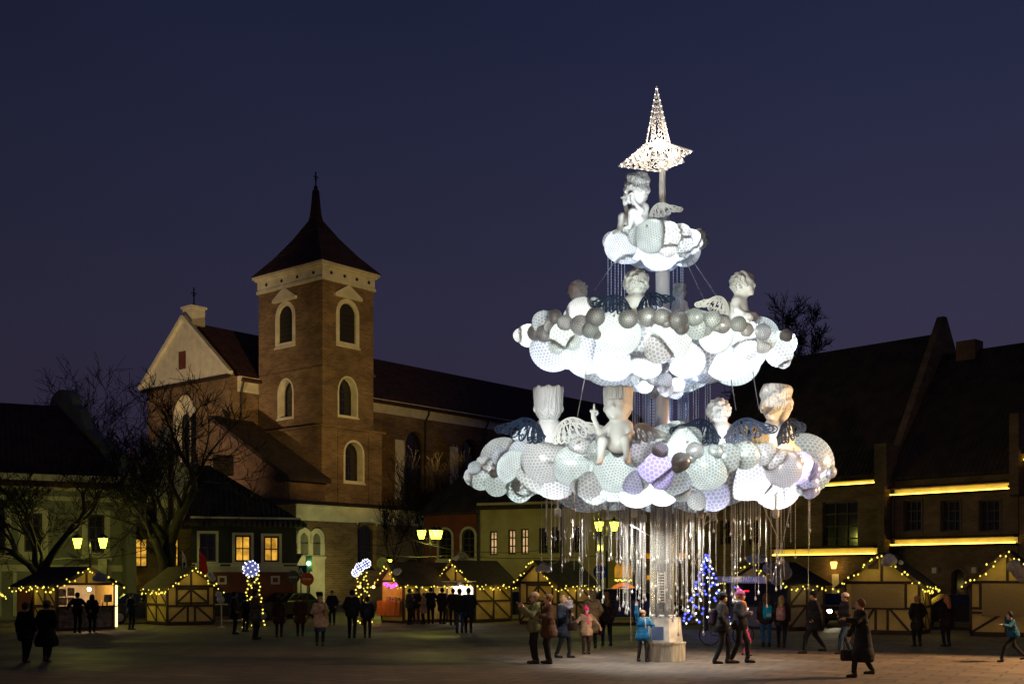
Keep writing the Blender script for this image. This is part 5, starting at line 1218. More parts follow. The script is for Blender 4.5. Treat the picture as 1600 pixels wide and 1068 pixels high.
# ------------------------------------------------------------------ vehicles
M['tyre'] = mat('tyre_rubber', (.015, .015, .015), .9, var=0)
M['rim'] = mat('wheel_rim', (.3, .3, .32), .3, metal=.9, var=0)
def car(label, x, y, yaw, col, headlights=False, scale=1.):
    t = thing('parked_car', label, 'car', (x, y, 0), R(yaw)); t.scale = (scale,) * 3
    # local: length along x (front +x), width along y
    prof = [(-2.1, .45), (-2.15, .75), (-2.05, .98), (-1.65, 1.02), (-1.15, 1.42), (.35, 1.45), (1.05, 1.0), (1.85, .9), (2.12, .7), (2.15, .4), (1.75, .28), (-1.8, .28)]
    paint = mat('car_paint', col, .25, metal=.3, var=.05, spec=.8)
    m = MB(); n = len(prof); vs = []
    for yy, k in ((-.86, .94), (-.8, 1.), (.8, 1.), (.86, .94)):
        for px_, pz in prof:
            inn = .14 if pz > 1.1 else 0
            vs.append((px_ * (k if abs(yy) > .82 else 1), (yy - math.copysign(inn, yy)), pz if abs(yy) < .82 else .28 + (pz - .28) * .96))
    fs = [tuple(range(n))[::-1], tuple(range(3*n, 4*n))]
    for a in range(3):
        for i in range(n): j = (i + 1) % n; fs.append((a*n + i, a*n + j, (a+1)*n + j, (a+1)*n + i))
    m.add(vs, fs); m.build('body', paint, t)
    for s in (-1, 1):
        g = MB(); yy = s * .735; g.add([(-1.55, s*.84, 1.03), (-1.1, yy, 1.36), (.3, yy, 1.38), (.92, s*.84, 1.03)] , [(0, 1, 2, 3)]); g.add([(-1.55, s*.79, 1.03), (-1.1, yy - s*.05, 1.36), (.3, yy - s*.05, 1.38), (.92, s*.79, 1.03)], [(3, 2, 1, 0)]); g.v = [(a, b + s * .02, c) for a, b, c in g.v]; g.build('side_window', M['glass'], t)
    g = MB(); g.add([(.42, -.62, 1.44), (.42, .62, 1.44), (1.08, .74, 1.02), (1.08, -.74, 1.02), (.38, -.62, 1.42), (.38, .62, 1.42), (1.04, .74, 1.0), (1.04, -.74, 1.0)], [(0, 1, 2, 3), (7, 6, 5, 4), (0, 4, 5, 1), (2, 6, 7, 3)]); g.build('windscreen', M['glass'], t)
    for wx in (-1.35, 1.35):
        for s in (-1, 1):
            Xw = Matrix.Translation((wx, s * .8, .32)) @ Matrix.Rotation(R(90), 4, 'X')
            w_ = MB(); w_.lathe([(.3, -.1), (.32, -.07), (.32, .07), (.3, .1)], n=18); w_.v = [tuple(Xw @ Vector(p)) for p in w_.v]; wo_ = w_.build('wheel', M['tyre'], t)
            w_ = MB(); w_.lathe([(.19, -.11), (.2, .11)], n=12); w_.v = [tuple(Xw @ Vector(p)) for p in w_.v]; w_.build('rim', M['rim'], wo_)
    for s in (-1, 1):
        h = MB(); h.ball((2.08, s * .6, .68), .13, 8, (.5, 1.2, .8)); h.build('headlight', emit('head', (1, .86, .5), 14) if headlights else M['rim'], t)
        h = MB(); h.box(-2.17, -2.1, s * .62 - .14, s * .62 + .14, .75, .9); h.build('tail_light', mat('tail', (.3, .01, .01), .3, var=0), t)
    if headlights:
        for s in (-1, 1): lamp('SPOT', (2.3, s * .6, .68), 60, (1, .85, .55), t, .08, spot=80, aim=(8, s * .6, 0))
    pl = MB(); pl.box(2.14, 2.165, -.26, .26, .42, .53); pl.build('number_plate', cloth((.6, .6, .55)), t)
    return t
def cars():
    car('dark car with bright headlights facing the square, right of the dark booth', PX(1288, 52), 52.5, -80, (.02, .02, .022), True)
    car('dark grey car between the two shuttered stalls', PX(1490, 50), 50, 175, (.03, .03, .035))
    car('dark car between the two left stalls', PX(222, 54), 55, 20, (.015, .02, .025))
    car('dark car behind the ball topped tree at the dark blue house', PX(365, 57), 57.5, 10, (.015, .015, .018))
    car('dark car with a lit lamp near the church corner', PX(455, 62), 61, -120, (.02, .02, .02), True, .95)
    car('dark greenish car in the gap between two middle stalls', PX(802, 60), 60, 5, (.01, .03, .02))
    car('black van-like car behind the woman with long hair', PX(985, 54), 55, 4, (.012, .012, .012), False, 1.15)
    # bicycle
    Y = 36.5; t = thing('bicycle', 'bicycle parked behind the couple walking right', 'bicycle', (PX(1135, Y), Y, 0), 0)
    for x, nm in ((-.53, 'wheel'), (.53, 'wheel')):
        w_ = MB(); pts = [(x + .33 * math.cos(a), 0, .35 + .33 * math.sin(a)) for a in [i * math.pi / 12 for i in range(25)]]; w_.tube(pts, .018, 5, False); wo_ = w_.build('wheel', M['tyre'], t)
        w_ = MB()
        for i in range(12): a = i * math.pi / 6; w_.tube([(x, 0, .35), (x + .31 * math.cos(a), 0, .35 + .31 * math.sin(a))], .003, 3)
        w_.tube([(x, -.04, .35), (x, .04, .35)], .025, 6); w_.build('spokes', M['rim'], wo_)
    m = MB()
    for a, b in (((-.53, .35), (-.15, .9)), ((-.53, .35), (-.05, .32)), ((-.05, .32), (-.2, .95)), ((-.05, .32), (.38, .82)), ((-.15, .86), (.36, .9)), ((.53, .35), (.34, 1.0))): m.tube([(a[0], 0, a[1]), (b[0], 0, b[1])], .016, 6)
    m.build('frame', cloth((.03, .03, .05), .4), t)
    m = MB(); m.ball((-.2, 0, .98), .1, 6, (1.2, .6, .35)); m.build('saddle', M['tyre'], t)
    m = MB(); m.tube([(.25, -.28, 1.04), (.34, -.1, 1.06), (.34, .1, 1.06), (.25, .28, 1.04)], .014, 6); m.build('handlebar', M['metal'], t)
    m = MB(); m.lathe([(.09, -.01), (.09, .01)], n=14); m.v = [(-.05 + a, c, .32 + b) for a, b, c in m.v]; m.build('chainring', M['rim'], t)
    # white standing table by the closed stall
    Y = 50; t = thing('standing_table', 'small pale standing table right of the closed left stall', 'table', (PX(346, Y), Y, 0))
    m = MB(); m.lathe([(.26, .98), (.27, 1.0), (.26, 1.03)], n=16); m.build('table_top', M['whiteframe'], t)
    m = MB(); m.lathe([(.16, 0), (.15, .03), (.03, .06), (.03, .98)], n=10); m.build('leg', M['whiteframe'], t)
    # glowing arch (small brazier stall) behind the strands
    Y = 58; t = thing('fire_arch', 'small glowing orange arch with a row of yellow bulbs behind the bead strands', 'decoration', (PX(974, Y), Y, 0))
    z = ZV(925, Y)
    pts = lambda r: [(r * math.cos(a), z + r * .75 * math.sin(a)) for a in [i * math.pi / 10 for i in range(11)]]
    m = MB(); ring(m, I4, pts(.42), pts(.66), -.1, .1); m.build('arch', mat('terracotta', (.5, .12, .03), .7, em=(1, .25, .03), es=.55), t)
    m = MB(); m.box(-.42, .42, .0, .3, z + .75, z + 1.2); m.prism([(-.45, z + 1.2), (.45, z + 1.2), (.3, z + 1.5), (.1, z + 1.25), (0, z + 1.6), (-.15, z + 1.28), (-.3, z + 1.5)], .05, .2); m.build('flame_board', M['strip'], t)
    m = MB(); m.box(-.7, -.5, -.1, .1, 0, z); m.box(.5, .7, -.1, .1, 0, z); m.build('legs', M['wood'], t)
    lamp('POINT', (0, -.8, z + .4), 12, (1, .4, .08), t, .2)
    garland('short row of yellow bulbs above the glowing arch', [(PX(960, 57.8), 57.8, z + .62), (PX(988, 57.8), 57.8, z + .62)], 14, None, .045, jit=.05)
    # planters / low benches
cars()

# ------------------------------------------------------------------ bare trees
def bare_tree(label, base, Ht, spread, seed, levels=6, r0=.3, m='bark', lean=0, forks=3, first=.28, up=.35, group=None, droop=0., dens=1., rmin=.012, trunk=1.):
    rg = random.Random(seed); t = thing('bare_tree', label, 'tree', base, 0, group)
    tr = MB(); cr = MB()
    def grow(p, d, L, r, lv):
        n = 4 if lv < 3 else 3
        pts = [p]; rs = [r]; q = p.copy(); dd = d.copy()
        for i in range(n):
            dd = (dd + Vector((rg.gauss(0, 1), rg.gauss(0, 1), rg.gauss(0, .7))) * (.13 + .03 * lv) + Vector((0, 0, up * .12 - droop * lv * .05))).normalized()
            q = q + dd * L / n * (trunk if lv == 0 else 1); pts.append(q.copy()); rs.append(max(rmin, r * (1 - .42 * (i + 1) / n)))
        (tr if lv < 3 else cr).tube(pts, rs, 8 if lv < 2 else (5 if lv < 4 else 3), caps=lv < 2)
        if lv >= levels: return
        k = forks if lv else forks + 1
        for i in range(k):
            j = rg.choice([2, 3, 4]) if n == 4 else rg.choice([1, 2, 3])
            if i == 0: j = n
            a = rg.uniform(0, 6.283); side = dd.cross(Vector((math.cos(a), math.sin(a), .3))).normalized()
            ang = rg.uniform(.35, .85) * spread * (1 if i else .5)
            nd = (dd * math.cos(ang) + side * math.sin(ang)).normalized()
            grow(pts[j], nd, L * rg.uniform(.62, .86), rs[j] * (.82 if i == 0 else .62), lv + 1)
        if lv >= 2:
            for i in range(int(2 * dens)):
                j = rg.randint(1, n); a = rg.uniform(0, 6.283); nd = (dd + Vector((math.cos(a), math.sin(a), rg.uniform(-.2, .5)))).normalized()
                cr.tube([pts[j], pts[j] + nd * L * .25, pts[j] + (nd + Vector((0, 0, .3 - droop))) * L * .45], [max(rmin, rs[j] * .35), max(rmin, rs[j] * .25), rmin * .6], 3, False)
    d0 = Vector((lean, 0, 1)).normalized()
    grow(Vector((0, 0, 0)), d0, Ht * first, r0, 0)
    tr.build('trunk', M[m], t, True, fix=False); cr.build('crown', M[m], t, True, fix=False)
    return t
bare_tree('big bare tree with a forked trunk behind the closed half timbered stall', (PX(253, 56), 56, 0), 19, .95, 18, 6, .6, forks=3, first=.2, dens=2, rmin=.014)
bare_tree('bare forked tree growing behind the left lit stall', (PX(58, 52), 52, 0), 12.3, .95, 4, 6, .42, forks=3, first=.22, dens=1.5)
bare_tree('bare treetop above the ridge of the grey house', (PX(72, 74), 74, 0), 14.3, .8, 8, 6, .25, forks=3, first=.36, rmin=.016)
bare_tree('bare treetop rising behind the right of the middle cloud tier', (PX(1246, 82), 82, 0), 13, .72, 14, 6, .4, forks=3, first=.34, dens=4, rmin=.02, trunk=3.2)
for i, (u, Y, h, s) in enumerate(((700, 92, 15.5, 31), (650, 88, 11, 32), (672, 90, 12.5, 33), (625, 94, 10, 34))):
    bare_tree(['tall slender birch before the church nave, tallest of its clump', 'slender birch right of the tower, arching over the white band', 'slender birch between the tallest and the arching birch', 'small thin birch closest to the church tower'][i], (PX(u, Y), Y, 0), h, .55, s, 5, .12, 'birch', forks=3, first=.3, up=1.2, droop=.1, rmin=.014, group='slender birches before the church')
# ------------------------------------------------------------------ the cloud tree
TX, TY = PX(1035, 30), 30.0
def bubble_mat(name, col, trans=.55, rough=.3):
    m = bpy.data.materials.new(name); m.use_nodes = True; n = m.node_tree; n.nodes.clear(); N = n.nodes.new; Lk = n.links.new
    at = N('ShaderNodeAttribute'); at.attribute_name = 'cell'
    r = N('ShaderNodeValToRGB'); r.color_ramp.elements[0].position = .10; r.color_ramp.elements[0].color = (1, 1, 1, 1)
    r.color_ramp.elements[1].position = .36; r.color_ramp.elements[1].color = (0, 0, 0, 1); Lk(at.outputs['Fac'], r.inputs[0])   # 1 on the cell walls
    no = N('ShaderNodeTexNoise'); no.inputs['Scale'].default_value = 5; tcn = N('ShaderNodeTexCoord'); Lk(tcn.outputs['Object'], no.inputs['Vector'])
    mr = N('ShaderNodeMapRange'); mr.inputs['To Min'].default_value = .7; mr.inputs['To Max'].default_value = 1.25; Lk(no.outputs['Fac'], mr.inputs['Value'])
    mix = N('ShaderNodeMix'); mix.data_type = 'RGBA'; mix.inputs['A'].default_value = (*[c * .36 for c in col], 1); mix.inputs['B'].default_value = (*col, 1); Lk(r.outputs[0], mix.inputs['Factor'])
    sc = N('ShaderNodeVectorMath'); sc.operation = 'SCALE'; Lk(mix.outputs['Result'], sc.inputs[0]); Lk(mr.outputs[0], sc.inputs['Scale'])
    tl = N('ShaderNodeBsdfTranslucent'); Lk(sc.outputs[0], tl.inputs['Color'])
    df = N('ShaderNodeBsdfDiffuse'); df.inputs['Color'].default_value = (*[c * .6 for c in col], 1)
    m1 = N('ShaderNodeMixShader'); m1.inputs[0].default_value = trans; Lk(df.outputs[0], m1.inputs[1]); Lk(tl.outputs[0], m1.inputs[2])
    gl = N('ShaderNodeBsdfGlossy'); gl.inputs['Roughness'].default_value = rough; gl.inputs['Color'].default_value = (.9, .9, .9, 1)
    m2 = N('ShaderNodeMixShader'); m2.inputs[0].default_value = .12; Lk(m1.outputs[0], m2.inputs[1]); Lk(gl.outputs[0], m2.inputs[2])
    o = N('ShaderNodeOutputMaterial'); Lk(m2.outputs[0], o.inputs[0])
    return m
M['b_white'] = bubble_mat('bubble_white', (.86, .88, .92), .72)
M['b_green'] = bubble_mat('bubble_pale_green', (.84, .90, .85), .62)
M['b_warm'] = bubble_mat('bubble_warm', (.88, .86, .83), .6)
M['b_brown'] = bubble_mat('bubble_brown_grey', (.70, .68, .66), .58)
M['b_violet_lit'] = bubble_mat('bubble_violet_lit', (.76, .72, .96), .6)  # violet LED light tinted into the shell colour
_tmpl = {}
def template(lv):
    if lv in _tmpl: return _tmpl[lv]
    bm = bmesh.new(); bmesh.ops.create_icosphere(bm, subdivisions=lv, radius=1)
    v = [np.array(x.co) for x in bm.verts]; n0 = len(v); tris = [[q.index for q in f.verts] for f in bm.faces]; bm.free()
    cell = [1.] * n0; mid = {}; fs = []
    def md(a, b):
        k = (min(a, b), max(a, b))
        if k not in mid: p = v[a] + v[b]; mid[k] = len(v); v.append(p / np.linalg.norm(p)); cell.append(0.)
        return mid[k]
    for a, b, c in tris:
        p = v[a] + v[b] + v[c]; ci = len(v); v.append(p / np.linalg.norm(p)); cell.append(0.)
        ab, bc, ca = md(a, b), md(b, c), md(c, a); fs += [(a, ab, ci, ca), (b, bc, ci, ab), (c, ca, ci, bc)]
    V = np.array(v); cell = np.array(cell); V = V * (1 + cell[:, None] * (.035 if lv == 3 else .018))
    _tmpl[lv] = (V, np.array(fs), cell); return _tmpl[lv]
CT = []
def cloud(name, label, bubbles, cen, small=None):
    """bubbles: list of (x,y,z,r,mat). Shells are one open hull: what lies inside a neighbour is cut away."""
    t = thing('cloud_tier', label, 'cloud', cen, 0, 'glowing cloud tiers of the tree'); cen = Vector(cen)
    B = np.array([b[:4] for b in bubbles])
    for i, (x, y, z, r, mt) in enumerate(bubbles):
        lv = 3 if r < .40 else (4 if r < 1.4 else 5)
        V, Fq, cell = template(lv); rg = random.Random(i * 7 + 3)
        Rm = np.array(Matrix.Rotation(rg.uniform(0, 6), 3, Vector((rg.random(), rg.random(), rg.random() + .1)).normalized()))
        W = (V @ Rm.T) * r * np.array([1, 1, rg.uniform(.94, 1.02)]) + np.array([x, y, z])
        ins = np.zeros(len(W), bool)
        for j in range(len(B)):
            if j == i: continue
            dc = np.linalg.norm(B[j, :3] - B[i, :3])
            if dc > B[j, 3] + r: continue
            ins |= np.linalg.norm(W - B[j, :3], axis=1) < B[j, 3] * .955
        keep = ~ins[Fq].all(1)
        if keep.sum() < 12: continue
        Fk = Fq[keep]; used = np.unique(Fk); mp = -np.ones(len(W), int); mp[used] = np.arange(len(used))
        me = bpy.data.meshes.new('bubble'); me.from_pydata((W[used] - B[i, :3]).tolist(), [], mp[Fk].tolist())
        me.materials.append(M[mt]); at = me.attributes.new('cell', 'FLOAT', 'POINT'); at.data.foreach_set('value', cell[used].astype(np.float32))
        me.polygons.foreach_set('use_smooth', [True] * len(Fk)); me.update()
        o = link(bpy.data.objects.new('bubble', me)); o.location = Vector((x, y, z)) - cen; o.parent = t
    return t
def cl(p, power, col, t, size=.06):
    return lamp('POINT', Vector(p) - t.location, power, col, t, size)
def front(u, v, rpx, xc, Rr, mt, fy=.75, off=0.):
    """front rim bubble for a photo position: depth from the ellipse the tier follows"""
    Y = TY - .6 * Rr
    for _ in range(4):
        x = PX(u, Y) - xc; Y = TY - fy * math.sqrt(max(0, Rr * Rr - x * x)) + off
    r = rpx / F * Y
    return (PX(u, Y), Y, ZV(v, Y), r, mt)
def extras(src, n, rg):
    out = []
    for i in range(n):
        x, y, z, r, m = src[rg.randrange(len(src))]
        if r < .2: continue
        a = rg.uniform(0, 6.283); k = rg.uniform(.45, .8); d = r * rg.uniform(.55, .85)
        out.append((x + d * math.cos(a), y + rg.uniform(-.25, .15) * r, z + d * .8 * math.sin(a) - .05, r * k, rg.choice([m, m, 'b_green', 'b_warm', 'b_white'])))
    return out
def tiers():
    rg = random.Random(5)
    # ---------------- bottom tier
    xc = PX(1020, TY); Rr = 4.2
    Z6 = lambda x, y: (720 + x / 2.667, 570 + y / 2.667)
    raw = [(85, 470, 52, 'b_green'), (112, 432, 48, 'b_brown'), (60, 430, 30, 'b_white'), (150, 500, 50, 'b_green'), (165, 430, 38, 'b_brown'), (225, 430, 75, 'b_green'), (350, 395, 100, 'b_warm'), (305, 412, 56, 'b_brown'), (366, 402, 33, 'b_brown'),
           (245, 520, 55, 'b_green'), (290, 470, 60, 'b_warm'), (470, 420, 88, 'b_green'), (495, 345, 48, 'b_warm'), (575, 360, 48, 'b_green'), (645, 440, 92, 'b_green'), (655, 355, 30, 'b_green'), (745, 370, 56, 'b_warm'), (808, 425, 70, 'b_violet_lit'),
           (830, 355, 35, 'b_brown'), (912, 335, 88, 'b_green'), (975, 357, 37, 'b_brown'), (917, 402, 40, 'b_brown'), (900, 490, 60, 'b_green'), (1025, 430, 94, 'b_green'), (1060, 362, 32, 'b_green'), (1110, 385, 60, 'b_green'),
           (1185, 375, 60, 'b_green'), (1268, 372, 50, 'b_warm'), (1318, 400, 55, 'b_warm'), (1345, 430, 78, 'b_warm'), (1400, 425, 72, 'b_violet_lit'), (1440, 440, 60, 'b_brown'), (1475, 410, 50, 'b_warm'), (1500, 450, 45, 'b_violet_lit'), (1538, 445, 28, 'b_warm'),
           (1445, 490, 48, 'b_violet_lit'), (170, 385, 40, 'b_white'), (530, 500, 60, 'b_warm'), (720, 490, 50, 'b_violet_lit')]
    low = [(395, 455, 108, 'b_white'), (560, 515, 66, 'b_green'), (735, 500, 98, 'b_white'), (1055, 545, 66, 'b_violet_lit'), (985, 565, 42, 'b_warm'), (1190, 450, 112, 'b_white'), (1315, 500, 102, 'b_white'), (640, 480, 90, 'b_green'), (840, 520, 70, 'b_white'), (1240, 470, 95, 'b_white')]
    bs = []
    for x, y, r, m in raw: u, v = Z6(x, y); bs.append(front(u, v, r / 2.667, xc, Rr, m, .78, off=rg.uniform(-.1, .1) + (.22 if r > 80 else 0) - (.25 if r < 45 else 0)))
    for x, y, r, m in low: u, v = Z6(x, y); bs.append(front(u, v, r / 2.667, xc, Rr * .72, m, .7))
    for i in range(26):           # the rest of the ring, round the back
        a = math.pi * (i + .5) / 26; rr = Rr * rg.uniform(.7, .95); r = rg.uniform(.45, .85)
        bs.append((xc + rr * math.cos(a), TY + rr * .85 * math.sin(a), rg.uniform(4.9, 5.6), r, rg.choice(['b_white', 'b_green', 'b_warm'])))
    for i in range(9):            # belly round the mast
        a = 2 * math.pi * i / 9; rr = Rr * .42; bs.append((xc + rr * math.cos(a), TY + rr * math.sin(a), 4.95, rg.uniform(.95, 1.1), 'b_white'))
    bs += extras(bs[:len(raw)], 46, rg)
    t3 = cloud('bottom', 'widest lowest cloud tier of grey green and violet lit honeycomb bubbles with bead strands below', bs, (TX, TY, 5.0)); CT.append(t3)
    cw = (.88, .97, 1)
    for (x, y, r, m), pw in zip(low, (150, 60, 190, 50, 15, 170, 210, 90, 110, 170)):
        u, v = Z6(x, y); q = front(u, v, r / 2.667, xc, Rr * .72, m, .7); cl((q[0], q[1], q[2] - q[3] * .35), pw * .24, (.97, .99, 1) if m == 'b_white' else cw, t3)
    for i in range(len(raw)):
        x, y, r, m = raw[i]; u, v = Z6(x, y); q = front(u, v, r / 2.667, xc, Rr, m, .78)
        if i not in (17, 30, 33): cl((q[0], q[1] + .15, q[2]), (30 * q[3] if i in (5, 11, 14, 19, 23, 26, 32) else 17 * q[3] ** 1.5 + 2) * (1.35 if x < 330 else 1), cw, t3)
    for i in (17, 30, 33): x, y, r, m = raw[i]; u, v = Z6(x, y); q = front(u, v, r / 2.667, xc, Rr, m, .78); cl((q[0], q[1] - .1, q[2]), 20, (.74, .70, 1), t3)
    for i in range(6): a = math.pi * (i + .5) / 6; cl((xc + 3.2 * math.cos(a), TY + 2.8 * math.sin(a), 5.1), 70, cw, t3)
    # ---------------- middle tier   (zoom 790..1270 x 380..610, scale 3.333)
    xc2 = PX(1026, TY); R2 = 3.25
    Z5 = lambda x, y: (790 + x / 3.333, 380 + y / 3.333)
    raw2 = [(120, 480, 60, 'b_warm'), (155, 465, 42, 'b_brown'), (200, 470, 45, 'b_brown'), (200, 410, 62, 'b_white'), (240, 435, 40, 'b_brown'), (258, 380, 36, 'b_warm'), (310, 415, 42, 'b_brown'), (300, 480, 70, 'b_green'), (400, 370, 88, 'b_warm'),
            (390, 425, 54, 'b_brown'), (467, 385, 50, 'b_brown'), (440, 450, 44, 'b_green'), (585, 470, 122, 'b_green'), (638, 395, 50, 'b_brown'), (741, 383, 50, 'b_brown'), (815, 385, 46, 'b_brown'), (860, 490, 110, 'b_green'), (898, 400, 52, 'b_brown'), (985, 385, 46, 'b_green'),
            (1000, 440, 60, 'b_green'), (1070, 400, 50, 'b_green'), (1095, 480, 92, 'b_green'), (1130, 425, 44, 'b_brown'), (1212, 420, 42, 'b_green'), (1240, 480, 95, 'b_white'), (1255, 450, 36, 'b_warm'), (1350, 500, 60, 'b_green'), (1450, 520, 68, 'b_green'), (1425, 575, 72, 'b_white'), (1340, 460, 42, 'b_white'), (1460, 480, 34, 'b_warm')]
    low2 = [(250, 545, 125, 'b_white'), (420, 560, 120, 'b_white'), (560, 595, 120, 'b_white'), (740, 590, 110, 'b_white'), (940, 590, 110, 'b_white'), (1150, 590, 120, 'b_white'), (1250, 560, 110, 'b_white')]
    bs = []
    for x, y, r, m in raw2: u, v = Z5(x, y); bs.append(front(u, v, r / 3.333, xc2, R2, m, .8, off=rg.uniform(-.06, .06) + (.5 if r > 80 else 0) - (.22 if r < 55 else 0)))
    for x, y, r, m in low2: u, v = Z5(x, y); bs.append(front(u, v, r / 3.333, xc2, R2 * .8, m, .55))
    for i in range(20):
        a = math.pi * (i + .5) / 20; rr = R2 * rg.uniform(.68, .92); bs.append((xc2 + rr * math.cos(a), TY + rr * .85 * math.sin(a), rg.uniform(8.0, 8.6), rg.uniform(.4, .75), rg.choice(['b_white', 'b_green'])))
    for i in range(7): a = 2 * math.pi * i / 7; bs.append((xc2 + 1.3 * math.cos(a), TY + 1.3 * math.sin(a), 8.05, .85, 'b_white'))
    bs += extras(bs[:len(raw2)], 34, rg)
    t2 = cloud('middle', 'middle cloud tier with small dark bubbles along its front and a glowing white belly', bs, (TX, TY, 8.2)); CT.append(t2)
    for (x, y, r, m), pw in zip(low2, (70, 120, 150, 120, 140, 170, 110)):
        u, v = Z5(x, y); q = front(u, v, r / 3.333, xc2, R2 * .8, m, .55); cl((q[0], q[1], q[2] - q[3] * .3), pw * .26, (.86, .92, 1), t2)
    for i in range(len(raw2)):
        x, y, r, m = raw2[i]; u, v = Z5(x, y); q = front(u, v, r / 3.333, xc2, R2, m, .8); big = i in (0, 7, 8, 12, 16, 21, 24, 27, 28); cl((q[0], q[1] + (.4 if r > 80 else .05), q[2]), 38 * q[3] + 5 if big else 26 * q[3] ** 1.5 + 1.5, (.93, 1, .98), t2)
    for i in range(4): a = math.pi * (i + .5) / 4; cl((xc2 + 2.4 * math.cos(a), TY + 2.1 * math.sin(a), 8.2), 90, (.85, .92, 1), t2)
    # ---------------- top tier (zoom 880..1180 x 120..430, scale 3.447)
    xc1 = PX(1028, TY); R1 = 1.15
    Z4 = lambda x, y: (880 + x / 3.447, 120 + y / 3.447)
    raw1 = [(265, 885, 52, 'b_white'), (310, 910, 88, 'b_white'), (345, 850, 45, 'b_green'), (480, 860, 95, 'b_green'), (400, 860, 55, 'b_green'), (560, 860, 80, 'b_warm'), (630, 850, 62, 'b_warm'), (690, 875, 52, 'b_white'), (735, 850, 34, 'b_warm'), (760, 880, 28, 'b_white'), (700, 925, 32, 'b_white'), (740, 900, 30, 'b_white'), (640, 900, 60, 'b_white')]
    low1 = [(400, 900, 85, 'b_white'), (520, 930, 112, 'b_white'), (600, 910, 85, 'b_white')]
    bs = [front(*Z4(x, y), r / 3.447, xc1, R1, m, .8) for x, y, r, m in raw1] + [front(*Z4(x, y), r / 3.447, xc1, R1 * .5, m, .5) for x, y, r, m in low1]
    for i in range(7): a = math.pi * (i + .5) / 7; bs.append((xc1 + .75 * math.cos(a), TY + .8 * math.sin(a), rg.uniform(10.7, 11.0), rg.uniform(.35, .45), 'b_white'))
    bs += extras(bs[:len(raw1)], 12, rg)
    t1 = cloud('top', 'smallest topmost cloud tier under the sitting angel and the star', bs, (TX, TY, 10.8)); CT.append(t1)
    for (x, y, r, m), pw in zip(low1, (60, 90, 60)): q = front(*Z4(x, y), r / 3.447, xc1, R1 * .5, m, .5); cl((q[0], q[1], q[2] - .1), pw * .34, (.88, .93, 1), t1)
    for i in (1, 5, 7): x, y, r, m = raw1[i]; q = front(*Z4(x, y), r / 3.447, xc1, R1, m, .8); cl(q[:3], 14, (.9, .97, 1), t1)
    # ---------------- little ruffled cloud round the mast
    bs = []
    for i in range(22):
        a = i * 2.4; u = 1030 + 34 * math.cos(a) * (i % 5 + 2) / 6; v = 600 + 13 * math.sin(a * 1.7); bs.append((PX(u, TY - .3), TY - .3 + .35 * math.sin(a), ZV(v, TY), rg.uniform(.13, .24), 'b_white'))
    t0 = cloud('puff', 'little ruffled white cloud round the mast between the lower tiers', bs, (TX, TY, 7.2)); CT.append(t0)
    for dx in (-.3, .1, .4): cl((TX + dx - .1, TY - .3, 7.2), 16, (.85, .9, 1), t0)
    return t1, t2, t3
T1, T2, T3 = tiers()

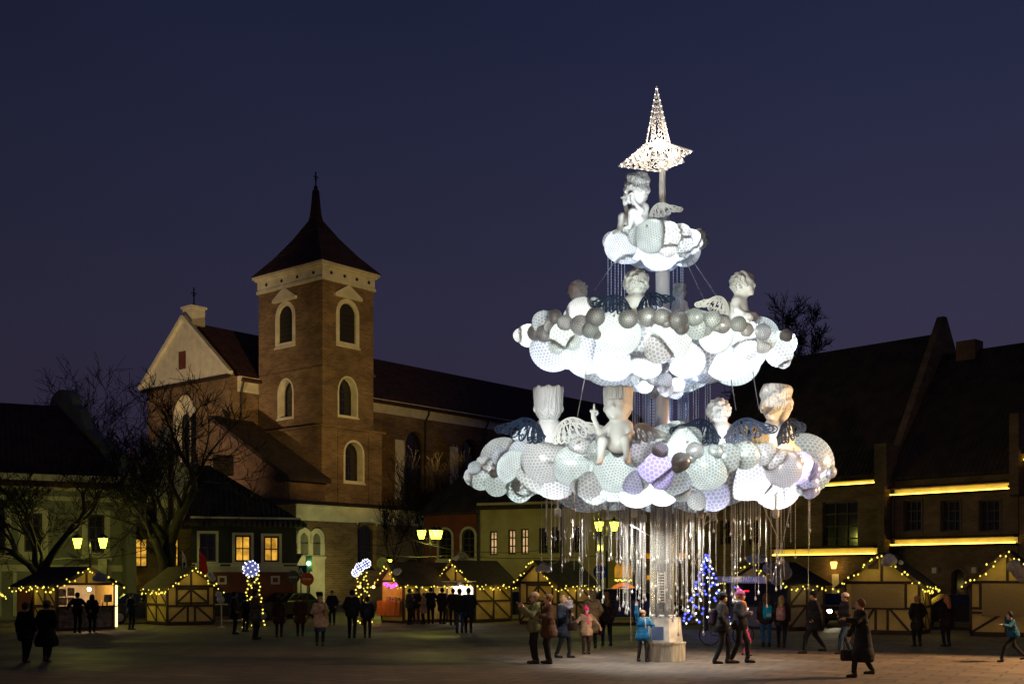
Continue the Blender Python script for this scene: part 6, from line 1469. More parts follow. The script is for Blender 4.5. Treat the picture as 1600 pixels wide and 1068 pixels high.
def mast():
    t = thing('mast', 'tall mast on a polished metal drum carrying the cloud tiers', 'mast', (TX, TY, 0))
    st = mat('brushed_steel', (.55, .54, .46), .42, metal=.55, var=.25, scale=2, stretch=(8, 8, .8), bump=.12, bscale=5)
    mir = mat('polished_panel', (.78, .77, .72), .16, metal=.8, var=.12, scale=1.2, bump=.25, bscale=1.6)
    d = MB(); d.lathe([(.60, 0), (.60, .44), (.62, .45), (.62, .49)], n=14); d.build('pedestal_drum', st, t)
    d = MB(); d.lathe([(.56, .495), (.50, 1.08), (.50, 1.12)], n=8, a0=.2); d.build('pedestal_collar', mat('dull_steel', (.5, .5, .46), .5, metal=.45, var=.3, scale=2.5, bump=.12, bscale=4), t)
    b = MB(); b.box(-.42, -.12, -.63, -.60, .56, .9, Matrix.Rotation(R(6), 4, 'Z')); b.build('blue_plate', mat('blue_plate', (.08, .14, .3), .5, metal=.2, var=.1), t)
    for k in range(8):       # mirrored column panels
        a0, a1 = k * math.pi / 4 + .03, (k + 1) * math.pi / 4 - .03; p = MB()
        for z0, z1 in ((1.13, 2.3), (2.31, 3.5), (3.51, 4.6)):
            p.add([(.30*math.cos(a0), .30*math.sin(a0), z0), (.30*math.cos(a1), .30*math.sin(a1), z0), (.30*math.cos(a1), .30*math.sin(a1), z1), (.30*math.cos(a0), .30*math.sin(a0), z1),
                   (.285*math.cos(a0), .285*math.sin(a0), z0), (.285*math.cos(a1), .285*math.sin(a1), z0), (.285*math.cos(a1), .285*math.sin(a1), z1), (.285*math.cos(a0), .285*math.sin(a0), z1)],
                  [(0, 1, 2, 3), (7, 6, 5, 4), (0, 4, 5, 1), (1, 5, 6, 2), (2, 6, 7, 3), (3, 7, 4, 0)])
        p.build('mirror_panel', mir, t)
    p = MB(); p.lathe([(.18, 4.4), (.18, 11.6)], n=12); p.build('pole', mat('white_pole', (.75, .78, .85), .4, var=.06, scale=2), t)
    p = MB(); p.lathe([(.095, 11.6), (.085, 12.75), (.12, 12.76), (.12, 12.9), (.07, 12.95)], n=10); p.build('star_post', mat('cream_pole', (.75, .72, .66), .4, var=.05), t)
    l = MB()
    for x in (-.16, .02): l.tube([(x, -.33, 1.5), (x, -.33, 2.3)], .012, 5)
    for i in range(11): l.tube([(-.16, -.33, 1.53 + i * .072), (.02, -.33, 1.53 + i * .072)], .008, 4)
    l.build('ladder', M['whiteframe'], t)
    s = MB()
    for i in range(14):
        a = i * .9; s.ball((.25 * math.cos(a), .25 * math.sin(a), 1.16), .09, 5, (1, 1, .5))
    s.build('cotton_rim', M['cotton'], t)
    for i, (a, pw, rr_) in enumerate(((-2.2, 330, 1.45), (-1.0, 330, 1.45), (.3, 200, 1.45), (1.8, 150, 1.45), (3.3, 250, 1.45), (-2.75, 260, 3.0), (-.35, 260, 2.9))):
        x, y = rr_ * math.cos(a), rr_ * math.sin(a); f = MB(); f.lathe([(.06, -.1), (.09, -.06), (.09, .1), (.02, .14), (.02, .9)], (x, y, 3.75), 10); fo = f.build('added_downlight', M['whiteframe'], t)  # added spots under the belly, brightening column, strands and base
        lamp('SPOT', (x, y, 3.62), pw, (1, .97, .90), t, .08, spot=125, aim=(x * .2, y * .2, 0), blend=.8)
mast()

# ------------------------------------------------------------------ filigree helpers (wings, star)
def ribbon(mb, pts, w, th=.012, xf=None):
    """flat strip of width w along a 2-d path in the xz plane, thickness th along y"""
    n = len(pts); L = []; Rr = []
    for i in range(n):
        a = pts[max(0, i - 1)]; b = pts[min(n - 1, i + 1)]; dx, dz = b[0] - a[0], b[1] - a[1]; l = math.hypot(dx, dz) or 1
        ww = (w[i] if hasattr(w, '__len__') else w) / 2
        L.append((pts[i][0] - dz / l * ww, pts[i][1] + dx / l * ww)); Rr.append((pts[i][0] + dz / l * ww, pts[i][1] - dx / l * ww))
    vs = [(x, -th/2, z) for x, z in L] + [(x, -th/2, z) for x, z in Rr] + [(x, th/2, z) for x, z in L] + [(x, th/2, z) for x, z in Rr]
    if xf: vs = [xf(v) for v in vs]
    fs = []
    for i in range(n - 1):
        fs += [(i, i+1, n+i+1, n+i), (2*n+i, 3*n+i, 3*n+i+1, 2*n+i+1), (i, 2*n+i, 2*n+i+1, i+1), (n+i, n+i+1, 3*n+i+1, 3*n+i)]
    fs += [(0, n, 3*n, 2*n), (n-1, 3*n-1, 4*n-1, 2*n-1)]
    mb.add(vs, fs)
def spiral(cx, cz, r0, a0, turns, sgn=1, N=16, k=.15):
    return [(cx + r0 * (1 - (1 - k) * i / N) * math.cos(a0 + sgn * turns * 6.283 * i / N), cz + r0 * (1 - (1 - k) * i / N) * math.sin(a0 + sgn * turns * 6.283 * i / N)) for i in range(N + 1)]
def bez(p0, p1, p2, p3, N=12):
    return [tuple((1-t)**3*p0[k] + 3*(1-t)**2*t*p1[k] + 3*(1-t)*t*t*p2[k] + t**3*p3[k] for k in (0, 1)) for t in [i / N for i in range(N + 1)]]
M['wing_shaded'] = mat('shaded_wing', (.018, .032, .065), .35, metal=.4, var=.2)  # shade on the scroll wings put into the colour as dark blue
M['wing_lit'] = mat('lit_wing', (.62, .62, .58), .45, var=.06)  # same wing plates with the bright light put into the colour
M['wing_amber_lit'] = mat('amber_lit_wing', (.45, .33, .16), .4, metal=.4, var=.1)  # same wing plates with amber light put into the colour
def wing_mb(sgn, s=1., seed=0, th=.02):
    mb = MB()
    def xf(v):                # curve the plate backwards a little
        x, y, z = v; return (sgn * x * s, (y + .25 * x * x) * s, z * s)
    w = .036
    bone = bez((0, -.15), (.10, .38), (.62, .50), (.92, -.02), 18); ribbon(mb, bone, w * 1.3, th, xf)
    ribbon(mb, bez((0, -.15), (.16, .22), (.56, .36), (.84, -.02), 14), w * .8, th, xf)
    n = 9
    for i in range(n):        # teardrop feathers hanging from the arched bone, tips curling outwards
        t = .12 + .86 * i / (n - 1); bx, bz = bone[int(t * 18)]
        a = R(-118 + 92 * (i / (n - 1)) ** 1.2); L = (.30, .40, .48, .52, .54, .52, .47, .40, .33)[i]; hw = .07 + .008 * (i % 3)
        ux_, uz = math.cos(a), math.sin(a); nx_, nz = -uz, ux_
        q = lambda t, o: (bx + ux_ * L * t + nx_ * (o + .10 * t * t), bz + uz * L * t + nz * (o + .10 * t * t))
        ribbon(mb, bez(q(0, 0), q(.3, hw * .9), q(.75, hw * 1.7), q(1, 0)), w, th, xf)
        ribbon(mb, bez(q(1, 0), q(1.08, -hw * 1.6), q(.6, -hw * 1.5), q(.25, -hw * .1)), w, th, xf)
        c = q(.80, -.002); ribbon(mb, spiral(c[0], c[1], hw * .8, a, 1.2, 1 if i % 2 else -1), w * .7, th, xf)
        ribbon(mb, [q(.05 + k * .07, .012 * math.sin(k)) for k in range(8)], w * .8, th, xf)
    for k in range(5):        # scrolls near the shoulder
        x, z = .10 + .12 * k, (.02, .16, .22, .22, .16)[k]; ribbon(mb, spiral(x, z, .075, k * 1.3, 1.3, 1 if k % 2 else -1), w * .7, th, xf)
    return mb
M['angel'] = mat('white_foam', (.84, .85, .84), .7, var=.05, scale=3, bump=.08, bscale=14)
M['angel_hair'] = mat('foam_hair', (.84, .85, .84), .7, var=.06, scale=4, bump=1., bscale=7, stretch=(4, 4, .45))
M['angel_hair'].node_tree.nodes['Bump'].inputs['Distance'].default_value = .12
def cherub(label, u, v, Y, s, yaw, hairkind, wings, pose='kneel', headtilt=(0, 0), arm=('rest', 'rest'), wyaw=35, wl=('wing_shaded', 'wing_lit'), head=1., wz=.35):
    """u,v = photo position of the seat"""
    p0 = P(u, v, Y); t = thing('angel_statue', label, 'angel statue', p0, R(yaw), 'white child angels sitting on the cloud tiers'); s *= 1.14; t.scale = (s, s, s)
    b = SDF(.08); hc = V3((headtilt[0], headtilt[1] - .03, .92)); hd = head
    b.ell((0, 0, .06), (.27, .24, .2)); b.cap((0, 0, .1), (0, 0, .42), .25, .23); b.ell((0, -.05, .2), (.2, .2, .2)); b.cap((-.17, 0, .46), (.17, 0, .46), .15); b.cap((0, 0, .5), hc, .17, .15)
    b.ell(hc, V3((.31, .33, .34)) * hd); b.ell(hc + V3((0, -.1, -.16)) * hd, V3((.2, .2, .16)) * hd)
    for sx in (1, -1):
        b.ell(hc + V3((.12 * sx, -.23, -.12)) * hd, V3((.09, .08, .085)) * hd, .05); b.ell(hc + V3((.32 * sx, .03, -.05)) * hd, V3((.035, .06, .085)) * hd, .02)
        b.ell(hc + V3((.11 * sx, -.30, .04)) * hd, V3((.055, .03, .03)) * hd, .02)
        b.cap(hc + V3((.05 * sx, -.31, .10)) * hd, hc + V3((.18 * sx, -.28, .11)) * hd, .025 * hd, .02 * hd, .03)
    b.ell(hc + V3((0, -.345, -.04)) * hd, V3((.042, .05, .05)) * hd, .03); b.cap(hc + V3((0, -.32, .06)) * hd, hc + V3((0, -.34, -.03)) * hd, .025, .03, .03)
    b.cap(hc + V3((-.06, -.30, -.16)) * hd, hc + V3((.06, -.30, -.16)) * hd, .022 * hd, None, .015); b.cap(hc + V3((-.045, -.295, -.19)) * hd, hc + V3((.045, -.295, -.19)) * hd, .024 * hd, None, .015)
    b.ell(hc + V3((0, -.26, -.27)) * hd, V3((.07, .07, .06)) * hd, .04)
    ex = MB()
    for i, sx in enumerate((1, -1)):
        S_ = V3((.2 * sx, 0, .47)); m = arm[i]
        if m == 'point': E = S_ + V3((.22 * sx, -.2, -.16)); W = E + V3((.1 * sx, -.14, .34)); hdn = V3((0, -.05, 1))
        elif m == 'knee': E = S_ + V3((.12 * sx, -.12, -.24)); W = E + V3((-.02 * sx, -.22, -.05)); hdn = V3((0, -.6, -.7))
        elif m == 'chin': E = S_ + V3((.1 * sx, -.2, -.16)); W = E + V3((-.12 * sx, -.18, .3)); hdn = V3((0, -.2, 1))
        else: E = S_ + V3((.1 * sx, -.03, -.25)); W = E + V3((-.03 * sx, -.18, -.12)); hdn = V3((0, -.4, -.9))
        hdn = hdn / np.linalg.norm(hdn)
        b.cap(S_, E, .095, .08, .05); b.cap(E, W, .078, .055, .05); b.cap(W, W + hdn * .1, .06, .062, .03)
        side = np.cross(hdn, V3((0, -1, 0))); side /= np.linalg.norm(side); nn = np.cross(side, hdn)
        for q in range(4):
            a0 = W + hdn * .12 + side * .035 * (q - 1.5)
            if m == 'point' and q == (1 if sx > 0 else 2): ex.tube([a0, a0 + hdn * .1, a0 + hdn * .2], [.03, .028, .02], 7)
            else: ex.tube([a0, a0 + hdn * .06 + nn * .02, a0 + hdn * (.06 if m != 'point' else .02) + nn * .07], [.028, .026, .02], 7)
        a0 = W + hdn * .05 - side * .06 * sx; ex.tube([a0, a0 + hdn * .05 - side * .04 * sx, a0 + hdn * .11 - side * .03 * sx], [.03, .027, .02], 7)
    for sx in (1, -1):
        hp = V3((.14 * sx, -.05, .02))
        if pose == 'sit': kn = hp + V3((.13 * sx, -.36, .06)); fo = kn + V3((.06 * sx, -.06, -.46))
        elif pose == 'kneesup': kn = hp + V3((.1 * sx, -.38, .22)); fo = kn + V3((.0, -.12, -.42))
        else: kn = hp + V3((.16 * sx, -.3, -.04)); fo = kn + V3((-.18 * sx, .22, -.12))
        b.cap(hp, kn, .15, .11); b.cap(kn, fo, .11, .07); b.cap(fo, fo + V3((.02 * sx, -.16, -.05)), .065, .05, .04)
    V, Q = b.mesh(.034); solid('body', V, Q, M['angel'], t, ex)
    h = SDF(.03)
    if hairkind == 'pot':        # tall hair standing up, cut flat on top, ridged like bristles
        h.cap(hc + V3((0, .02, .12)) * hd, hc + V3((0, .03, .36)) * hd, .335 * hd, .35 * hd); h.cap(hc + V3((0, .06, -.05)) * hd, hc + V3((0, .05, .2)) * hd, .31 * hd)
        h.cut(hc + V3((0, -.22, -.10)) * hd, V3((.25, .28, .25)) * hd)
        f = lambda G: .007 * np.sin(np.arctan2(G[..., 1], G[..., 0]) * 31 + 2 * np.sin(G[..., 2] * 9)) + .008 * np.sin(np.arctan2(G[..., 1], G[..., 0]) * 13 + 1.3 + 3 * G[..., 2]); V, Q = h.mesh(.032, f)
        top = hc[2] + .42 * hd; V[:, 2] = np.where(V[:, 2] > top, top + .03 * np.sin(np.arctan2(V[:, 1], V[:, 0]) * 9), V[:, 2])
    elif hairkind == 'wrap':     # smooth swept hair
        h.cap(hc + V3((0, .03, .05)) * hd, hc + V3((0, .04, .30)) * hd, .34 * hd, .33 * hd); h.cut(hc + V3((0, -.24, -.12)) * hd, V3((.24, .27, .25)) * hd)
        f = lambda G: .02 * np.sin(G[..., 2] * 22 + 3 * G[..., 0] * 4); V, Q = h.mesh(.032, f)
        top = hc[2] + .44 * hd; V[:, 2] = np.where(V[:, 2] > top + .1 * V[:, 0], top + .1 * V[:, 0], V[:, 2])
    else:                        # round curly hair
        h.ell(hc + V3((0, .04, .06)) * hd, V3((.36, .37, .36)) * hd); h.cut(hc + V3((0, -.26, -.10)) * hd, V3((.23, .24, .25)) * hd)
        f = lambda G: .022 * np.sin(G[..., 0] * 24 + G[..., 2] * 18 + 2 * np.sin(G[..., 1] * 14)) + .014 * np.sin(G[..., 2] * 40 - G[..., 1] * 25); V, Q = h.mesh(.03, f)
    solid('hair', V, Q, M['angel_hair'], t)
    for i, sx in enumerate((1, -1)):
        if not wings[i]: continue
        w_ = wing_mb(sx, wings[i] * 1.22, i).build('wing', M[wl[i]], t, fix=True); w_.location = (.1 * sx, .24, wz); w_.rotation_euler = (0, 0, R(wyaw) * sx)
    return t
def angels():
    # top
    cherub('topmost angel bent over with its head on its hands under the star', 1000, 353, 29.3, .80, -60, 'wrap', (.62, .62), 'kneesup', (.0, -.1), ('chin', 'chin'), 20, ('wing_lit', 'wing_shaded'), 1.05)
    # middle tier
    cherub('curly angel at the front left of the middle tier with scroll wings in shade', 993, 497, 27.8, .80, 165, 'curl', (.72, .72), 'kneel', (0, -.1), wyaw=10, wl=('wing_shaded', 'wing_shaded'), wz=.28, head=.95)
    cherub('angel seen in profile at the right of the middle tier with lit scroll wings', 1155, 500, 28.2, .80, 62, 'curl', (.66, .66), 'kneel', (0, -.08), ('knee', 'rest'), wyaw=28, wl=('wing_lit', 'wing_lit'), wz=.35, head=.9)
    cherub('far angel at the left of the middle tier of which mostly the curly head shows', 903, 500, 31.6, .72, -30, 'curl', (.7, .7), 'kneel', (.05, -.1), wyaw=20, wl=('wing_shaded', 'wing_shaded'), head=.9)
    cherub('far angel half hidden right of the mast on the middle tier', 1062, 493, 32, .6, 160, 'wrap', (0, 0), 'kneel', head=.8)
    # bottom tier
    cherub('angel seen from behind at the left of the bottom tier with spread scroll wings', 857, 698, 27.6, .92, 178, 'pot', (.80, .80), 'kneel', (0, .02), wyaw=12, wl=('wing_shaded', 'wing_lit'), wz=.30, head=1.0)
    cherub('seated angel raising one pointing finger at the front of the bottom tier', 968, 697, 26.2, .86, -22, 'pot', (.68, .68), 'sit', (-.02, -.06), ('knee', 'point'), wyaw=25, wl=('wing_lit', 'wing_lit'), wz=.3)
    cherub('angel with lowered head and two shaded wings at the right of the bottom tier', 1128, 700, 27.2, .82, 172, 'curl', (.86, .86), 'kneel', (.08, -.1), wyaw=8, wl=('wing_shaded', 'wing_shaded'), wz=.36, head=.86)
    cherub('tall haired angel at the far right of the bottom tier with shaded and amber lit wings', 1213, 702, 27.8, 1.0, 150, 'wrap', (.66, .7), 'kneel', (0, 0), wyaw=25, wl=('wing_amber_lit', 'wing_shaded'), wz=.3, head=1.0)
    # assumed floodlights among the bubbles, put in to light the angels
    k = 0
    for u, v, Y, tu, tv, pw, c in ((1010, 352, 27.6, 1000, 300, 80, (.92, .98, 1)), (960, 492, 25.6, 990, 440, 60, (.9, 1, .85)), (1045, 496, 25.8, 1000, 440, 55, (.9, 1, .9)), (1130, 500, 25.8, 1155, 450, 90, (.96, 1, .86)),
                                   (890, 480, 28.9, 905, 462, 40, (.9, .95, 1)), (825, 690, 25.4, 857, 640, 100, (.92, .98, 1)), (905, 690, 24.6, 950, 640, 55, (.90, 1, .92)), (1000, 700, 29.2, 965, 640, 130, (.88, 1, .9)), (1075, 690, 25.3, 1120, 650, 70, (.88, .97, 1)), (1170, 690, 25.5, 1210, 640, 110, (.95, .99, .98)),
                                   (1240, 700, 26.6, 1225, 650, 45, (1, .62, .25)), (1060, 660, 31, 1045, 600, 160, (.45, .62, 1)), (1045, 470, 31.2, 1030, 420, 110, (.5, .68, 1))):
        p = P(u, v, Y); q = P(tu, tv, (Y + 29) / 2); t = thing('floodlight', ['assumed small floodlight aimed at the topmost angel', 'assumed small floodlight left of the curly angel', 'assumed small floodlight right of the curly angel', 'assumed small floodlight below the profile angel', 'assumed small floodlight by the far left angel', 'assumed small floodlight below the left rear-view angel', 'assumed small floodlight left of the seated angel', 'assumed small floodlight behind the seated angel', 'assumed small floodlight left of the angel with lowered head', 'assumed small floodlight below the tall haired angel', 'assumed small amber floodlight at the amber lit wing', 'assumed small blue floodlight behind the bottom tier near the mast', 'assumed small blue floodlight behind the middle tier near the mast'][k], 'floodlight', p, 0, 'assumed small floodlights among the bubbles'); k += 1
        d = (q - p).normalized(); m = MB(); m.tube([(0, 0, 0), tuple(-d * .06)], [.03, .022], 8); m.build('housing', M['whiteframe'], t)
        lamp('SPOT', d * .02, pw * 1.7, c, t, .05, spot=110, aim=d * 3, blend=.9)
angels()

# ------------------------------------------------------------------ star
def star():
    Y = TY; c = P(1028, 236, Y); t = thing('star', 'tall pointed filigree star glowing on top of the tree', 'star', c)
    k = Y / F; q = lambda u, v, y: Vector(((u - 1028) * k, y, -(v - 236) * k))
    top = q(1026, 135, 0); bot = q(1028, 268, 0); ring_ = [q(968, 261, -.15), q(1000, 258, -.42), q(1036, 262, -.5), q(1062, 262, -.1), q(1045, 246, .35), q(1082, 234, .25), q(1040, 226, .5), q(1010, 226, .45), q(990, 238, .2), q(996, 250, .0)]
    inner = [q(1008, 226, -.2), q(1046, 226, -.2), q(1046, 222, .2), q(1006, 222, .2)]
    tips = [q(966, 262, -.1), q(1064, 265, -.55), q(1084, 233, .15), q(986, 234, .6)]
    notch = [q(1014, 250, -.24), q(1046, 254, -.26), q(1047, 243, .22), q(1010, 246, .22)]; base = [q(1008, 229, -.24), q(1045, 230, -.24), q(1043, 224, .22), q(1011, 224, .22)]
    gold = mat('glowing_wire', (.85, .78, .68), .35, metal=.4, var=.05, em=(1, .88, .78), es=.2)  # glow of the bulbs put into the wire as emission
    f = MB(); E = []
    for i in range(4):
        n0, n1 = notch[i - 1], notch[i]
        E += [(tips[i], n1 if i < 4 else n0), (tips[i], n0), (tips[i], bot), (n1, base[i]), (base[i], top), (base[i - 1], base[i]), (tips[i], base[i]), (tips[i], base[i - 1])]
    E += [(tips[i], (top + notch[i]) * .5) for i in range(0)]
    for a, b in E: f.tube([a, b], .014, 5)
    # lower tips also joined to the spike foot
    f.build('frame', gold, t)
    # scrollwork on the triangular faces
    tri = []
    for i in range(4): n0, n1 = notch[i - 1], notch[i]; tri += [(tips[i], n0, bot), (tips[i], n1, bot), (tips[i], base[i - 1], base[i]), (tips[i], base[i], notch[i]), (tips[(i + 1) % 4], base[i], notch[i])]
    for i in range(4): tri.append((top, base[i - 1], base[i]))
    for j, (a, b, c_) in enumerate(tri):
        fl = MB()
        ex_ = (b - a); L = ex_.length; nrm = (b - a).cross(c_ - a).normalized(); m_ = (b + c_) / 2
        ax = (m_ - a).normalized(); sd = nrm.cross(ax); D = (m_ - a).length; wd = (b - c_).length
        n = 10 if j >= 20 else 5
        for i in range(n):
            tt = .16 + .8 * (i + .3) / n; hw = wd * tt / 2 * .8; 
            for s_ in ((-1, 1) if hw > .06 else (0,)):
                r = min(.11, max(.03, hw * (.5 if s_ else .8))); cx = D * tt; cz = s_ * hw * .52
                mpf = lambda v, a=a, ax=ax, sd=sd, nrm=nrm: tuple(a + ax * v[0] + sd * v[2] + nrm * v[1])
                ribbon(fl, spiral(cx, cz, r, i * 1.1 + s_, 1.2, s_ or 1, 12), .017, .008, mpf)
        fl.build('scroll_panel', gold, t)
    b0 = None; cnt = 0
    for a, b in E:
        n = max(2, int((b - a).length / .16))
        for i in range(n):
            if cnt >= 98: break
            if b0 is None: mb = MB(); mb.ball((0, 0, 0), .015, 6); b0 = mb.build('bulb', emit('star_bulb', (1, .86, .8), 9), t); o = b0
            else: o = b0.copy(); link(o); o.parent = t
            o.location = a.lerp(b, (i + .5) / n); cnt += 1
    m = MB(); m.ball((0, -.30, .04), .13, 14); m.build('lamp_globe', emit('star_core', (1, .92, .8), 60), t)
    lamp('POINT', (0, -.25, .12), 36, (1, .86, .72), t, .14).data.use_shadow = True
    lamp('POINT', (0, -.55, .1), 14, (1, .86, .72), t, .1)
    for i in range(4): lamp('POINT', tuple(tips[i] * .5 + Vector((0, 0, .02))), 3, (1, .85, .7), t, .05)
    lamp('POINT', tuple(top * .35), 3, (1, .85, .7), t, .05)
star()

# ------------------------------------------------------------------ bead strands
def strands():
    rg = random.Random(3); protos = {}
    bead = bpy.data.materials.new('glass_bead'); bead.use_nodes = True; b = bead.node_tree.nodes['Principled BSDF']
    b.inputs['Base Color'].default_value = (.62, .61, .56, 1); b.inputs['Roughness'].default_value = .12; b.inputs['Specular IOR Level'].default_value = 1.0; b.inputs['Metallic'].default_value = .35
    blue = mat('blue_lit_cord', (.55, .68, .95), .3, var=.1)  # cool light from the clouds tinted into the cord colour
    def proto(L, mt, nm, rad, drop):
        key = (L, nm)
        if key in protos: return protos[key].copy(), protos[key]
        m = MB(); n = int(L / .075); pts = []; rs = []
        for i in range(n):
            z = -L * i / n; pts += [(0, 0, z), (0, 0, z - L / n * .5)]; rs += [rad, rad * .4]
        m.tube(pts, rs, 4); o = m.build(nm, mt, None, True, fix=False); protos[key] = o
        if drop:
            d = MB(); d.lathe([(.004, .05), (.022, 0), (.032, -.035), (.02, -.07), (.004, -.085)], (0, 0, -L), 8); d.build('glass_drop', bead, o, True)
        return o, None
    def put(x, y, z, L, mt, nm, rad, drop, label, group, s):
        o, src = proto(L, mt, nm, rad, drop)
        if src is not None:
            link(o)
            for ch in src.children: c = ch.copy(); link(c); c.parent = o
        o.location = (x, y, z); o.scale = (1, 1, s); o.rotation_euler.z = rg.uniform(0, 3)
        tag(o, label, 'bead strand', group)
    xc = PX(1043, TY)
    G1 = 'clear bead strands hanging straight below the bottom tier'
    n = 0
    for i in range(238):
        if i < 62:   a = rg.uniform(0, 6.283); rr = .38 + .42 * rg.random(); x = TX - .12 + rr * math.cos(a) * 1.25; y = TY + rr * math.sin(a); Lv = rg.choice([3.0, 3.0, 2.6, 1.8])
        else:
            x = xc + rg.uniform(-3.25, 3.4); x = x if abs(x - TX) > .5 else x + .8; y = TY + rg.uniform(-2.2, 2.4); Lv = rg.choice([.7, 1.1, 1.1, 1.5, 1.5, 1.8, 1.8, 2.2, 2.6, 3.0])
            if x < TX - 2.2: Lv = min(Lv, rg.choice([1.1, 1.8, 2.2]))
        if any(math.hypot(x - TX - 1.45 * math.cos(a_), y - TY - 1.45 * math.sin(a_)) < .3 for a_ in (-2.2, -1.0, .3, 1.8, 3.3)): x += .55
        where = ('clear bead strand in the dense bundle round the column', 'clear bead strands bundled round the column') if i < 62 else (('clear bead strand hanging straight, left of the column bundle', 'clear bead strands left of the column') if x / y < TX / TY else ('clear bead strand hanging straight, right of the column bundle', 'clear bead strands right of the column'))
        put(x, y, 4.25 + .25 * rg.random(), Lv, bead, 'bead_strand', .009, rg.random() < .9, where[0], where[1], rg.uniform(.88, 1.06))
    for u, y, Lv in ((1083, -1.2, 3.0), (1092, -.8, 3.0), (1099, -1.5, 3.6), (1060, -1.9, 3.6), (968, -1.6, 3.0)):
        put(PX(u, TY + y), TY + y, 4.4, Lv, bead, 'bead_strand', .009, True, 'one of the longest bead strands, ending just above the paving', 'longest bead strands of the tree', 1.0)
    G2 = 'blue lit strands between the middle and bottom tiers'
    for i in range(46):
        u = rg.choice([rg.uniform(984, 1022), rg.uniform(1046, 1112), rg.uniform(984, 1112)]); y = TY + rg.uniform(.3, 1.6)
        put(PX(u, y), y, 7.75, 2.2, blue, 'cord_strand', .013, False, 'straight blue lit strand between the middle and bottom cloud tiers', G2, rg.uniform(.95, 1.05))
    G3 = 'blue lit strands between the top and middle tiers'
    for u in (955, 961, 966, 971, 976, 1046, 1052, 1058, 1064, 1067, 950):
        y = TY + rg.uniform(-.2, .6); put(PX(u, y), y, 10.6, 1.8, blue, 'cord_strand', .013, False, 'straight blue lit strand between the top and middle cloud tiers', G3, 1.0)
    # looped and slanting strands
    def loop(pts, label, grp):
        P3 = [P(*p) for p in pts]; m = MB(); full = []
        for a, b in zip(P3, P3[1:]):
            n = max(2, int((b - a).length / .08)); full += [a.lerp(b, i / n) for i in range(n)]
        full.append(P3[-1]); o0 = full[0]; rs = [.011 if i % 2 else .005 for i in range(len(full))]
        m.tube([p - o0 for p in full], rs, 4); o = m.build('bead_strand', bead, None, True, fix=False); o.location = o0; tag(o, label, 'bead strand', grp)
    g = 'looped and slanting bead strands'
    sag = lambda a, b, Y, s: [(a[0] + (b[0]-a[0]) * t, a[1] + (b[1]-a[1]) * t + s * math.sin(math.pi * t), Y) for t in [i / 8 for i in range(9)]]
    loop(sag((880, 790), (900, 790), 27.5, 74), 'bead strand hanging in a deep loop at the left of the curtain', g)
    loop([(975, 790, 28), (982, 838, 28), (981, 915, 28)], 'bead strand forming the left arm of a Y beside the column', g)
    loop([(992, 790, 28), (983, 838, 27.98), (986, 1000, 28)], 'bead strand forming the right arm of a Y beside the column', g)
    loop([(900, 772, 28.6), (960, 806, 28.5), (1032, 846, 29.4)], 'bead strand slanting down from the left to the column', g)
    loop([(1110, 782, 28), (1085, 806, 28.6), (1045, 850, 29.5)], 'bead strand slanting down from the right to the column', g)
    loop([(1132, 790, 28), (1100, 820, 28), (1070, 852, 28.6)], 'lower bead strand slanting down from the right towards the column', g)
    loop([(1066, 790, 28), (1072, 850, 28), (1092, 890, 28)], 'bead strand kinked to the right just right of the column', g)
    loop([(1104, 800, 27.6), (1092, 860, 27.6), (1078, 905, 27.6)], 'bead strand leaning left over the blue lit tree', g)
    loop([(1190, 785, 28), (1220, 850, 28), (1206, 910, 28)], 'bent bead strand near the right end of the curtain', g)
    loop([(1235, 790, 28), (1222, 850, 28), (1226, 905, 28)], 'slightly curved strand second from the right end of the curtain', g)
    def wire(a, b, label):
        A_, B_ = P(*a), P(*b); m = MB(); m.tube([(0, 0, 0), B_ - A_], .011, 5); o = m.build('guy_wire', mat('steel_wire', (.45, .5, .55), .35, metal=.7, var=0) if 'steel_wire' not in bpy.data.materials else bpy.data.materials['steel_wire']); o.location = A_; tag(o, label, 'wire', 'guy wires of the cloud tiers')
    wire((1066, 395, 29.2), (1109, 487, 28.2), 'steeper of the two guy wires right of the top tier')
    wire((1074, 395, 29.6), (1125, 470, 28.6), 'flatter guy wire right of the top tier, ending at the profile angel')
    wire((966, 400, 29.6), (918, 470, 29.0), 'guy wire slanting left from the top tier')
    wire((916, 580, 28.8), (902, 650, 28), 'guy wire above the left wing of the rear-view angel')
    wire((1142, 590, 28.6), (1150, 640, 28), 'guy wire between the two right angels, left one')
    wire((1176, 580, 28.8), (1186, 640, 28), 'guy wire between the two right angels, right one')
strands()
def overhead():
    for pts, lab in (([(575, 850, 60), (640, 842, 60), (760, 862, 64), (880, 852, 66)], 'upper black cable strung across in front of the yellow house'), ([(560, 860, 60), (700, 868, 62), (960, 866, 68)], 'lower black cable strung across in front of the yellow house'), ([(848, 878, 50), (880, 868, 48), (905, 853, 46)], 'yellow green lit cable rising to the bead strands'), ([(-10, 866, 52), (100, 872, 54), (230, 858, 60)], 'thin cable across the front of the grey house')):
        m = MB(); p = [P(*q) for q in pts]; o0 = p[0]; full = []
        for a, b in zip(p, p[1:]): full += [a.lerp(b, i / 6) - Vector((0, 0, .18 * math.sin(math.pi * i / 6))) for i in range(6)]
        full.append(p[-1]); m.tube([q - o0 for q in full], .02, 5, False); o = m.build('overhead_cable', M['cable'] if 'yellow' not in lab.split()[0] else cloth((.4, .45, .05))); o.location = o0; tag(o, lab, 'cable')
overhead()
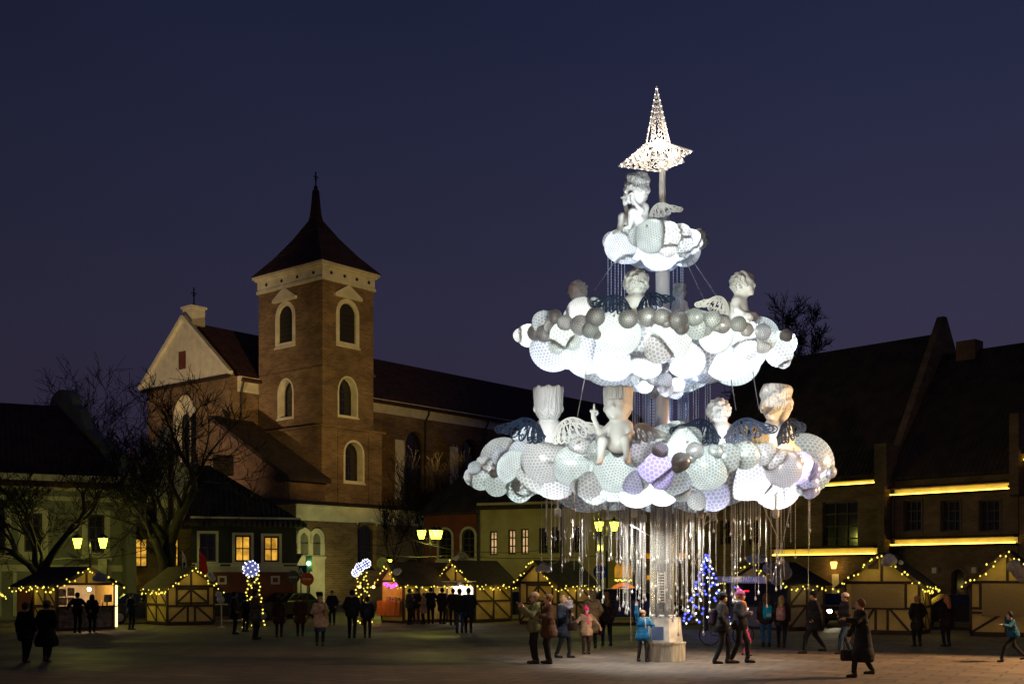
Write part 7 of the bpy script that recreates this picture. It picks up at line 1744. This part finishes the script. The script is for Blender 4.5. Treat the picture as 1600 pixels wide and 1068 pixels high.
# ------------------------------------------------------------------ lights outside the tree, all assumed or added, none seen
def assumed_flood(label, loc, aim, power, col, spot, size=.3, blend=.7):  # church floodlights are assumed from its lighting, placed where none is seen
    t = thing('floodlight', label, 'floodlight', loc); d = (Vector(aim) - Vector(loc)).normalized()
    m = MB(); X = d.to_track_quat('-Z', 'Y').to_matrix().to_4x4(); m.box(-.25, .25, -.18, .18, .0, .2, X); m.build('housing', M['metal'], t)
    m = MB(); m.beam((0, 0, -.6), (0, 0, 0), .08, .08); m.build('bracket', M['metal'], t)
    lamp('SPOT', d * .05, power, col, t, size, spot=spot, aim=d * 5, blend=blend)
assumed_flood('assumed floodlight on the roof ridge of the dark blue house aimed at the church tower', (-27, 66, 8.9), (-22, 113, 10), 72000, (1, .65, .18), 50)
assumed_flood('assumed floodlight on the roof of the red house aimed at the church', (-2.0, 80, 12.2), (-16, 112, 20), 17000, (1, .67, .2), 48)
assumed_flood('assumed floodlight low behind the gabled brick house aimed at the church gable', (-38, 80, 3), (-35, 119, 20), 26000, (1, .72, .42), 55)
assumed_flood('assumed floodlight on the ground before the low church wall', (-15.5, 93, .9), (-12, 106, 6.5), 1900, (.95, .9, .3), 100)
# lamps out of view: one assumed at the right, one added behind the camera
def unseen_lamp(label, x, y, h, power, col, aim, spot):
    t = thing('street_lamp', label, 'street lamp', (x, y, 0)); m = MB(); m.lathe([(.16, 0), (.1, .6), (.06, h - .3)], n=10); m.build('post', M['metal'], t)
    m = MB(); m.lathe([(.1, h - .3), (.28, h - .25), (.3, h + .05), (.1, h + .2)], n=12); l = m.build('lamp_head', M['metal'], t)
    lamp('SPOT', (0, 0, h - .35), power, col, t, .2, spot=spot, aim=(aim[0] - x, aim[1] - y, 0), blend=.45)
unseen_lamp('assumed street lamp added outside the right edge of the picture', 19.5, 29, 7.5, 30000, (1, .58, .26), (8, 25, 0), 78)  # assumed, placed out of view to light ground and people from the right
unseen_lamp('added warm lamp unseen behind the camera', -7, -7, 8, 17000, (1, .64, .40), (2, 22, 0), 46)  # lamp added out of view to warm the ground and people
